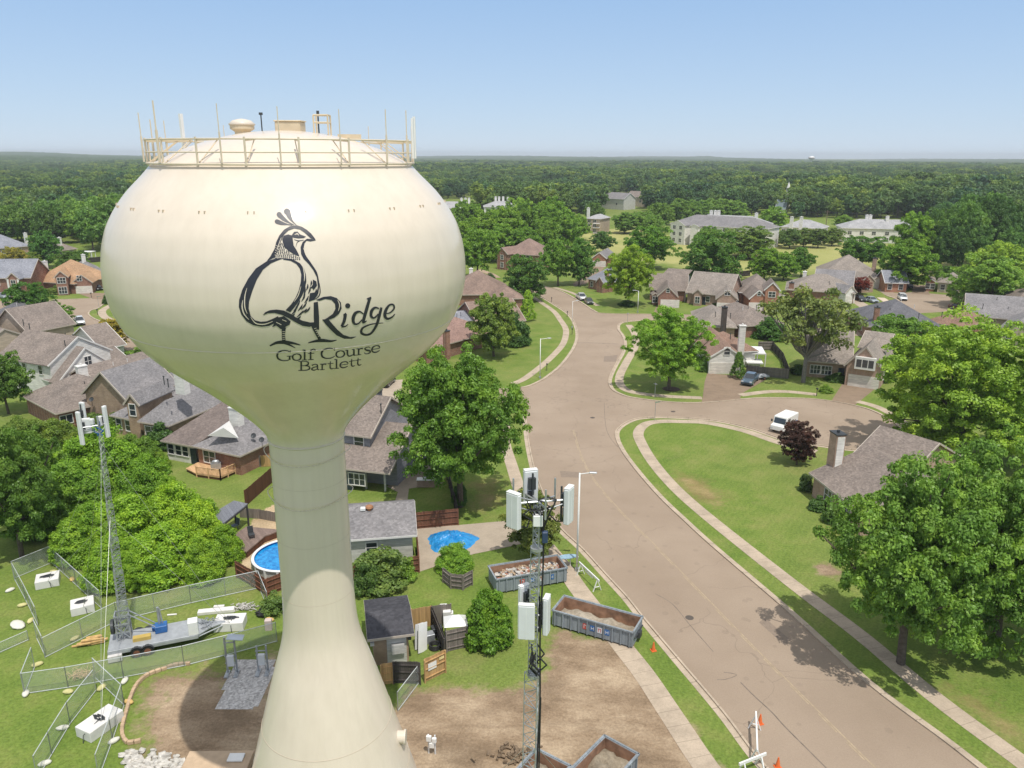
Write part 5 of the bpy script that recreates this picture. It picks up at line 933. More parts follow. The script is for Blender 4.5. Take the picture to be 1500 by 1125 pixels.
post_sign('street_sign', 'street name sign on the left cul-de-sac corner', 'street sign', (145, 451), 3., (.9, .24, .03, .3, .1), GREENP); post_sign('street_sign', 'small sign at the far junction corner', 'street sign', (919, 474), 2.6, (.5, .5, .03, 0, .1), STEEL)
for lab, b in (('black mailbox on the cul-de-sac verge beside the brick bay window house', (1196, 580)), ('black mailbox on the verge right of the slim lamp post', (801, 543)), ('black mailbox at the inside of the road bend', (838, 490)), ('black mailbox at the top of the bending kerb', (831, 464)), ('mailbox near the far end of the bending kerb', (808, 443)), ('mailbox by the bottom of the round left kerb island', (143, 461)), ('mailbox on the drive of the orange roofed house', (134, 436)), ('mailbox under the big tree by the cul-de-sac', (1320, 648))):
    P = G(*b); r = thing('mailbox', lab, 'mailbox', P, 0, 'mailboxes along the kerbs'); mb = MB(); mb.bar((0, 0, 0), (0, 0, 1.15), .06, 8); mb.build('post', BLACK, r); mb = MB(); mb.box((0, 0, 1.25), (.25, .5, .25)); mb.build('box', BLACK, r, bevel=.05)
P = G(1209.5, 334); H_ = htop(P, 1210, 308); r = thing('utility_pole', 'wooden utility pole with a crossarm behind the fairway', 'utility pole', P); WOODP = plain('pole_wood', (.23, .17, .13), .9); mb = MB(); mb.bar((0, 0, 0), (0, 0, H_), .22, 8, .16); mb.build('pole', WOODP, r); mb = MB(); mb.box((0, 0, H_-.9), (3., .16, .16)); mb.build('crossarm', WOODP, r)
for dx in (-1.3, 0, 1.3): mb = MB(); mb.tube([(dx+x, .0, H_-.75-((x/60)**2-abs(x)/30)*-1.2 if 0 else H_-.75-1.6*(1-(abs(x)-45)**2/2025)) for x in np.linspace(-90, 90, 25)], .03, 4); mb.build('power_line', DARK, r)
# --- barricades, cones
def barricade(label, a, b, h_=1.15):
    A, B = G(*a), G(*b); r = thing('barricade', label, 'barricade', A, 0, 'white sawhorse barricades'); d = (B-A); u = d.normalized(); n = Vector((-u.y, u.x, 0)); L = d.length
    for t in (.08, .92):
        c = u*L*t; mb = MB(); z = Vector((0, 0, h_)); mb.flat(c+n*.42, c+z, .09, .06); mb.flat(c-n*.42, c+z, .09, .06); mb.flat(c+n*.26+Vector((0, 0, .42)), c-n*.26+Vector((0, 0, .42)), .07, .05); mb.build('trestle', WHITE, r)
    mb = MB(); mb.flat(Vector((0, 0, h_+.04)), d+Vector((0, 0, h_+.04)), .1, .16); mb.build('rail', WHITE, r); mb = MB(); mb.flat(u*L*.3+Vector((0, 0, h_-.25)), u*L*.7+Vector((0, 0, h_-.25)), .04, .12); mb.build('lower_rail', PANEL, r)
barricade('white sawhorse barricade on the verge below the tall white lamp', (848, 840), (877, 868)); barricade('white sawhorse barricade standing on the road at the bottom edge', (1105, 1064), (1107, 1122)); 
P = G(1097, 1132); r = thing('barricade', 'white sawhorse barricade end lying across the kerb at the bottom edge', 'barricade', P, R(25), 'white sawhorse barricades'); mb = MB(); mb.flat((-.9, 0, 1.0), (1.3, 0, 1.0), .1, .2); mb.build('rail', WHITE, r)
for x in (-.5, .9): mb = MB(); mb.flat((x, -.45, 0), (x, 0, 1.), .09, .06); mb.flat((x, .45, 0), (x, 0, 1.), .09, .06); mb.build('trestle', WHITE, r)
ORG = plain('cone_orange', (.75, .16, .04), .5)
for lab, b in (('orange traffic cone behind the white barricade on the road', (1113, 1060)), ('orange traffic cone standing on the road at the bottom edge', (1139, 1124)), ('orange traffic cone on the verge right of the soil dumpster', (957, 953))):
    P = G(*b); r = thing('traffic_cone', lab, 'traffic cone', P, .3, 'traffic cones'); mb = MB(); mb.box((0, 0, .03), (.42, .42, .06)); mb.lathe([(.17, .06), (.04, .78)], 14); mb.build('cone_body', ORG, r); mb = MB(); mb.lathe([(.108, .36), (.084, .50)], 14); mb.lathe([(.07, .58), (.055, .68)], 14); mb.build('collar', WHITE, r)
P = G(838, 829); r = thing('folded_sign', 'pale blue folded road sign on a white arm beside the tall lamp', 'road sign', P, .25); mb = MB(); mb.lathe([(.02, 1.02), (1.0, 1.04), (1.0, 1.1), (.02, 1.12)], 20); mb.v = [(x*.95-.5, y*.42, z) for x, y, z in mb.v]; mb.build('sign_plate', plain('sign_blue', (.28, .42, .52), .4, var=.25, scale=4), r); mb = MB(); mb.bar((-.2, 0, 0), (-.2, 0, 1.0), .05); mb.bar((-.9, -.1, .95), (.6, -.1, .95), .05); mb.build('stand', WHITE, r)
# --- vehicles
TYRE = BLACK
def paint(name, c): 
    if name in _M: return _M[name]
    m, nt, b = newmat(name); b.inputs['Base Color'].default_value = (*c, 1); b.inputs['Metallic'].default_value = .25; b.inputs['Roughness'].default_value = .32; b.inputs['Coat Weight'].default_value = .7; b.inputs['Coat Roughness'].default_value = .08; _M[name] = m; return m
LAMPW = plain('headlight_glass', (.7, .72, .75), .1, spec=.8); LAMPR = plain('tail_light', (.4, .02, .02), .2, spec=.6)
SHAPES = {'sedan': (4.7, 1.8, [(-2.35, .45), (-2.3, .85), (-1.6, .95), (1.0, .92), (2.15, .74), (2.35, .5), (2.3, .28), (-2.3, .28)], [(-1.75, .95), (-1.05, 1.42), (.25, 1.44), (1.1, .92)]),
 'suv': (4.8, 1.9, [(-2.4, .5), (-2.38, 1.05), (1.05, 1.03), (2.2, .9), (2.4, .6), (2.35, .32), (-2.35, .32)], [(-2.33, 1.05), (-2.05, 1.66), (.25, 1.70), (1.15, 1.03)]),
 'pickup': (5.7, 1.95, [(-2.85, .6), (-2.83, 1.05), (1.1, 1.08), (2.65, 1.0), (2.85, .7), (2.8, .4), (-2.8, .4)], [(-.95, 1.07), (-.8, 1.72), (.55, 1.76), (1.35, 1.07)])}
def car(name, label, cat, rear, front, kind, m, group='parked cars', pos_=None):
    a, b = G(*rear), G(*front); d = (b-a); c = (a+b)/2; yaw = math.atan2(d.y, d.x); L, W, low, cab = SHAPES[kind]; r = thing(name, label, cat, c, yaw, group)
    def loft(mb, prof, w0, w1, y=None):
        n_ = len(prof); zlo = min(z for _, z in prof); zhi = max(z for _, z in prof); V = []
        for s_ in (-1, 1):
            for x, z in prof: V.append((x, s_*(w0+(w1-w0)*(z-zlo)/(zhi-zlo+1e-6))/2, z))
        mb.add(V, [tuple(range(n_)), tuple(range(2*n_-1, n_-1, -1))]+[(i, n_+i, n_+(i+1) % n_, (i+1) % n_) for i in range(n_)])
    mb = MB(); loft(mb, low, W, W*.95); body = mb.build('body', m, r, bevel=.07)
    if kind == 'pickup': mb = MB(); mb.box((-1.9, 0, 1.03), (1.75, W*.82, .1)); mb.build('cargo_bed', DARK, r)
    mb = MB(); loft(mb, cab, W*.9, W*.72); g = mb.build('glasshouse', GLASS, r)
    (x0, z0), (x1, z1), (x2, z2), (x3, z3) = cab; mb = MB(); mb.box(((x1+x2)/2, 0, z1+.02), (x2-x1+.12, W*.74, .07)); 
    for s_ in (-1, 1):
        for (xa, za), (xb, zb) in (((x0, z0), (x1, z1)), ((x2, z2), (x3, z3)), (((x1+x2)/2, z1), ((x1+x2)/2, z0))): mb.flat((xa, s_*(W*.455 if za < z1-.1 else W*.362), za), (xb, s_*(W*.362 if zb > z0+.1 else W*.455), zb), .09, .05, (0, 1, 0))
    mb.build('cabin_roof', m, r, bevel=.02)
    for x in (-L*.31, L*.31):
        for s_ in (-1, 1): wheel(r, (x, s_*(W/2-.1), .34), .34, .22, (0, 1, 0), STEEL)
    for s_ in (-1, 1):
        z = low[-4][1] if 0 else (low[3][1]+low[4][1])/2 if kind != 'sedan' else .66
        mb = MB(); mb.box((L/2-.08, s_*W*.36, z-.02), (.16, .36, .17)); mb.build('headlight', LAMPW, r); mb = MB(); mb.box((-L/2+.04, s_*W*.4, .85), (.1, .22, .24)); mb.build('tail_light', LAMPR, r)
        mb = MB(); mb.box((x3-.25, s_*(W*.5+.06), z0+.1), (.12, .2, .13)); mb.build('wing_mirror', m, r)
    mb = MB(); mb.box((L/2-.02, 0, .62), (.08, W*.5, .18)); mb.box((L/2-.02, 0, .42), (.1, W*.9, .12)); mb.build('grille', DARK, r); return r
WH = paint('white_car_paint', (.78, .79, .80)); SI = paint('silver_car_paint', (.42, .47, .52)); DKC = paint('charcoal_car_paint', (.035, .04, .05)); OLV = paint('olive_car_paint', (.13, .125, .085)); DRD = paint('maroon_car_paint', (.09, .02, .02)); BLK = paint('black_car_paint', (.012, .012, .014)); SLT = paint('slate_blue_car_paint', (.09, .14, .19))
car('pickup_truck', 'dark slate pickup truck parked nose out by the white garage', 'pickup truck', (1106, 553), (1091, 568), 'pickup', SLT); car('pickup_truck', 'white pickup truck parked at the far right kerb with a loaded bed', 'pickup truck', (845, 434), (858, 443), 'pickup', WH)
car('parked_car', 'olive car parked right behind the white pickup at the far kerb', 'car', (857, 440), (868, 449), 'sedan', OLV); car('parked_car', 'white van at the mouth of the right cul-de-sac', 'car', (1317, 435), (1326, 443), 'suv', WH)
car('parked_car', 'silver sedan on the curved drive, right of a black car', 'car', (1268, 440), (1284, 445), 'sedan', SI); car('parked_car', 'black car behind the silver sedan on the curved drive', 'car', (1253, 438), (1266, 443), 'sedan', BLK); car('parked_car', 'dark car in the shade of the tree at the far cul-de-sac', 'car', (1331, 417), (1333, 425), 'suv', DKC)
car('parked_car', 'maroon car parked by the right side of the far cul-de-sac', 'car', (1395, 452), (1413, 454), 'sedan', DRD); car('parked_car', 'white car nose out on the drive of the pinkish brick house', 'car', (1070, 444), (1080, 452), 'sedan', WH); car('parked_car', 'black car nearest the orange roofed garage, left one of two', 'car', (121, 424), (128, 431), 'sedan', DKC)
car('parked_car', 'black car on the drive right of its twin by the orange roofed house', 'car', (137, 422), (150, 427), 'sedan', BLK); car('pickup_truck', 'white pickup parked facing the camera on the left cul-de-sac', 'pickup truck', (112, 467), (122, 482), 'pickup', WH); car('parked_car', 'white suv half hidden by the yellowish tree and the tank', 'car', (176, 472), (186, 487), 'suv', WH)
car('pickup_truck', 'white pickup truck at the left edge behind the dark roof', 'pickup truck', (24, 459), (6, 462), 'pickup', WH); car('parked_car', 'silver car at the left edge before the pale blue roofed house', 'car', (-4, 435), (13, 438), 'sedan', SI); car('parked_car', 'black car on the drive behind the grey two storey house', 'car', (562, 568), (572, 559), 'sedan', BLK)
a, b = G(1161, 622), G(1134, 637); d = b-a; c = (a+b)/2; r = thing('mail_truck', 'boxy white mail truck stopped on the cul-de-sac beside the purple tree', 'mail truck', c, math.atan2(d.y, d.x)); L, W, H_ = 4.7, 2.0, 2.3
mb = MB(); mb.add([(x, s_*W/2, z) for s_ in (-1, 1) for x, z in ((-L/2, .45), (L/2, .45), (L/2, 1.15), (L*.34, 1.3), (L*.28, H_), (-L/2, H_))], [(0, 1, 2, 3, 4, 5), (11, 10, 9, 8, 7, 6)]+[(i, (i+1) % 6, 6+(i+1) % 6, 6+i) for i in range(6)]); mb.build('body', WHITE, r, bevel=.06)
mb = MB(); mb.add([(L*.345, -.85, 1.36), (L*.345, .85, 1.36), (L*.292, .82, 2.1), (L*.292, -.82, 2.1)], [(0, 1, 2, 3)]); mb.v = [(x+.03, y, z) for x, y, z in mb.v]; mb.build('windscreen', GLASS, r)
for s_ in (-1, 1):
    mb = MB(); mb.box((L*.16, s_*(W/2+.004), 1.7), (.9, .02, .65)); mb.build('side_window', GLASS, r); mb = MB(); mb.box((-L*.15, s_*(W/2+.004), 1.15), (L*.62, .015, .16)); mb.build('stripe', BLUE, r)
    for x in (-L*.3, L*.3): wheel(r, (x, s_*(W/2-.12), .34), .34, .22, (0, 1, 0), STEEL)
    mb = MB(); mb.box((L/2, s_*.75, .85), (.06, .3, .2)); mb.build('headlight', LAMPW, r); mb = MB(); mb.box((L*.34, s_*(W/2+.18), 1.6), (.1, .22, .35)); mb.build('wing_mirror', DARK, r)
mb = MB(); mb.box((-L/2-.01, 0, 1.6), (.03, 1.3, .6)); mb.build('rear_window', GLASS, r)
P = G(1116, 555); r = thing('utility_trailer', 'low grey trailer under the fence beside the slate pickup', 'trailer', P, .3); mb = MB(); mb.box((0, 0, .55), (2.4, 1.3, .35), taper=(.9, .9)); mb.box((0, 0, .8), (1.8, .9, .2), taper=(.6, .6)); mb.build('body', TG, r, bevel=.05); wheel(r, (0, -.72, .28), .28, .18, (0, 1, 0)); wheel(r, (0, .72, .28), .28, .18, (0, 1, 0))
for lab, px in (('blue wheelie bin beside the white garage door of the far junction house', (985, 447)), ('black wheelie bin right of the blue bin at the far junction house', (992, 446))):
    P = G(*px); r = thing('wheelie_bin', lab, 'bin', P, .2, 'wheelie bins'); mb = MB(); mb.box((0, 0, .5), (.6, .65, 1.), taper=(1.15, 1.15)); mb.build('bin_body', BLUE if 'blue wheelie' in lab and lab.startswith('blue') else BLACK, r); mb = MB(); mb.box((0, -.03, 1.03), (.72, .8, .08)); mb.build('lid', DARK, r)
# ------------------------------------------------------------------ fences, pool garden, yard clutter
def chain_mat():
    m, nt, b = newmat('chain_link'); at = N(nt, 'ShaderNodeUVMap'); sp = N(nt, 'ShaderNodeSeparateXYZ'); nt.links.new(at.outputs[0], sp.inputs[0])
    def lines(sign):
        q = math_(nt, 'FRACT', math_(nt, 'DIVIDE', math_(nt, 'ADD', sp.outputs[0], math_(nt, 'MULTIPLY', sp.outputs[1], sign)), .085)); return math_(nt, 'LESS_THAN', q, .15)
    al = math_(nt, 'MAXIMUM', lines(1.), lines(-1.)); b.inputs['Base Color'].default_value = (.55, .60, .60, 1); b.inputs['Metallic'].default_value = .3; b.inputs['Roughness'].default_value = .45
    nt.links.new(al, b.inputs['Alpha']); return m
CHAIN = chain_mat(); RAILW = plain('pale_rail', (.60, .63, .62), .45, .2)
def chain_fence(label, px, h_=1.8, post_every=3.2):
    P = GL(*px); r = thing('chain_link_fence', label, 'fence', P[0], 0, 'chain-link fence panels round the mast yard'); o = P[0]; k = 0
    for a, b in zip(P[:-1], P[1:]):
        d = b-a; L = d.length; n_ = max(1, round(L/post_every)); me = bpy.data.meshes.new('chain_mesh'); q = [a-o, b-o, b-o+Vector((0, 0, h_)), a-o+Vector((0, 0, h_))]
        me.from_pydata(q, [], [(0, 1, 2, 3)]); uv = me.uv_layers.new(); [uv.data[i].__setattr__('uv', t) for i, t in enumerate(((k, 0), (k+L, 0), (k+L, h_), (k, h_)))]; me.materials.append(CHAIN); link('chain_mesh', me, r); k += L
        mb = MB(); mb.bar(a-o+Vector((0, 0, h_)), b-o+Vector((0, 0, h_)), .03, 5); mb.build('top_rail', RAILW, r); mb = MB(); mb.bar(a-o+Vector((0, 0, .08)), b-o+Vector((0, 0, .08)), .028, 5); mb.build('bottom_rail', RAILW, r)
        for i in range(n_+1): c = a.lerp(b, i/n_)-o; mb = MB(); mb.bar(c, c+Vector((0, 0, h_+.03)), .03, 5); mb.build('post', STEEL, r)
chain_fence('chain-link panels along the back of the lawn beside the shade, left edge', [(21, 848), (76, 825)]); chain_fence('chain-link panels against the vine covered bank, left of the mast', [(76, 825), (112, 858), (149, 892)])
chain_fence('leaning chain-link panels left of the square ballast blocks', [(22, 850), (38, 880), (56, 917)]); chain_fence('free standing narrow chain-link panel at the left bend', [(54, 936), (66, 961)])
chain_fence('long chain-link run behind the mast trailer under the vines', [(66, 964), (172, 910), (280, 884), (380, 862)]); chain_fence('short chain-link return beside the brown pool fence', [(380, 862), (393, 894)])
chain_fence('long chain-link run in front of the mast trailer', [(37, 1017), (100, 1008), (181, 993), (270, 976), (344, 957), (406, 940)]); chain_fence('angled chain-link panel at the left end of the front run', [(51, 978), (36, 1018)])
chain_fence('chain-link run slanting to the bottom left corner', [(141, 1012), (103, 1061), (76, 1106), (55, 1142)]); chain_fence('bent chain-link panels round the big white ballast block', [(140, 994), (182, 1034), (165, 1085), (145, 1140)])
chain_fence('low chain-link panel lying slanted at the left edge', [(-12, 962), (42, 938)], .9); chain_fence('chain-link gate leaf by the tower foot and pump shed', [(583, 1042), (613, 1002)], 1.6)
WGREY = siding_mat('weathered_fence_boards', (.235, .205, .185), .15, True); WBRN = siding_mat('dark_brown_fence_boards', (.125, .058, .036), .15, True); WTAN = siding_mat('new_tan_fence_boards', (.52, .335, .155), .15, True, .8); WRED = siding_mat('reddish_fence_boards', (.21, .095, .06), .15, True); WDK = siding_mat('blackened_fence_boards', (.085, .075, .068), .15, True)
def fence(label, px, m, h_=1.8, back=False, name='wooden_fence', rails_front=False):
    P = GL(*px); o = P[0]; r = thing(name, label, 'fence', o)
    for a, b in zip(P[:-1], P[1:]):
        d = b-a; L = d.length; u = d.normalized(); n = Vector((-u.y, u.x, 0)); s_ = 1 if rails_front else -1
        mb = MB(); nb = max(2, int(L/.15)); 
        for i in range(nb):
            x0 = L*i/nb; c = (a-o)+u*(x0+L/nb/2); hh = h_+random.uniform(-.03, .03); mb.box(c+Vector((0, 0, hh/2+.03)), (L/nb*.96, .025, hh), math.atan2(u.y, u.x))
        mb.build('fence_boards', m, r)
        for z in (.35, h_*.55, h_-.25): mb = MB(); mb.flat(a-o-n*.05*s_*-1+Vector((0, 0, z)), b-o-n*.05*s_*-1+Vector((0, 0, z)), .09, .05); mb.build('rail', m, r)
        for i in range(max(2, int(L/2.4)+1)): c = (a-o).lerp(b-o, i/max(1, int(L/2.4)))+n*.08*s_; mb = MB(); mb.box(c+Vector((0, 0, h_/2)), (.1, .1, h_+.04), math.atan2(u.y, u.x)); mb.build('post', m, r)
fence('dark brown board fence running from the pergola up behind the stem', [(361, 741), (402, 704)], WBRN, 1.9, rails_front=True); fence('low weathered fence behind the pool deck', [(352, 758), (380, 760), (412, 766)], WGREY, 1.1, rails_front=True)
fence('dark brown board fence curving below the round pool', [(348, 846), (370, 859), (391, 873), (430, 858)], WRED, 1.7); fence('reddish brown fence panel behind the blue tarp', [(610, 775), (671, 769)], WRED, 1.9); fence('dark weathered fence seen end on below the big tree', [(653, 692), (662, 728), (672, 769)], WDK, 1.8)
fence('brown fence below the pale garage, half behind the loose shrub', [(512, 853), (566, 845), (614, 838)], WRED, 1.7); fence('short brown fence at the right corner of the pale garage', [(612, 806), (615, 838)], WRED, 1.7)
fence('weathered fence beside the slate pickup', [(1093, 549), (1120, 552), (1154, 555)], WGREY, 1.8); fence('curving dark fence right of the white porch', [(1131, 513), (1146, 530), (1155, 554)], WDK, 1.8); fence('short weathered fence behind the white porch', [(1110, 513), (1131, 513)], WGREY, 1.8)
fence('new tan fence panel behind the pump shed', [(604, 922), (633, 917)], WTAN, 1.9, rails_front=True); fence('weathered fence panel behind the white cabinets', [(633, 917), (661, 914)], WGREY, 1.9, rails_front=True); fence('blackened fence side of the small compound', [(634, 918), (653, 966)], WDK, 1.9)
fence('weathered fence panel in front of the white tarp roof, beside the round bush', [(654, 955), (684, 948)], WGREY, 1.9); fence('new tan gate leaf with white notices by the pump shed', [(622, 1000), (652, 985)], WTAN, 2.0, name='wooden_gate'); fence('blackened fence panel before the pump shed door', [(577, 1001), (616, 1002)], WDK, 1.9); fence('narrow faded tan fence strip left of the blackened panel', [(559, 1004), (576, 1001)], WTAN, 1.8)
fence('golf course boundary fence behind the far houses', [(1062, 408), (1098, 404)], WDK, 1.8); fence('dark fence along the golf course behind the left houses', [(118, 386), (152, 383)], WDK, 1.8); fence('timber side gate beside the red brick ranch house', [(383, 684), (402, 683)], WTAN, 1.5, rails_front=True, name='wooden_gate'); fence('weathered side fence beside the timber gate of the ranch house', [(364, 682), (382, 684)], WGREY, 1.5, rails_front=True); fence('brown fence at the back of the long low house', [(78, 622), (132, 628), (176, 608)], WRED, 1.6)
fence('old grey boards round the stump under the vines', [(650, 853), (661, 862), (678, 864), (691, 857)], WGREY, 1.5)
def block(name, label, cat, px, dims, rz, m, z=0., bevel=.03, group=None, extra=None):
    P = G(*px); r = thing(name, label, cat, P, rz, group); mb = MB(); mb.box((0, 0, dims[2]/2+z), dims); mb.build('body', m, r, bevel=bevel)
    if extra: extra(r, dims, z)
    return r
def gate_notes():
    a, b = G(622, 1000), G(652, 985); u = (b-a).normalized(); c = a+u*(b-a).length*.42; q = Vector((u.y, -u.x, 0)); return c+q*.07, math.atan2(u.y, u.x)
c, rz = gate_notes(); r = thing('gate_notice', 'white paper notice fixed to the new tan gate', 'notice', (c.x, c.y, 0), rz); mb = MB(); mb.box((-.1, 0, 1.2), (.75, .02, .6)); mb.build('sheet', WHITE, r); mb = MB(); mb.box((.75, 0, 1.5), (.45, .02, .22)); mb.build('strip', plain('cream_notice', (.75, .62, .3), .6), r)
def coil(r, d, z):
    mb = MB()
    for k in range(3): mb.tube([(random.uniform(-.2, .2)*d[0]+.28*math.cos(t), random.uniform(-.02, .02)+.2*math.sin(t)+random.uniform(-.1, .1)*0, d[2]+z+.04+.03*k) for t in np.linspace(0, 6.3, 14)], .03, 5)
    mb.tube([(0, 0, d[2]+.05), (.2, -.2, d[2]+.08), (.25, -d[1]*.55, d[2]*.7), (.3, -d[1]*.6, .05)], .028, 5); mb.build('wire_rope', DARK, r)
BAL = plain('ballast_white', (.70, .685, .66), .85, var=.08)
for lab, px, d, rz in (('square white ballast block farthest back on the lawn', (71, 855), (1.9, 1.7, .75), .45), ('square white ballast block left of the mast trailer', (122, 893), (1.8, 1.7, .75), .5), ('large white ballast block inside the bent chain-link panels', (148, 1066), (1.5, 2.6, .8), -.45), ('long white ballast block right of the trailer tongue', (338, 918), (2.4, 1.5, .8), .1)): block('ballast_block', lab, 'ballast block', px, d, rz, BAL, group='concrete ballast blocks', extra=coil)
block('white_beam', 'long white timber beam lying on the lawn behind the trailer', 'beam', (317, 897), (3.0, .6, .3), .18, BAL); block('white_board', 'short white board lying on the grass behind the trailer', 'board', (252, 901), (.8, .16, .1), .15, BAL); block('white_board', 'white board lying on top of the long beam', 'board', (321, 890), (.9, .3, .2), .12, BAL)
SB_ = plain('sandbag_yellow', (.56, .52, .24), .9, var=.15, scale=4); SBW = plain('sandbag_white', (.68, .66, .58), .9, var=.1, scale=4); SBO = plain('sandbag_orange', (.62, .42, .16), .9, var=.15)
for i, (px, m, lab) in enumerate((((33, 888), SB_, 'yellow sandbag left of the leaning chain-link panels'), ((45, 911), SB_, 'yellow sandbag at the near end of the leaning panels'), ((79, 839), SB_, 'yellow sandbag behind the farthest ballast block'), ((110, 937), SB_, 'yellow sandbag on the lawn left of the hose bundle'), ((26, 917), SBW, 'pale sandbag heap beside the lying panel at the left edge'), ((55, 975), SB_, 'yellow sandbag right of the angled left panel'), ((38, 1018), SBW, 'white sandbag at the foot of the angled left panel'), ((100, 1015), SB_, 'pale yellow sandbag at the gap in the bottom left run'), ((149, 1009), SB_, 'yellow sandbag at the head of the bent panels'), ((189, 1030), SBO, 'orange yellow sandbag against the brick edging'), ((167, 1087), SBW, 'white sandbag right of the large ballast block'), ((106, 850), SBO, 'orange sandbag against the vine covered bank'), ((92, 1068), SBW, 'white sandbag on the bottom left fence run'), ((183, 999), SBW, 'white sandbag bar on the front chain-link run'), ((395, 909), SBO, 'bright yellow sandbag by the shrub at the stem'), ((15, 866), SBW, 'white sandbag at the far left fence corner'), ((135, 850), SBO, 'tan sandbag behind the leftmost guy wires'), ((66, 1120), SBW, 'white sandbag at the bottom edge of the left fence'))):
    P = G(*px); mb = MB(); mb.ball((0, 0, .13), (.42 if 'heap' not in lab else .9, .24 if 'heap' not in lab else .5, .15), 10, 6, .1); o = mb.build('sandbag', m, None, True); o.location = P; o.rotation_euler = (0, 0, .4+i*1.3); tag(o, lab, 'sandbag', 'sandbags weighting the fence panels')
random.seed(9); P = G(133, 943); r = thing('log_bundle', 'bundle of tan timber offcuts on the lawn left of the trailer', 'timber bundle', P, .35)
for k in range(14): mb = MB(); q = Vector((random.uniform(-.7, .7), random.uniform(-.3, .3), .1+.16*(k//5))); mb.bar(q+Vector((-random.uniform(.5, .9), random.uniform(-.1, .1), 0)), q+Vector((random.uniform(.5, .9), random.uniform(-.1, .1), .05)), .09, 7); mb.build('timber', plain('tan_timber', (.55, .36, .15), .85, var=.25, scale=3), r)
mb = MB(); P = G(118, 990)
for k in range(120): q = Vector((random.gauss(0, .45), random.gauss(0, .3), random.uniform(.02, .3))); mb.bar(q, q+Vector((random.uniform(-.4, .4), random.uniform(-.4, .4), random.uniform(-.05, .15))), .02, 4)
o = mb.build('straw', plain('straw_tan', (.58, .44, .25), .9, var=.25, scale=5)); o.location = P; tag(o, 'pile of loose tan straw by the fence corner', 'straw', kind='stuff')
mb = MB(); P = G(359, 890)
for k in range(70): q = Vector((random.gauss(0, .5), random.gauss(0, .35), random.uniform(.02, .25))); mb.bar(q, q+Vector((random.uniform(-.5, .5), random.uniform(-.4, .4), random.uniform(-.05, .15))), .035, 4)
o = mb.build('scrap_debris', plain('pale_scrap', (.5, .48, .45), .8, var=.4, scale=6)); o.location = P; tag(o, 'heap of pale scrap on the lawn behind the long ballast block', 'debris', kind='stuff')
block('utility_box', 'small pinkish cabinet on the shaded lawn beside the stem shrub', 'utility box', (394, 922), (.55, .45, .95), .1, plain('pinkish_box', (.55, .45, .42), .7)); P = G(386, 901); mb = MB(); mb.ball((0, 0, .25), (.7, .5, .3), 10, 6, .2); o = mb.build('black_tarp', BLACK); o.location = P; tag(o, 'crumpled black tarp below the stem shrub', 'tarp')
for lab, px, tp, bd in (('grey utility rack with a pale board on top, at the gravel bed', (341, 985), 930, True), ('smaller grey utility rack beside the stem on the gravel', (386, 983), 945, False)):
    P = G(*px); H_ = min(3.1, htop(P, px[0], tp)); r = thing('utility_rack', lab, 'utility rack', P, .1, 'utility racks on the gravel')
    for x in (-.35, .35): mb = MB(); mb.box((x, 0, H_/2), (.12, .12, H_)); mb.box((x, -.25, .05), (.3, .9, .1)); mb.build('post', STEEL, r)
    for z in (.9, 1.5, H_-.4): mb = MB(); mb.box((0, -.08, z), (.9, .06, .08)); mb.build('crossbar', STEEL, r)
    mb = MB(); mb.box((0, -.2, 1.2), (.5, .25, .9)); mb.build('switch_box', PANEL, r, bevel=.02); mb = MB(); mb.tube([(.2, -.2, .8), (.3, -.3, .3), (.5, -.6, .05)], .05, 6); mb.build('conduit', STEEL, r)
    if bd: mb = MB(); mb.box((.1, 0, H_), (1.2, .7, .06), M=Matrix.Rotation(.12, 4, 'Y')); mb.build('top_board', plain('pale_blue_board', (.5, .55, .6), .5), r)
P = G(633, 1104); r = thing('utility_pedestal', 'small white utility pedestal with meters standing alone on the bare lot', 'utility pedestal', P, -.15)
for x in (-.22, .22): mb = MB(); mb.box((x, 0, .75), (.08, .08, 1.5)); mb.build('post', PANEL, r)
for x, z, s_ in ((-.16, 1.3, .42), (.2, 1.2, .36), (.02, .8, .4)): mb = MB(); mb.box((x, -.12, z), (s_*.8, .2, s_)); mb.build('meter_box', WHITE, r, bevel=.03)
for i, (x, y, s_) in enumerate(((650, 906, 1.), (655, 916, 1.1), (660, 912, .8))): block('white_cabinet', ('white cabinet farthest back in the fenced compound', 'tall white cabinet nearest the camera in the fenced compound', 'small white cabinet right of the other two in the compound')[i], 'cabinet', (x, y), (.6*s_, .5, 1.3*s_), .1, WHITE, group='white cabinets in the compound')
P = G(668, 940); r = thing('canopy_tent', 'small white pitched canopy behind the weathered fence, beside the round bush', 'canopy', P, .12); mb = MB(); mb.add([(-.95, -.8, 1.9), (.95, -.8, 1.9), (.95, .8, 1.9), (-.95, .8, 1.9), (-.2, 0, 2.5), (.3, 0, 2.5)], [(0, 1, 5, 4), (1, 2, 5), (2, 3, 4, 5), (3, 0, 4)]); mb.build('canopy', WHITE, r)
for x in (-.85, .85):
    for y in (-.7, .7): mb = MB(); mb.bar((x, y, 0), (x, y, 1.92), .03); mb.build('leg', STEEL, r)
random.seed(21)
for lab, px, d, rx, m in (('white door sheet leaning inside the compound', (619, 955), (.95, .07, 2.3), -.28, WHITE), ('grey sheet leaning behind the white one in the compound', (614, 950), (.9, .06, 2.0), -.3, PANEL)):
    P = G(*px); mb = MB(); mb.box((0, 0, d[2]/2), d, M=Matrix.Rotation(rx, 4, 'X') @ Matrix.Rotation(.9, 4, 'Z')); o = mb.build('leaning_sheet', m); o.location = P; tag(o, lab, 'sheet')
P = G(637, 950); mb = MB()
for k in range(4): mb.tube([(.42*math.cos(t), .42*math.sin(t), .12+.1*k) for t in np.linspace(0, 6.3, 18)], .06, 6)
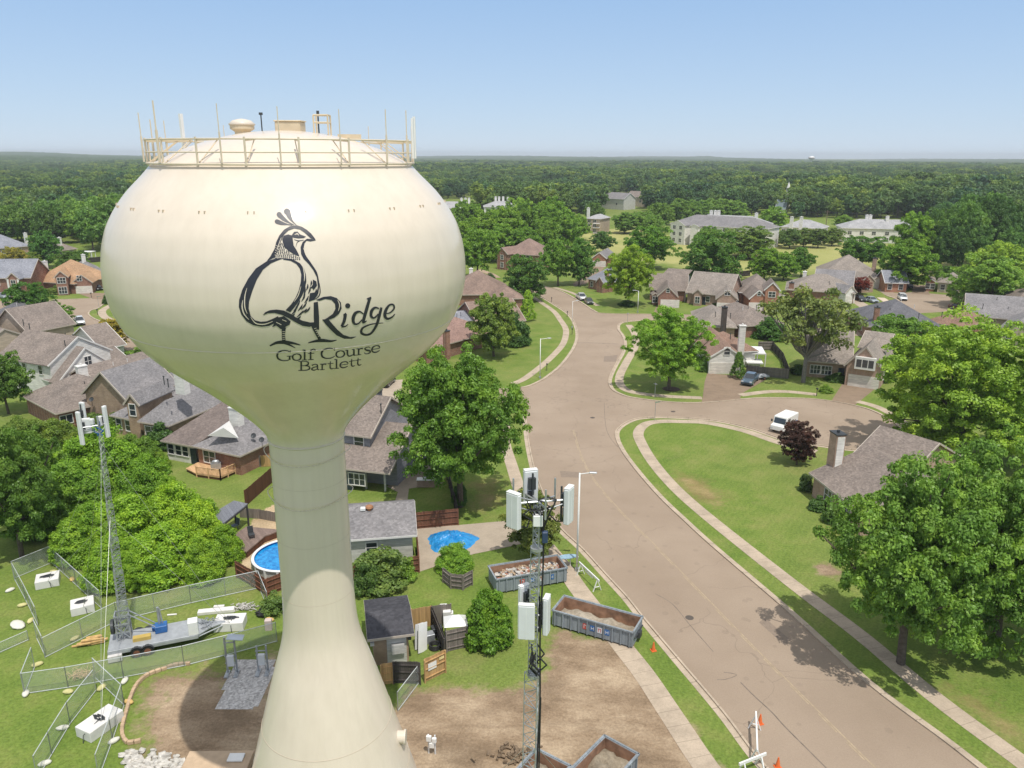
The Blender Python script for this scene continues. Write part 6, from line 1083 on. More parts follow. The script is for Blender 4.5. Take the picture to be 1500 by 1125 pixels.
o = mb.build('hose_coil', BLACK); o.location = P; tag(o, 'black coiled hose inside the compound behind the tan gate', 'hose'); 
for k, (px, lab) in enumerate((((628, 940), 'grey generator in the compound under a few weeds'), ((640, 930), 'dark generator at the back of the compound'))): block('generator', lab, 'generator', px, (.9, .7, .8), .4, DARK if k else STEEL)
# stone edging, rocks
EDG = smooth_line(GL((275, 974), (256, 976), (239, 982), (217, 990), (202, 1003), (193, 1020), (184, 1049), (179, 1074), (186, 1089), (202, 1088)), 3); ES = plain('tan_edging_stone', (.50, .36, .235), .9, var=.2, scale=2)
E0 = None; need = 0.
for a, b in zip(EDG[:-1], EDG[1:]):
    d = b-a; L = d.length; t = need
    while t <= L and L > 0:
        if E0 is None: mb = MB(); mb.box((0, 0, .14), (.40, .24, .28)); o = mb.build('edging_stone', ES, bevel=.03); E0 = o
        else: o = E0.copy(); COL.objects.link(o)
        o.location = a+d*(t/L); o.rotation_euler = (0, 0, math.atan2(d.y, d.x)+random.uniform(-.08, .08)); tag(o, 'tan stone block in the curved edging round the bare ground', 'edging stone', 'edging stones'); t += .43
    need = t-L
RK = plain('white_limestone', (.50, .475, .43), .9, var=.35, scale=3); mb = MB()
for k in range(170):
    x, y = random.choice(((200, 1112), (192, 1120), (207, 1118), (245, 1116), (265, 1120), (225, 1122))); P = G(x+random.gauss(0, 8), y+random.gauss(0, 5)); s_ = random.uniform(.08, .30); mb.ball((P.x, P.y, s_*.45), (s_, s_*random.uniform(.6, .9), s_*.6), 6, 4, .22)
tag(mb.build('rock_rubble', RK), 'loose white limestone rocks on the bare ground at the bottom edge', 'rocks', kind='stuff')
block('concrete_pit_cover', 'tan concrete box with a pale lid at the bottom edge beside the tower', 'concrete box', (318, 1128), (4.2, 2.2, .55), .02, plain('tan_concrete', (.50, .37, .25), .9)); block('access_lid', 'pale metal lid on the tan concrete box', 'lid', (347, 1121), (1.0, .7, .12), .02, WHITE, z=.56)
P = G(750, 1106); mb = MB()
for k in range(60): q = Vector((random.gauss(0, .8), random.gauss(0, .45), .05)); mb.box((0, 0, 0), (random.uniform(.1, .5), random.uniform(.08, .2), .12), M=Matrix.Translation(q+Vector((0, 0, random.uniform(0, .25)))) @ Matrix.Rotation(random.uniform(0, 6), 4, 'Z') @ Matrix.Rotation(random.uniform(-.5, .5), 4, 'X'))
o = mb.build('wood_debris', plain('dark_scrap_wood', (.20, .145, .095), .9, var=.35, scale=4)); o.location = P; tag(o, 'small pile of broken wood on the bare lot', 'debris', kind='stuff')
# pool garden
PC = G(421, 812, 1.3); PRAD = (PC-G(371.5, 811, 1.3)).length
pl = thing('swimming_pool', 'round above ground pool with white rim and blue water, behind the stem', 'pool', (PC.x, PC.y, 0)); mb = MB(); mb.lathe([(PRAD-.05, 0), (PRAD-.05, 1.28)], 48, cap=False); mb.build('pool_wall', plain('pool_wall_grey', (.55, .54, .53), .5), pl, True); mb = MB(); ringtube(mb, 1.3, PRAD-.08, .17, 48, 6, .5); mb.build('pool_rim', WHITE, pl, True)
m, nt, b = newmat('pool_water'); nt.links.new(ramp(nt, noise(nt, pos(nt), 3.2, 3, .6), [(.35, (.0, .14, .42)), (.62, (.02, .30, .66))]), b.inputs['Base Color']); b.inputs['Roughness'].default_value = .05; bump(nt, b, noise(nt, pos(nt), 4, 3), .4, .05)
mb = MB(); mb.lathe([(PRAD-.12, 1.08), (.01, 1.08)], 48, cap=False); mb.build('water_surface', m, pl); mb = MB(); mb.lathe([(PRAD-.13, 1.0), (PRAD-.13, 1.28)], 48, cap=False); mb.build('pool_liner', plain('pool_liner_blue', (.02, .12, .36), .4), pl, True)
for k in range(16): a = 2*math.pi*k/16; mb = MB(); mb.box(((PRAD+.02)*math.cos(a), (PRAD+.02)*math.sin(a), .63), (.12, .2, 1.26), a); mb.build('pool_upright', WHITE, pl)
DKB = siding_mat('brown_deck_boards', (.235, .175, .15), .14, True, .7); TANB = siding_mat('cedar_deck_boards', (.62, .40, .22), .14, True, .8)
def deck(label, px, z, m):
    P = GL(*px, z=z); c = sum((Vector((p.x, p.y, 0)) for p in P), Vector())/len(P); r = thing('deck', label, 'deck', c); mb = MB(); mb.prism([(p.x-c.x, p.y-c.y) for p in P], z-.12, z); mb.build('deck_floor', m, r)
    mb = MB(); mb.prism([((p.x-c.x)*.96, (p.y-c.y)*.96) for p in P], 0, z-.12); mb.build('deck_skirt', WBRN, r); return r, c
deck('brown timber pool deck left of the round pool', [(361, 771), (412, 776), (388, 785), (361, 808), (336, 804), (333, 790)], .75, DKB)
r, c = deck('cedar coloured timber deck with railing behind the red brick ranch house', [(272, 686), (290, 677), (351, 687), (323, 699), (288, 694)], .45, TANB); Q = [v-c for v in GL((288, 694), (323, 699), (345, 689.5), z=.45)]
for v in Q: v.z = 0
for a, b in zip(Q[:-1], Q[1:]):
    mb = MB(); mb.flat(a+Vector((0, 0, 1.4)), b+Vector((0, 0, 1.4)), .12, .05); mb.flat(a+Vector((0, 0, .6)), b+Vector((0, 0, .6)), .08, .05); mb.build('railing', TANB, r); L = (b-a).length; mb = MB()
    for i in range(int(L/.18)): q = a.lerp(b, i*.18/L); mb.box(q+Vector((0, 0, 1.0)), (.05, .05, .8))
    mb.build('balusters', TANB, r)
    for t in (0, .5, 1): q = a.lerp(b, t); mb = MB(); mb.box(q+Vector((0, 0, .75)), (.12, .12, 1.5)); mb.build('railing_post', TANB, r)
P = G(317, 687, .45); r = thing('grill', 'grey covered grill on the cedar deck', 'grill', (P.x, P.y, .45), .3); mb = MB(); mb.box((0, 0, .45), (1.2, .6, .75)); mb.build('cart', STEEL, r); mb = MB(); mb.ball((0, 0, .95), (.5, .3, .3), 10, 6); mb.build('hood', STEEL, r, True)
Pq = GL((343, 735), (363, 737), (323, 769), (299, 761), z=2.6); c = sum((Vector((p.x, p.y, 0)) for p in Pq), Vector())/4; r = thing('pergola', 'dark posted garden shelter with a slate grey flat roof', 'shelter', c); o_ = [Vector((p.x-c.x, p.y-c.y, 0)) for p in Pq]; mb = MB(); mb.slab([o_[0]+Vector((0, 0, 2.75)), o_[1]+Vector((0, 0, 2.55)), o_[2]+Vector((0, 0, 2.55)), o_[3]+Vector((0, 0, 2.75))], .12); mb.build('shelter_roof', siding_mat('slate_metal_roof', (.185, .195, .225), .4, True, .75), r)
for v in o_: mb = MB(); q = v*.94; mb.box((q.x, q.y, 1.28), (.16, .16, 2.5)); mb.build('post', DARK, r)
for a, b in ((0, 1), (1, 2), (2, 3), (3, 0)): mb = MB(); mb.flat(o_[a]*.94+Vector((0, 0, 2.35)), o_[b]*.94+Vector((0, 0, 2.35)), .1, .2); mb.build('beam', DARK, r)
def chair(name, label, px, z, m, rz):
    P = G(*px, z=z); r = thing(name, label, 'chair', (P.x, P.y, z), rz); mb = MB(); mb.box((0, 0, .42), (.55, .6, .07)); mb.build('seat', m, r); mb = MB(); mb.box((0, .38, .78), (.55, .07, .75), M=Matrix.Rotation(-.2, 4, 'X')); mb.build('backrest', m, r)
    for x in (-.24, .24):
        for y in (-.25, .25): mb = MB(); mb.bar((x, y, 0), (x, y, .42), .025); mb.build('leg', m, r)
chair('garden_chair', 'dark garden chair in the middle of the pool deck', (369, 788), .75, DARK, .5); chair('garden_chair', 'dark garden chair at the left corner of the pool deck', (340, 797), .75, DARK, 2.); chair('garden_chair', 'grey blue lounge chair under the garden shelter', (343, 775), .0, plain('grey_blue_fabric', (.16, .2, .27), .8), -.6)
P = G(300, 752); r = thing('spa_cover', 'white curved storage cover beside the garden shelter', 'spa cover', P, .45); mb = MB(); mb.add([(x, 1.15*math.cos(t), .25+.75*math.sin(t)) for x in (-1.1, 1.1) for t in np.linspace(0, math.pi, 10)], [(i, i+1, 11+i, 10+i) for i in range(9)]+[tuple(range(10)), tuple(range(19, 9, -1))]); mb.build('cover', WHITE, r, False); mb = MB(); mb.box((0, 0, .13), (2.2, 2.3, .25)); mb.build('plinth', PANEL, r)
P = G(625, 712); r = thing('outdoor_kitchen', 'pale stone barbecue counter on the shaded patio', 'barbecue counter', P, .03); mb = MB(); mb.box((0, 0, .45), (2.2, .8, .9)); mb.build('counter', BP, r); mb = MB(); mb.box((0, 0, .93), (2.3, .9, .07)); mb.build('worktop', WHITE, r); mb = MB(); mb.box((0, .0, 1.05), (.8, .5, .2)); mb.build('grill_hood', STEEL, r, bevel=.05); P = G(655, 700)
# blue tarp over a low heap on the drive
Pc = G(661, 793); kx = 36*mpp(Pc); ky = (G(661, 772)-G(661, 804)).length/2; random.seed(3); nr = np.random.default_rng(11); nu, nv = 56, 16; V = [(0, 0, .74)]; fold = nr.normal(0, 1, nu); fold = (fold+np.roll(fold, 1))/1.4
for j in range(1, nv+1):
    t = j/nv
    for i in range(nu):
        a = 2*math.pi*i/nu; wob = 1+.07*math.sin(3*a+.6)+.05*math.sin(5*a)+.035*fold[i]*t; z = .72*(1-t**2.2)*(1+.13*math.sin(4*a+t*5))+.09*fold[i]*t*(1-t)*2+nr.normal(0, .022)
        V.append((kx*t*wob*math.cos(a), ky*t*wob*math.sin(a), max(.03, z)))
mb = MB(); mb.add(V, [(0, 1+i, 1+(i+1) % nu) for i in range(nu)]+[(1+j*nu+i, 1+(j+1)*nu+i, 1+(j+1)*nu+(i+1) % nu, 1+j*nu+(i+1) % nu) for j in range(nv-1) for i in range(nu)])
m, nt, b = newmat('blue_tarpaulin'); nt.links.new(ramp(nt, noise(nt, pos(nt), 1.2, 4), [(.3, (.0, .17, .46)), (.7, (.05, .34, .70))]), b.inputs['Base Color']); b.inputs['Roughness'].default_value = .28; bump(nt, b, noise(nt, pos(nt), 3.5, 3), .5, .12)
o = mb.build('blue_tarp', m); o.location = (Pc.x, Pc.y, 0); tag(o, 'bright blue wrinkled tarp over a low heap on the concrete drive', 'tarp')
# garden gazebo and the far tank
P = G(131, 380); r = thing('gazebo', 'small white garden gazebo near the left woods', 'gazebo', P); mb = MB(); mb.box((0, 0, 2.9), (4., 3., .25)); mb.build('gazebo_roof', WHITE, r)
for x in (-1.8, 0, 1.8):
    for y in (-1.3, 1.3): mb = MB(); mb.box((x, y, 1.4), (.22, .22, 2.8)); mb.build('post', WHITE, r)
D_ = 2300.; T_ = at_dist(1188.5, 228.5, D_).z; X_ = at_dist(1188.5, 235, D_); k_ = (at_dist(1193.6, 235, D_)-at_dist(1183.6, 235, D_)).length/2; r = thing('distant_water_tower', 'distant white water tower on the horizon right of the church steeple', 'water tower', (X_.x, X_.y, 0)); mb = MB(); mb.lathe([(.02, T_), (k_*.6, T_-k_*.14), (k_, T_-k_*.55), (k_*.8, T_-k_*.95), (k_*.3, T_-k_*1.25), (k_*.2, T_-k_*1.5), (k_*.2, -1)], 24, cap=False); mb.build('tank', WHITE, r, True); mb = MB(); mb.lathe([(k_*1.02, T_-k_*.66), (k_*1.03, T_-k_*.5)], 24, cap=False); mb.build('rail_band', plain('tank_rail', (.35, .2, .12), .6), r)
# ------------------------------------------------------------------ trees and shrubs
def leaf_mat(name, use_color=True, base=(.07, .13, .03), jit=.16, trans=.30):
    m = bpy.data.materials.new(name); m.use_nodes = True; nt = m.node_tree; nt.nodes.clear()
    oi = N(nt, 'ShaderNodeObjectInfo'); tc = N(nt, 'ShaderNodeTexCoord'); src = oi.outputs['Color'] if use_color else None
    if src is None: rg = N(nt, 'ShaderNodeRGB'); rg.outputs[0].default_value = (*base, 1); src = rg.outputs[0]
    f = noise(nt, tc.outputs['Object'], 5.5, 3, .6)
    c = mixc(nt, 1., src, ramp(nt, f, [(.28, (.60, .66, .60)), (.5, (1, 1, 1)), (.72, (1.55, 1.32, 1.05))]), 'MULTIPLY')
    g = noise(nt, tc.outputs['Object'], 38, 1); c = mixc(nt, 1., c, ramp(nt, g, [(.3, (.74, .76, .74)), (.7, (1.26, 1.24, 1.2))]), 'MULTIPLY')
    c = mixc(nt, 1., c, ramp(nt, oi.outputs['Random'], [(0., (1-jit, 1-jit*.9, 1-jit)), (.35, (1, 1, 1)), (.7, (1+jit*1.7, 1+jit*.9, 1.)), (1., (1-jit*.6, 1-jit*.2, 1+jit*.5))]), 'MULTIPLY')
    d = N(nt, 'ShaderNodeBsdfDiffuse'); t = N(nt, 'ShaderNodeBsdfTranslucent'); gl = N(nt, 'ShaderNodeBsdfGlossy'); gl.inputs['Roughness'].default_value = .45; gl.inputs['Color'].default_value = (.9, .95, .9, 1)
    big = noise(nt, oi.outputs['Location'], .012, 3); c = mixc(nt, 1., c, ramp(nt, big, [(.36, (.55, .68, .82)), (.5, (1.05, 1.05, 1.05)), (.64, (1.85, 1.55, 1.05))]), 'MULTIPLY') if not use_color else c
    tcx = mixc(nt, 1., c, (1.25, 1.25, .6), 'MULTIPLY'); nt.links.new(c, d.inputs[0]); nt.links.new(tcx, t.inputs[0]); mx = N(nt, 'ShaderNodeMixShader'); mx.inputs[0].default_value = trans; nt.links.new(d.outputs[0], mx.inputs[1]); nt.links.new(t.outputs[0], mx.inputs[2])
    m2 = N(nt, 'ShaderNodeMixShader'); m2.inputs[0].default_value = .02; nt.links.new(mx.outputs[0], m2.inputs[1]); nt.links.new(gl.outputs[0], m2.inputs[2])
    o = N(nt, 'ShaderNodeOutputMaterial'); nt.links.new(m2.outputs[0], o.inputs[0]); return m
LEAF = leaf_mat('leaves'); BARK = plain('bark', (.12, .095, .075), .95, var=.3, scale=4); BARKG = plain('grey_bark', (.20, .185, .17), .95, var=.25, scale=4)
FLEAF = leaf_mat('forest_leaves', False, (.105, .195, .072), .42)
def leaf_cloud(r_, centers, radii, per, leaf, flat=.85, out=.7, up=.35):
    V = []; 
    C = np.repeat(centers, per, 0); Rr = np.repeat(radii, per)[:, None]; n = len(C)
    d = r_.normal(0, 1, (n, 3)); d /= np.linalg.norm(d, axis=1)[:, None]; d[:, 2] = np.where(d[:, 2] < -.35, -d[:, 2]*.6, d[:, 2])
    p = C+d*Rr*r_.uniform(.62, 1.06, (n, 1))*np.array([1, 1, flat])
    nn = d*out+r_.normal(0, .5, (n, 3))+np.array([0, 0, up]); nn /= np.linalg.norm(nn, axis=1)[:, None]
    a = np.cross(nn, r_.normal(0, 1, (n, 3))); a /= np.linalg.norm(a, axis=1)[:, None]; b = np.cross(nn, a); s_ = leaf*r_.uniform(.6, 1.35, (n, 1))
    q = np.stack([p-a*s_*.62, p-b*s_*.36+nn*s_*.08, p+a*s_*.62, p+b*s_*.36+nn*s_*.08], 1); return q.reshape(-1, 3)
def quads_mesh(name, v, mats, extra=None):
    me = bpy.data.meshes.new(name); n = len(v)//4; ev, ef = ([], []) if extra is None else extra; k = len(ev); L = 4*n
    tot = [len(f) for f in ef]; me.vertices.add(len(v)+k); me.vertices.foreach_set('co', np.concatenate([v.ravel(), np.array(ev, float).ravel()]) if k else v.ravel())
    me.loops.add(L+sum(tot)); idx = np.concatenate([np.arange(L), np.array([i+len(v) for f in ef for i in f], int)]) if k else np.arange(L); me.loops.foreach_set('vertex_index', idx)
    me.polygons.add(n+len(ef)); st = np.concatenate([np.arange(n)*4, L+np.concatenate([[0], np.cumsum(tot)[:-1]])]) if k else np.arange(n)*4
    me.polygons.foreach_set('loop_start', st.astype(np.int32)); 
    for m in mats: me.materials.append(m)
    if k: me.polygons.foreach_set('material_index', np.concatenate([np.zeros(n), np.ones(len(ef))]).astype(np.int32))
    me.update(calc_edges=True); return me
def limb(mb, pts, r0, r1, n=7):
    for i in range(len(pts)-1): t0, t1 = i/(len(pts)-1), (i+1)/(len(pts)-1); mb.bar(pts[i], pts[i+1], r0+(r1-r0)*t0, n, r0+(r1-r0)*t1, cap=False)
def proto(seed, kind='round', ncl=60, per=90, leaf=.05, limbs=9, one=False, clr=(.10, .19), bark=None, nlobe=11):
    r_ = np.random.default_rng(seed); C = []; tree_ = kind in ('round', 'sparse', 'wide', 'tall'); cz, rz = {'round': (.535, .455), 'sparse': (.62, .33), 'wide': (.50, .46), 'tall': (.52, .47)}.get(kind, (.3, .6))
    lob = []; q = 0
    while tree_ and len(lob) < nlobe and q < 400:               # main boughs, each carrying its own mass of sprays
        q += 1; d = r_.normal(0, 1, 3); d /= np.linalg.norm(d); k = r_.uniform(.62, 1.02); p = np.array([d[0]*.35*k, d[1]*.35*k, cz+d[2]*(rz-.15)*k])
        if kind == 'tall': p[:2] *= 1.08-.75*max(0, (p[2]-.40))/.5
        if any(np.linalg.norm((p-l[0])*np.array([1, 1, .8])) < (.20 if nlobe < 13 else .145) for l in lob): continue
        lob.append((p, r_.uniform(.14, .235)))
    if tree_: lob.append((np.array([0, 0, cz-.02]), .20))
    if kind == 'wide' and nlobe > 14:
        for i in range(7): a = i*.9+r_.uniform(-.2, .2); lob.append((np.array([.30*math.cos(a), .30*math.sin(a), r_.uniform(.17, .26)]), r_.uniform(.13, .17)))
    while len(C) < ncl:
        d = r_.normal(0, 1, 3); d /= np.linalg.norm(d); k = r_.uniform(.30, 1.)**.45
        if tree_: c, lr = lob[r_.integers(len(lob))]; k2 = r_.uniform(.5, 1.0)+.28*r_.random()**3; p = c+d*lr*k2*np.array([1, 1, .92]); p[2] = max(p[2], .10)
        elif kind == 'cone': z = r_.uniform(.05, .97); w = .44*(1-z)**.75*k+.02; t = r_.uniform(0, 6.28); p = np.array([w*math.cos(t), w*math.sin(t), z])
        elif kind == 'column': z = r_.uniform(.05, .95); w = .42*math.sqrt(max(.02, 1-abs(z-.4)**2/.36*1.0))*k; t = r_.uniform(0, 6.28); p = np.array([w*math.cos(t), w*math.sin(t), z])
        elif kind == 'mound': d[2] = abs(d[2]); p = np.array([d[0]*.42*k, d[1]*.42*k, .04+d[2]*.84*k*(.85+.15*math.sin(3*math.atan2(d[1], d[0])))])
        C.append(p)
    C = np.array(C); rad = r_.uniform(*clr, len(C))
    if kind in ('cone', 'column'): rad *= .62
    v = leaf_cloud(r_, C, rad, per, leaf, .9 if tree_ else .8, .75 if kind != 'mound' else .9); v[:, 2] = np.maximum(v[:, 2], .015)
    ctr = np.array([np.median(v[:, 0]), np.median(v[:, 1]), 0]); ext = np.percentile(np.abs(v[:, :2]-ctr[:2]), 99.5); top_ = np.percentile(v[:, 2], 99.7); S3 = np.array([.5/ext, .5/ext, 1/top_]); v = (v-ctr)*S3; C = (C-ctr)*S3
    mb = MB(); bk = bark or BARK
    if kind in ('round', 'sparse', 'wide', 'tall'):
        f = .30; lean = Vector((r_.uniform(-.03, .03), r_.uniform(-.03, .03), f)); limb(mb, [Vector((0, 0, -.02)), lean*.5, lean], .026, .019, 8)
        order = np.argsort(r_.uniform(size=len(C)))[:limbs]
        for i in order:
            c = Vector(C[i]); m_ = lean.lerp(c, .5)+Vector((r_.uniform(-.03, .03), r_.uniform(-.03, .03), -.03)); limb(mb, [lean*r_.uniform(.75, 1.), m_, c], .012, .003, 5)
            if kind == 'sparse':
                for _ in range(5): q = m_.lerp(c, r_.uniform(.2, 1.)); limb(mb, [q, q+Vector((r_.uniform(-.14, .14), r_.uniform(-.14, .14), r_.uniform(0, .16)))], .004, .001, 4)
    elif kind in ('cone', 'column'): mb.bar((0, 0, -.02), (0, 0, .8), .03, 6, .008)
    else:
        for _ in range(5): a = r_.uniform(0, 6.28); limb(mb, [Vector((0, 0, -.01)), Vector((.2*math.cos(a), .2*math.sin(a), .45))], .02, .006, 5)
    if one: return quads_mesh('tree', v, [LEAF, bk], (mb.v, mb.f))
    cm = quads_mesh('crown', v, [LEAF]); tm = bpy.data.meshes.new('trunk'); tm.from_pydata(mb.v, [], mb.f); tm.materials.append(bk); return cm, tm
HI = [proto(11, 'round', 720, 165, .0140, 16, clr=(.020, .060), nlobe=21), proto(12, 'wide', 760, 160, .0138, 16, clr=(.020, .056), nlobe=23), proto(13, 'round', 620, 175, .0145, 14, clr=(.022, .060), nlobe=18)]
MD = [proto(21, 'round', 340, 105, .0255, 10, clr=(.03, .08), nlobe=20), proto(22, 'wide', 340, 105, .0255, 10, clr=(.03, .08), nlobe=20), proto(23, 'tall', 340, 105, .0255, 9, clr=(.03, .08), nlobe=20), proto(24, 'round', 320, 110, .026, 10, clr=(.03, .085), nlobe=17)]
SPARSE = proto(31, 'sparse', 58, 120, .030, 40, clr=(.05, .105), bark=BARKG); CONE = proto(41, 'cone', 130, 70, .042); COLUMN = proto(42, 'column', 120, 80, .05)
BUSH = [proto(51, 'mound', 90, 150, .062, clr=(.12, .2)), proto(52, 'mound', 80, 160, .066, clr=(.13, .22))]; VINE = [proto(61, 'mound', 330, 290, .024, clr=(.06, .14)), proto(62, 'mound', 360, 270, .023, clr=(.055, .135))]; LOOSE = proto(71, 'mound', 46, 150, .045, clr=(.09, .19)); DENSE = proto(72, 'mound', 210, 190, .042, clr=(.10, .15))
FAR1 = [proto(81+i, k, 130, 50, .045, 4, one=True, clr=(.045, .10), nlobe=14) for i, k in enumerate(('round', 'wide', 'tall', 'round'))]
def place(name, pr, P, h_, w_, col, label, cat, rz=0., group=None, z=0.):
    r = thing(name, label, cat, (P.x, P.y, z), rz, group); r.scale = (w_, w_, h_)
    for nm, me in (('crown', pr[0]), ('trunk', pr[1])):
        o = link(nm if cat == 'tree' else {'crown': 'foliage', 'trunk': 'stem'}[nm], me, r); o.color = (*[x*k for x, k in zip(col, (2.2, 2.2, 1.75))], 1)
    return r
def tree(label, cx, base_y, top_y, wpx, pr, col, name='broadleaf_tree', cat='tree', wk=1.0, group=None, hk=.96):
    my = (base_y*.4+top_y*.6); vp = (750, 4435); bx = vp[0]+(cx-vp[0])*(vp[1]-base_y)/(vp[1]-my); P = G(bx, base_y); h_ = htop(P, cx, top_y)*hk
    Pm = Vector((P.x, P.y, h_*.6)); place(name, pr, P, h_, wpx*mpp(Pm)*wk, col, label, cat, random.uniform(0, 6.28), group); return P, h_
GM, GL_, GD, GY, GB = (.078, .148, .026), (.125, .205, .028), (.042, .092, .024), (.19, .20, .035), (.052, .105, .034)
random.seed(33)
# near and middle trees, one by one
for a in (('big dark green tree with a leaning trunk between the grey house and the road', 672, 742, 506, 196, HI[0], (.062, .125, .025)),
 ('pyramidal olive green tree in front of the brown roofs beside the tank', 723, 522, 428, 74, MD[2], (.115, .165, .042)), ('dark rounded shrub tree right of the pyramidal olive tree', 758, 505, 457, 40, BUSH[0], (.035, .075, .022)),
 ('round shade tree with a mulch ring on the corner lawn of the cul-de-sac', 984, 571, 447, 116, HI[2], (.115, .205, .030)), ('sparse grey tree with bare upper limbs beside the cul-de-sac', 1186, 560, 413, 132, SPARSE, (.085, .115, .045)),
 ('spreading tree behind the brick bay window house', 1322, 537, 459, 104, MD[1], (.085, .155, .035)), ('huge bright tree at the right edge above the cul-de-sac end', 1425, 668, 452, 232, HI[1], (.135, .205, .032)),
 ('huge tree overhanging the right pavement, left and lowest of its pair', 1350, 972, 664, 262, HI[0], (.072, .140, .034)), ('huge tree at the right edge behind the pavement tree', 1496, 940, 638, 240, HI[1], (.076, .142, .034)),
 ('dark purple leaved plum tree beside the mail truck', 1171, 681, 615, 56, MD[3], (.052, .026, .028)), ('dark tall tree at the left edge above the chain-link yard', 8, 815, 612, 150, HI[2], (.075, .135, .028)), ('tree at the left edge beside the beige gabled house', 2, 606, 512, 74, MD[0], (.052, .105, .025)),
 ('round tree left of the twin beside it, at the end of the street', 818, 419, 349, 54, MD[0], GM), ('round tree right of its twin at the end of the street', 849, 418, 347, 48, MD[3], (.070, .135, .026)), ('dark tree overhanging the far left kerb of the street', 769, 440, 371, 68, MD[1], (.055, .110, .026)),
 ('bright yellow green round tree by the far junction', 922, 448, 356, 74, HI[2], (.155, .215, .025)), ('tree at the tank edge above the rusty roofs', 698, 408, 334, 62, MD[0], GM), ('big dark green tree behind the far row of houses', 1040, 424, 338, 92, MD[1], (.048, .105, .026)), ('tree behind the dormer house, left of the big dark one', 955, 394, 330, 78, MD[0], (.072, .145, .025)),
 ('green tree behind the orange brick house, left of its twin', 1122, 412, 362, 52, MD[3], GM), ('green tree behind the tan roofed house, right of its twin', 1176, 405, 361, 40, MD[0], (.06, .125, .025)), ('middle green tree between the two behind the far houses', 1150, 410, 368, 42, MD[2], (.085, .16, .028)),
 ('spreading tree on the fairway with a dark bare ring below', 1096, 378, 331, 84, MD[1], (.088, .135, .042)), ('round tree behind the tan roofed house before the apartments', 1266, 396, 344, 76, MD[0], (.060, .125, .025)), ('tall bright tree shading the far cul-de-sac houses', 1334, 424, 350, 78, MD[2], (.095, .175, .026)), ('tall tree rising behind the far cul-de-sac tree', 1342, 392, 308, 62, MD[2], (.105, .185, .030)),
 ('broad pale green tree at the right edge behind the grey roofs', 1455, 452, 372, 108, MD[1], (.105, .175, .035)), ('taller pale green tree behind the broad one at the right edge', 1462, 418, 353, 84, MD[0], (.125, .195, .035)), ('small crooked tree by the far right beige house', 1392, 420, 389, 46, MD[3], (.058, .11, .028)),
 ('dark red leaved maple by the tan roofed garage gable', 1259, 431, 405, 32, MD[0], (.105, .022, .02)), ('purple brown tree before the pale apartment block', 1300, 352, 330, 26, MD[3], (.085, .05, .04)), ('dark pyramidal tree between the left houses and the woods', 63, 393, 336, 46, MD[2], (.05, .115, .03)),
 ('round tree by the left cul-de-sac, taller of two', 44, 474, 411, 64, MD[0], (.052, .115, .024)), ('lower round tree right of the taller one on the left cul-de-sac', 78, 482, 443, 58, MD[3], (.062, .125, .024)), ('yellowish tree by the tank edge above the white gables', 161, 516, 466, 54, MD[3], (.185, .155, .03)),
 ('orange tinged tree behind the pale blue roofed house', 16, 402, 361, 40, MD[0], (.16, .15, .035)), ('dark bushy tree behind the orange roofed house', 103, 402, 367, 48, MD[3], (.055, .105, .028)), ('low green tree behind the orange tinged tree on the left', 40, 398, 368, 34, MD[1], (.075, .12, .03)), ('small dark green tree right of the bushy one by the tank', 118, 384, 366, 26, MD[3], (.05, .1, .026)), ('young tree with orange tips behind the lattice mast head', 778, 820, 716, 84, MD[3], (.098, .122, .034)),
 ('olive tree by the bottom of the left street, beside the tank', 172, 436, 412, 36, MD[0], (.06, .11, .03)), ('tree half covering the white apartment block', 1038, 374, 330, 46, MD[2], (.085, .155, .035)), ('grey green tree right of the white apartment front', 1058, 356, 328, 48, MD[1], (.088, .12, .045)), ('bright pointed tree between the apartment blocks', 1132, 344, 301, 42, MD[2], (.095, .175, .03)), ('small tree before the pale apartment block, left of the purple tree', 1247, 350, 330, 26, MD[0], (.06, .13, .03)), ('low round tree by the utility pole', 1237, 335, 314, 30, MD[3], (.08, .15, .035)),
 ('leaning dark tree behind the red maple by the far cul-de-sac', 1300, 418, 392, 34, MD[3], (.045, .1, .026)), ('shade tree behind the left garage gable of the street end', 884, 372, 338, 40, MD[0], (.055, .11, .03))): tree(*a)
tree('bright green conical cypress beside the lawn left of the street', 773, 470, 424, 24, CONE, (.15, .24, .03), 'cypress'); tree('dark green conical cypress by the white garage', 1082, 554, 514, 18, CONE, (.055, .11, .028), 'cypress', wk=1.2)
# rows and clumps of park trees
OR_ = 'park trees round the fairway'
for cx, by, ty, w_ in ((1158, 364, 334, 34), (1178, 362, 333, 34), (1200, 363, 334, 32), (1220, 360, 333, 34), (1140, 360, 338, 26)): tree('low grey green park tree in the row right of the fairway ring tree', cx, by, ty, w_, MD[3], (.082, .125, .042), group='row of low park trees')
for cx, by, ty, w_ in ((690, 366, 318, 60), (716, 368, 306, 58), (742, 370, 300, 62), (770, 366, 296, 60), (800, 368, 300, 56), (826, 364, 304, 50), (846, 352, 312, 40), (705, 380, 332, 54), (735, 384, 326, 56), (770, 384, 330, 52), (800, 380, 322, 46), (682, 345, 292, 52), (760, 352, 288, 50), (806, 350, 286, 56), (730, 345, 300, 44)):
    tree('green broadleaf tree in the clump between the street end and the pale apartments', cx, by, ty, w_, MD[int(cx) % 4], sc(random.choice((GM, (.072, .138, .028), (.092, .165, .03))), random.uniform(.85, 1.12)), group='tree clump before the apartments')
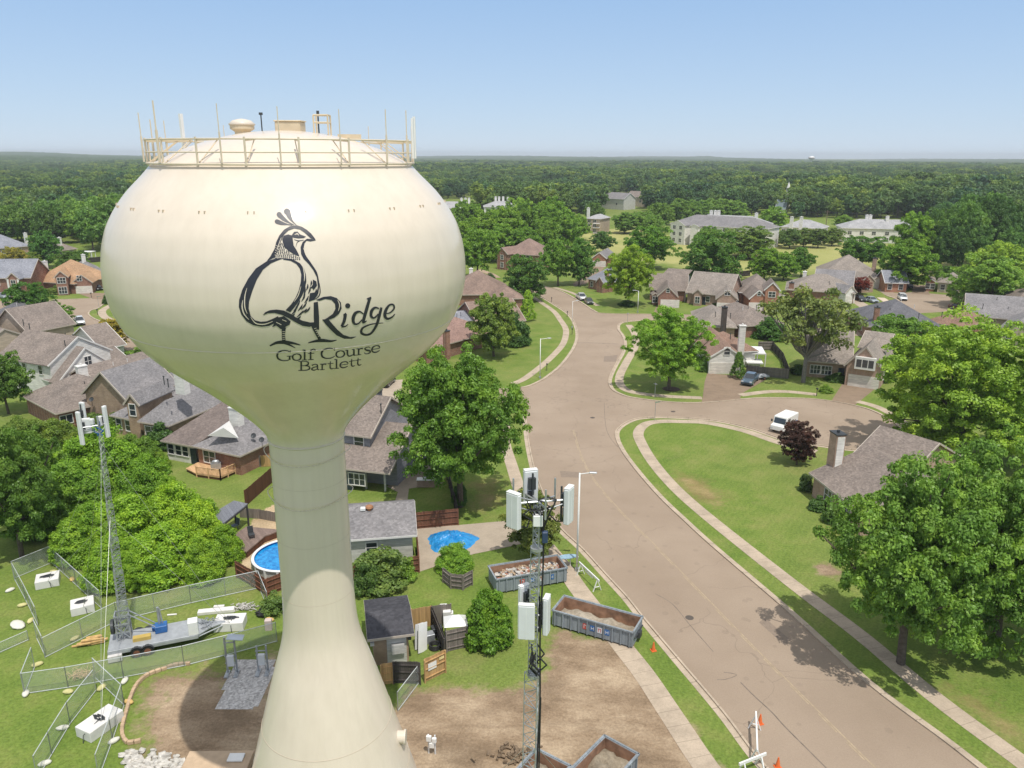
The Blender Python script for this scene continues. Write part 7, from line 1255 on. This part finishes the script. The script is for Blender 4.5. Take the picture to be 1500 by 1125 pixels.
for cx, by, ty, w_ in ((915, 342, 310, 44), (940, 342, 309, 42), (968, 338, 296, 44), (995, 330, 290, 46), (1024, 328, 292, 42), (1052, 326, 290, 46), (1078, 326, 292, 44), (872, 330, 296, 32), (956, 348, 314, 34)):
    tree('pale green broadleaf tree in the belt behind the fairway apartments', cx, by, ty, w_, MD[int(cx) % 4], sc((.088, .152, .04), random.uniform(.8, 1.15)), group='tree belt behind the fairway')
for cx, by, ty, w_ in ((1385, 392, 304, 58), (1412, 396, 292, 62), (1440, 392, 284, 66), (1472, 390, 288, 60), (1500, 388, 296, 56), (1400, 402, 330, 50), (1432, 400, 326, 50), (1478, 398, 330, 48), (1372, 390, 326, 40), (1455, 378, 280, 60), (1420, 384, 282, 58)):
    tree('tall dark green tree in the dense grove at the right edge', cx, by, ty, w_, MD[int(cx) % 4], sc((.050, .102, .032), random.uniform(.8, 1.3)), group='grove at the right edge')
# shrubs, hedges and vines
def shrub(label, cx, by, ty, w_, pr, col, name='shrub', group=None, wk=1.0, cat='shrub'):
    q = G(cx, by); m_ = mpp(q); a = w_*m_/2; sn = CAM_H/q.length if 0 else CAM_H/math.sqrt(q.x**2+q.y**2+CAM_H**2); cs = math.sqrt(1-sn*sn); V = (by-ty)*m_
    d = (V-a*sn)**2-(a*sn)**2; H_ = min(1.5*a*2, max(.55*a, math.sqrt(d)/cs if d > 0 else 0)); P = G(cx, by-a*sn/m_*.92)
    return place(name, pr, P, H_, 2*a*wk, col, label, cat, random.uniform(0, 6.28), group)
for a in (('big round dense bush beside the fenced compound', 715, 958, 866, 74, DENSE, (.072, .140, .018)), ('loose open shrub at the stem in front of the pale garage', 558, 878, 800, 92, LOOSE, (.070, .110, .035)), ('shrub with yellow green tips right of the loose one', 594, 858, 818, 36, LOOSE, (.10, .17, .03)), ('low spreading growth left of the loose shrub by the stem', 536, 880, 820, 46, LOOSE, (.06, .105, .032)),
 ('vine covered stump of old fence near the blue tarp', 667, 846, 797, 54, VINE[0], (.105, .190, .028)), ('dark narrow shrub below the big leaning tree', 674, 744, 706, 22, BUSH[1], (.035, .075, .022)), ('dark hedge shrub along the red brick ranch house, left end', 236, 664, 620, 44, BUSH[0], (.030, .066, .020)), ('dark hedge along the grey roof, lower of the row', 268, 636, 592, 54, BUSH[1], (.032, .07, .022)), ('dark hedge along the grey roof, middle of the row', 300, 622, 582, 54, BUSH[0], (.034, .072, .022)), ('dark hedge at the stem end of the row', 326, 610, 578, 44, BUSH[1], (.034, .072, .022)),
 ('shrub at the foot of the stem behind the chain-link return', 404, 906, 868, 44, LOOSE, (.06, .105, .035)), ('small rounded shrub in the corner of the ranch house lawn', 213, 672, 652, 16, BUSH[0], (.05, .095, .03)), ('olive shrub on the edge of the vine bank', 234, 722, 690, 34, LOOSE, (.085, .11, .04)),
 ('dark upright shrub at the corner of the brown ranch house', 1179, 722, 694, 20, BUSH[1], (.038, .066, .03)), ('green shrub under the eave of the brown ranch house, left of two', 1197, 752, 726, 26, BUSH[0], (.05, .095, .03)), ('green shrub under the eave of the brown ranch house, right of two', 1220, 772, 738, 32, BUSH[1], (.052, .098, .03)),
 ('clipped bright shrub on the mailbox lawn', 1211, 577, 563, 20, BUSH[0], (.11, .18, .03)), ('dark shrub at the foot of the sparse grey tree', 1170, 550, 534, 24, BUSH[1], (.035, .07, .022)), ('low dark shrubs before the bay window house', 1226, 562, 546, 34, BUSH[0], (.038, .075, .024)), ('shrub beside the tan side wall of the bay window house', 1296, 562, 540, 20, BUSH[1], (.05, .1, .03)),
 ('shrub at the garage corner under the round lawn tree', 1030, 546, 524, 22, BUSH[0], (.06, .12, .03)), ('big rounded bush behind the white porch', 1128, 500, 464, 50, BUSH[0], (.045, .098, .024)), ('bright hedge between the tan roof and the low roof', 1079, 476, 452, 18, BUSH[1], (.10, .18, .03)), ('round bush in front of the orange brick house', 1131, 450, 436, 18, BUSH[0], (.06, .12, .03)), ('dark shrubs before the pinkish brick house', 1056, 450, 440, 28, BUSH[1], (.045, .09, .03)),
 ('round hedge ball at the end of the left side street', 716, 412, 400, 18, BUSH[0], (.045, .09, .028)), ('low dark planting under the bright round tree', 918, 450, 443, 26, BUSH[1], (.03, .06, .02)), ('green growth under the tank edge, left of the yellow tree', 205, 532, 506, 52, BUSH[0], (.065, .12, .03)), ('green growth behind the white gables under the tank', 240, 556, 524, 60, BUSH[1], (.06, .11, .03)), ('shrubs by the orange roofed house', 84, 432, 418, 34, BUSH[0], (.085, .125, .04)), ('dark round shrub at the left cul-de-sac edge by the tank', 158, 446, 432, 14, BUSH[1], (.04, .08, .03)), ('green shrub left of the stem side gate', 228, 645, 625, 30, BUSH[0], (.035, .07, .024)), ('shrub at the brick gable of the grey hip house', 140, 640, 606, 40, BUSH[1], (.075, .12, .035)), ('hedge in front of the long low brick house', 176, 632, 600, 50, BUSH[0], (.06, .105, .03)), ('weeds in the fenced compound', 632, 934, 918, 22, LOOSE, (.06, .11, .03))): shrub(*a)
VG = 'vine covered mounds left of the mast'
for cx, by, ty, w_, col in ((160, 738, 626, 111, (.105, .19, .022)), (218, 766, 670, 81, (.09, .17, .022)), (110, 771, 676, 96, (.08, .155, .024)), (255, 808, 708, 88, (.11, .195, .022)), (292, 834, 738, 79, (.12, .205, .024)), (190, 826, 724, 103, (.10, .185, .022)), (125, 830, 746, 81, (.105, .185, .025)), (240, 862, 766, 103, (.115, .20, .022)), (170, 870, 786, 81, (.098, .18, .022)), (60, 741, 642, 81, (.075, .135, .026)), (62, 796, 702, 74, (.065, .125, .024)), (300, 858, 786, 56, (.11, .19, .024)), (90, 686, 614, 66, (.10, .15, .03)), (40, 696, 614, 66, (.075, .12, .03)), (205, 696, 636, 59, (.085, .15, .026)), (111, 736, 653, 72, (.105, .19, .022)), (254, 766, 698, 42, (.09, .17, .022)), (294, 802, 729, 59, (.11, .195, .022)), (144, 825, 738, 63, (.10, .185, .022)), (286, 852, 791, 69, (.115, .20, .022)), (327, 833, 768, 53, (.12, .205, .024)), (152, 761, 698, 52, (.08, .155, .024)), (206, 868, 796, 55, (.098, .18, .022)), (161, 831, 757, 46, (.105, .185, .025)), (231, 690, 659, 32, (.085, .15, .026))): shrub('bright green mound of vines smothering the trees on the bank left of the mast', cx, by, ty, w_, VINE[int(cx) % 2], col, 'vine_mound', VG, 1.08, 'vines')
# ground under the near shade trees
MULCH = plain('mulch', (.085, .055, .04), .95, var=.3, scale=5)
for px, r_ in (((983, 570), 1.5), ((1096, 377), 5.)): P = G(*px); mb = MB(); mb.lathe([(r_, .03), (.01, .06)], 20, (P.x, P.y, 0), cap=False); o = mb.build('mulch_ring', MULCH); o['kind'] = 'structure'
# ------------------------------------------------------------------ the woods to the horizon, and the air
def px_of(x, y, z=0.):
    dz = z-CAM_H; d = y*_c-dz*_s; v = -(y*_s+dz*_c)/d; u = x/d; return 750+FPX*u, 562.5+FPX*(v+u*ROLL)
fr = np.random.default_rng(5); T = []
d = 225.
while d < 2700:
    step = 11. if d < 700 else 14. if d < 1400 else 18.
    na = int(1.46*d/step)
    for k in range(na):
        a = -.73+1.46*(k+fr.uniform(.1, .9))/na; r_ = d+fr.uniform(-.45, .45)*step; x, y = r_*math.sin(a), r_*math.cos(a)
        if y < 100: continue
        px, py = px_of(x, y)
        lim = 357 if px < 60 else 360 if px < 120 else 372 if px < 260 else 388 if px < 600 else 300 if px < 700 else 314 if px < 1130 else 321 if px < 1370 else 372
        if 610 < px < 700 and py > 292: continue
        if py > lim: continue
        clear = math.sin(x*.011+1.3)*math.sin(y*.0045+.4)+.5*math.sin(x*.023-y*.007)
        if d > 420 and clear > 1.12: continue
        if any(abs(px-q[0]) < q[2] and q[1]-1.5 < py < q[1]+q[3] for q in ((897, 290, 19, 31), (931, 289, 16, 31), (1153, 300, 6, 20), (84, 290, 11, 10), (104, 279, 12, 7), (137, 284, 11, 9), (1152, 305, 15, 9), (1121, 260, 24, 17))): continue
        hgt = fr.uniform(10, 19)+3.5*math.sin(x*.012+y*.006)+(3 if px > 600 and 300 < py else 0); T.append((r_, x, y, hgt, fr.uniform(.7, 1.05)*hgt*(1.25 if d > 1400 else 1.1), px))
    d += step*.92
T.sort()
NIND = 175; WL = ('green tree in the broadleaf woods beyond the left houses', 'dark green tree in the broadleaf woods beyond the fairway and apartments')
SEEN = [t for t in T if not 235 < t[5] < 625][:NIND]; SEEN_SET = set(SEEN)
REST = [t for t in T if t not in SEEN_SET]
for k in range(90):                                   # garden trees in the ground the tank hides
    px, py = fr.uniform(300, 590), fr.uniform(392, 560)
    if px > 500 and py > 470: continue
    q = G(px, py); REST.append((q.length, q.x, q.y, fr.uniform(7, 13), fr.uniform(6, 11), px))
for i, (r_, x, y, h_, w_, px) in enumerate(SEEN):
    o = link('woodland_tree', FAR1[i % 4] if r_ > 240 else FAR1[i % 4]); o.location = (x, y, 0); o.rotation_euler = (0, 0, fr.uniform(0, 6.28)); o.scale = (w_, w_, h_); L_ = px < 450
    o.color = (*sc((.072, .135, .030) if L_ else (.052, .102, .034), 2.1*fr.uniform(.72, 1.3)), 1); tag(o, WL[0 if L_ else 1], 'tree', 'left woods' if L_ else 'woods beyond the fairway')
def forest(name, pts, protos, label):
    col = bpy.data.collections.new(name+'_kinds')
    for k, me in enumerate(protos): o = bpy.data.objects.new('%s_kind' % name, me); col.objects.link(o)
    me = bpy.data.meshes.new(name); A = np.array(pts); me.from_pydata([(x, y, 0) for _, x, y, *_ in pts], [], [])
    for nm, vals in (('h', A[:, 3]), ('w', A[:, 4]), ('rot', fr.uniform(0, 6.28, len(A)))): me.attributes.new(nm, 'FLOAT', 'POINT').data.foreach_set('value', vals.astype(np.float32))
    o = link(name, me); tag(o, label, 'woods', kind='stuff')
    ng = bpy.data.node_groups.new(name, 'GeometryNodeTree'); ng.interface.new_socket('Geometry', in_out='INPUT', socket_type='NodeSocketGeometry'); ng.interface.new_socket('Geometry', in_out='OUTPUT', socket_type='NodeSocketGeometry')
    n = ng.nodes; L = ng.links; gi = n.new('NodeGroupInput'); go = n.new('NodeGroupOutput'); ip = n.new('GeometryNodeInstanceOnPoints'); ci = n.new('GeometryNodeCollectionInfo'); ci.inputs['Collection'].default_value = col; ci.inputs['Separate Children'].default_value = True; ci.inputs['Reset Children'].default_value = True
    ip.inputs['Pick Instance'].default_value = True
    def at(nm): q = n.new('GeometryNodeInputNamedAttribute'); q.data_type = 'FLOAT'; q.inputs['Name'].default_value = nm; return q.outputs['Attribute']
    cs = n.new('ShaderNodeCombineXYZ'); w_ = at('w'); L.new(w_, cs.inputs[0]); L.new(w_, cs.inputs[1]); L.new(at('h'), cs.inputs[2]); cr = n.new('ShaderNodeCombineXYZ'); L.new(at('rot'), cr.inputs[2])
    rv = n.new('FunctionNodeRandomValue'); rv.data_type = 'INT'; rv.inputs['Min'].default_value = 0 if 0 else 0; rv.inputs[5].default_value = len(protos)-1
    L.new(rv.outputs[2], ip.inputs['Instance Index']); L.new(gi.outputs[0], ip.inputs['Points']); L.new(ci.outputs[0], ip.inputs['Instance']); L.new(cs.outputs[0], ip.inputs['Scale'])
    er = n.new('FunctionNodeEulerToRotation'); L.new(cr.outputs[0], er.inputs[0]); L.new(er.outputs[0], ip.inputs['Rotation']); L.new(ip.outputs[0], go.inputs[0]); mod = o.modifiers.new('scatter', 'NODES'); mod.node_group = ng; return o
def fproto(seed, kind, ncl, per, leaf):
    me = proto(seed, kind, ncl, per, leaf, 2, one=True, clr=(.06, .12), nlobe=13); me.materials[0] = FLEAF; return me
forest('forest', REST, [fproto(91+i, k, 56, 48, .058) for i, k in enumerate(('round', 'wide', 'tall', 'round', 'wide'))], 'dense green woods stretching away to the horizon')
# distant wooded country
m, nt, b = newmat('distant_canopy'); p = pos(nt); k = ramp(nt, noise(nt, p, .035, 5, .7), [(.3, (.024, .046, .018)), (.55, (.055, .095, .034)), (.75, (.10, .138, .052))]); k = mixc(nt, math_(nt, 'MULTIPLY', math_(nt, 'SUBTRACT', noise(nt, p, .0016, 3), .56, True), 4, True), k, (.16, .20, .08)); nt.links.new(k, b.inputs['Base Color']); b.inputs['Roughness'].default_value = 1; b.inputs['Specular IOR Level'].default_value = 0; bump(nt, b, noise(nt, p, .05, 4), 1., 5.)
V = []; F = []; na = 420; rs_ = [2350]; 
while rs_[-1] < 8300: rs_.append(rs_[-1]*1.012+4)
hz = np.random.default_rng(2)
for j, r_ in enumerate(rs_):
    for i in range(na):
        a = -.80+1.6*i/(na-1); x, y = r_*math.sin(a), r_*math.cos(a); t = min(1, max(0, (r_-3000)/3500))
        hill = 13*min(1, (r_-2350)/900)*math.exp(-((a+.62)/.26)**2)*(.7+.3*math.sin(a*31)) + t*(9*max(0, math.exp(-((a+.5)/.1)**2))+9*math.sin(a*9+1)*t+10*max(0, math.sin(a*23+r_*.0012))*t+9*math.exp(-((a-.235)/.018)**2)*(1 if r_ > 7400 else 0))
        V.append((x, y, 6+hz.uniform(0, 7.5)*(1-.5*t)+hill+2*math.sin(r_*.01+a*40)))
F = [(j*na+i, j*na+i+1, (j+1)*na+i+1, (j+1)*na+i) for j in range(len(rs_)-1) for i in range(na-1)]
o = MB().add(V, F).build('wooded_hills', m, None, False, normals=False); o['kind'] = 'structure'
# haze
m = bpy.data.materials.new('haze'); m.use_nodes = True; nt = m.node_tree; nt.nodes.clear(); v = N(nt, 'ShaderNodeVolumePrincipled'); v.inputs['Density'].default_value = HAZE_D = 1.4e-4; v.inputs['Color'].default_value = (.90, .96, 1., 1); v.inputs['Anisotropy'].default_value = .1; ou = N(nt, 'ShaderNodeOutputMaterial'); nt.links.new(v.outputs[0], ou.inputs['Volume'])
mb = MB(); mb.box((0, 4300, 28.5), (19200, 9400, 59)); tag(mb.build('haze', m), kind='stuff')
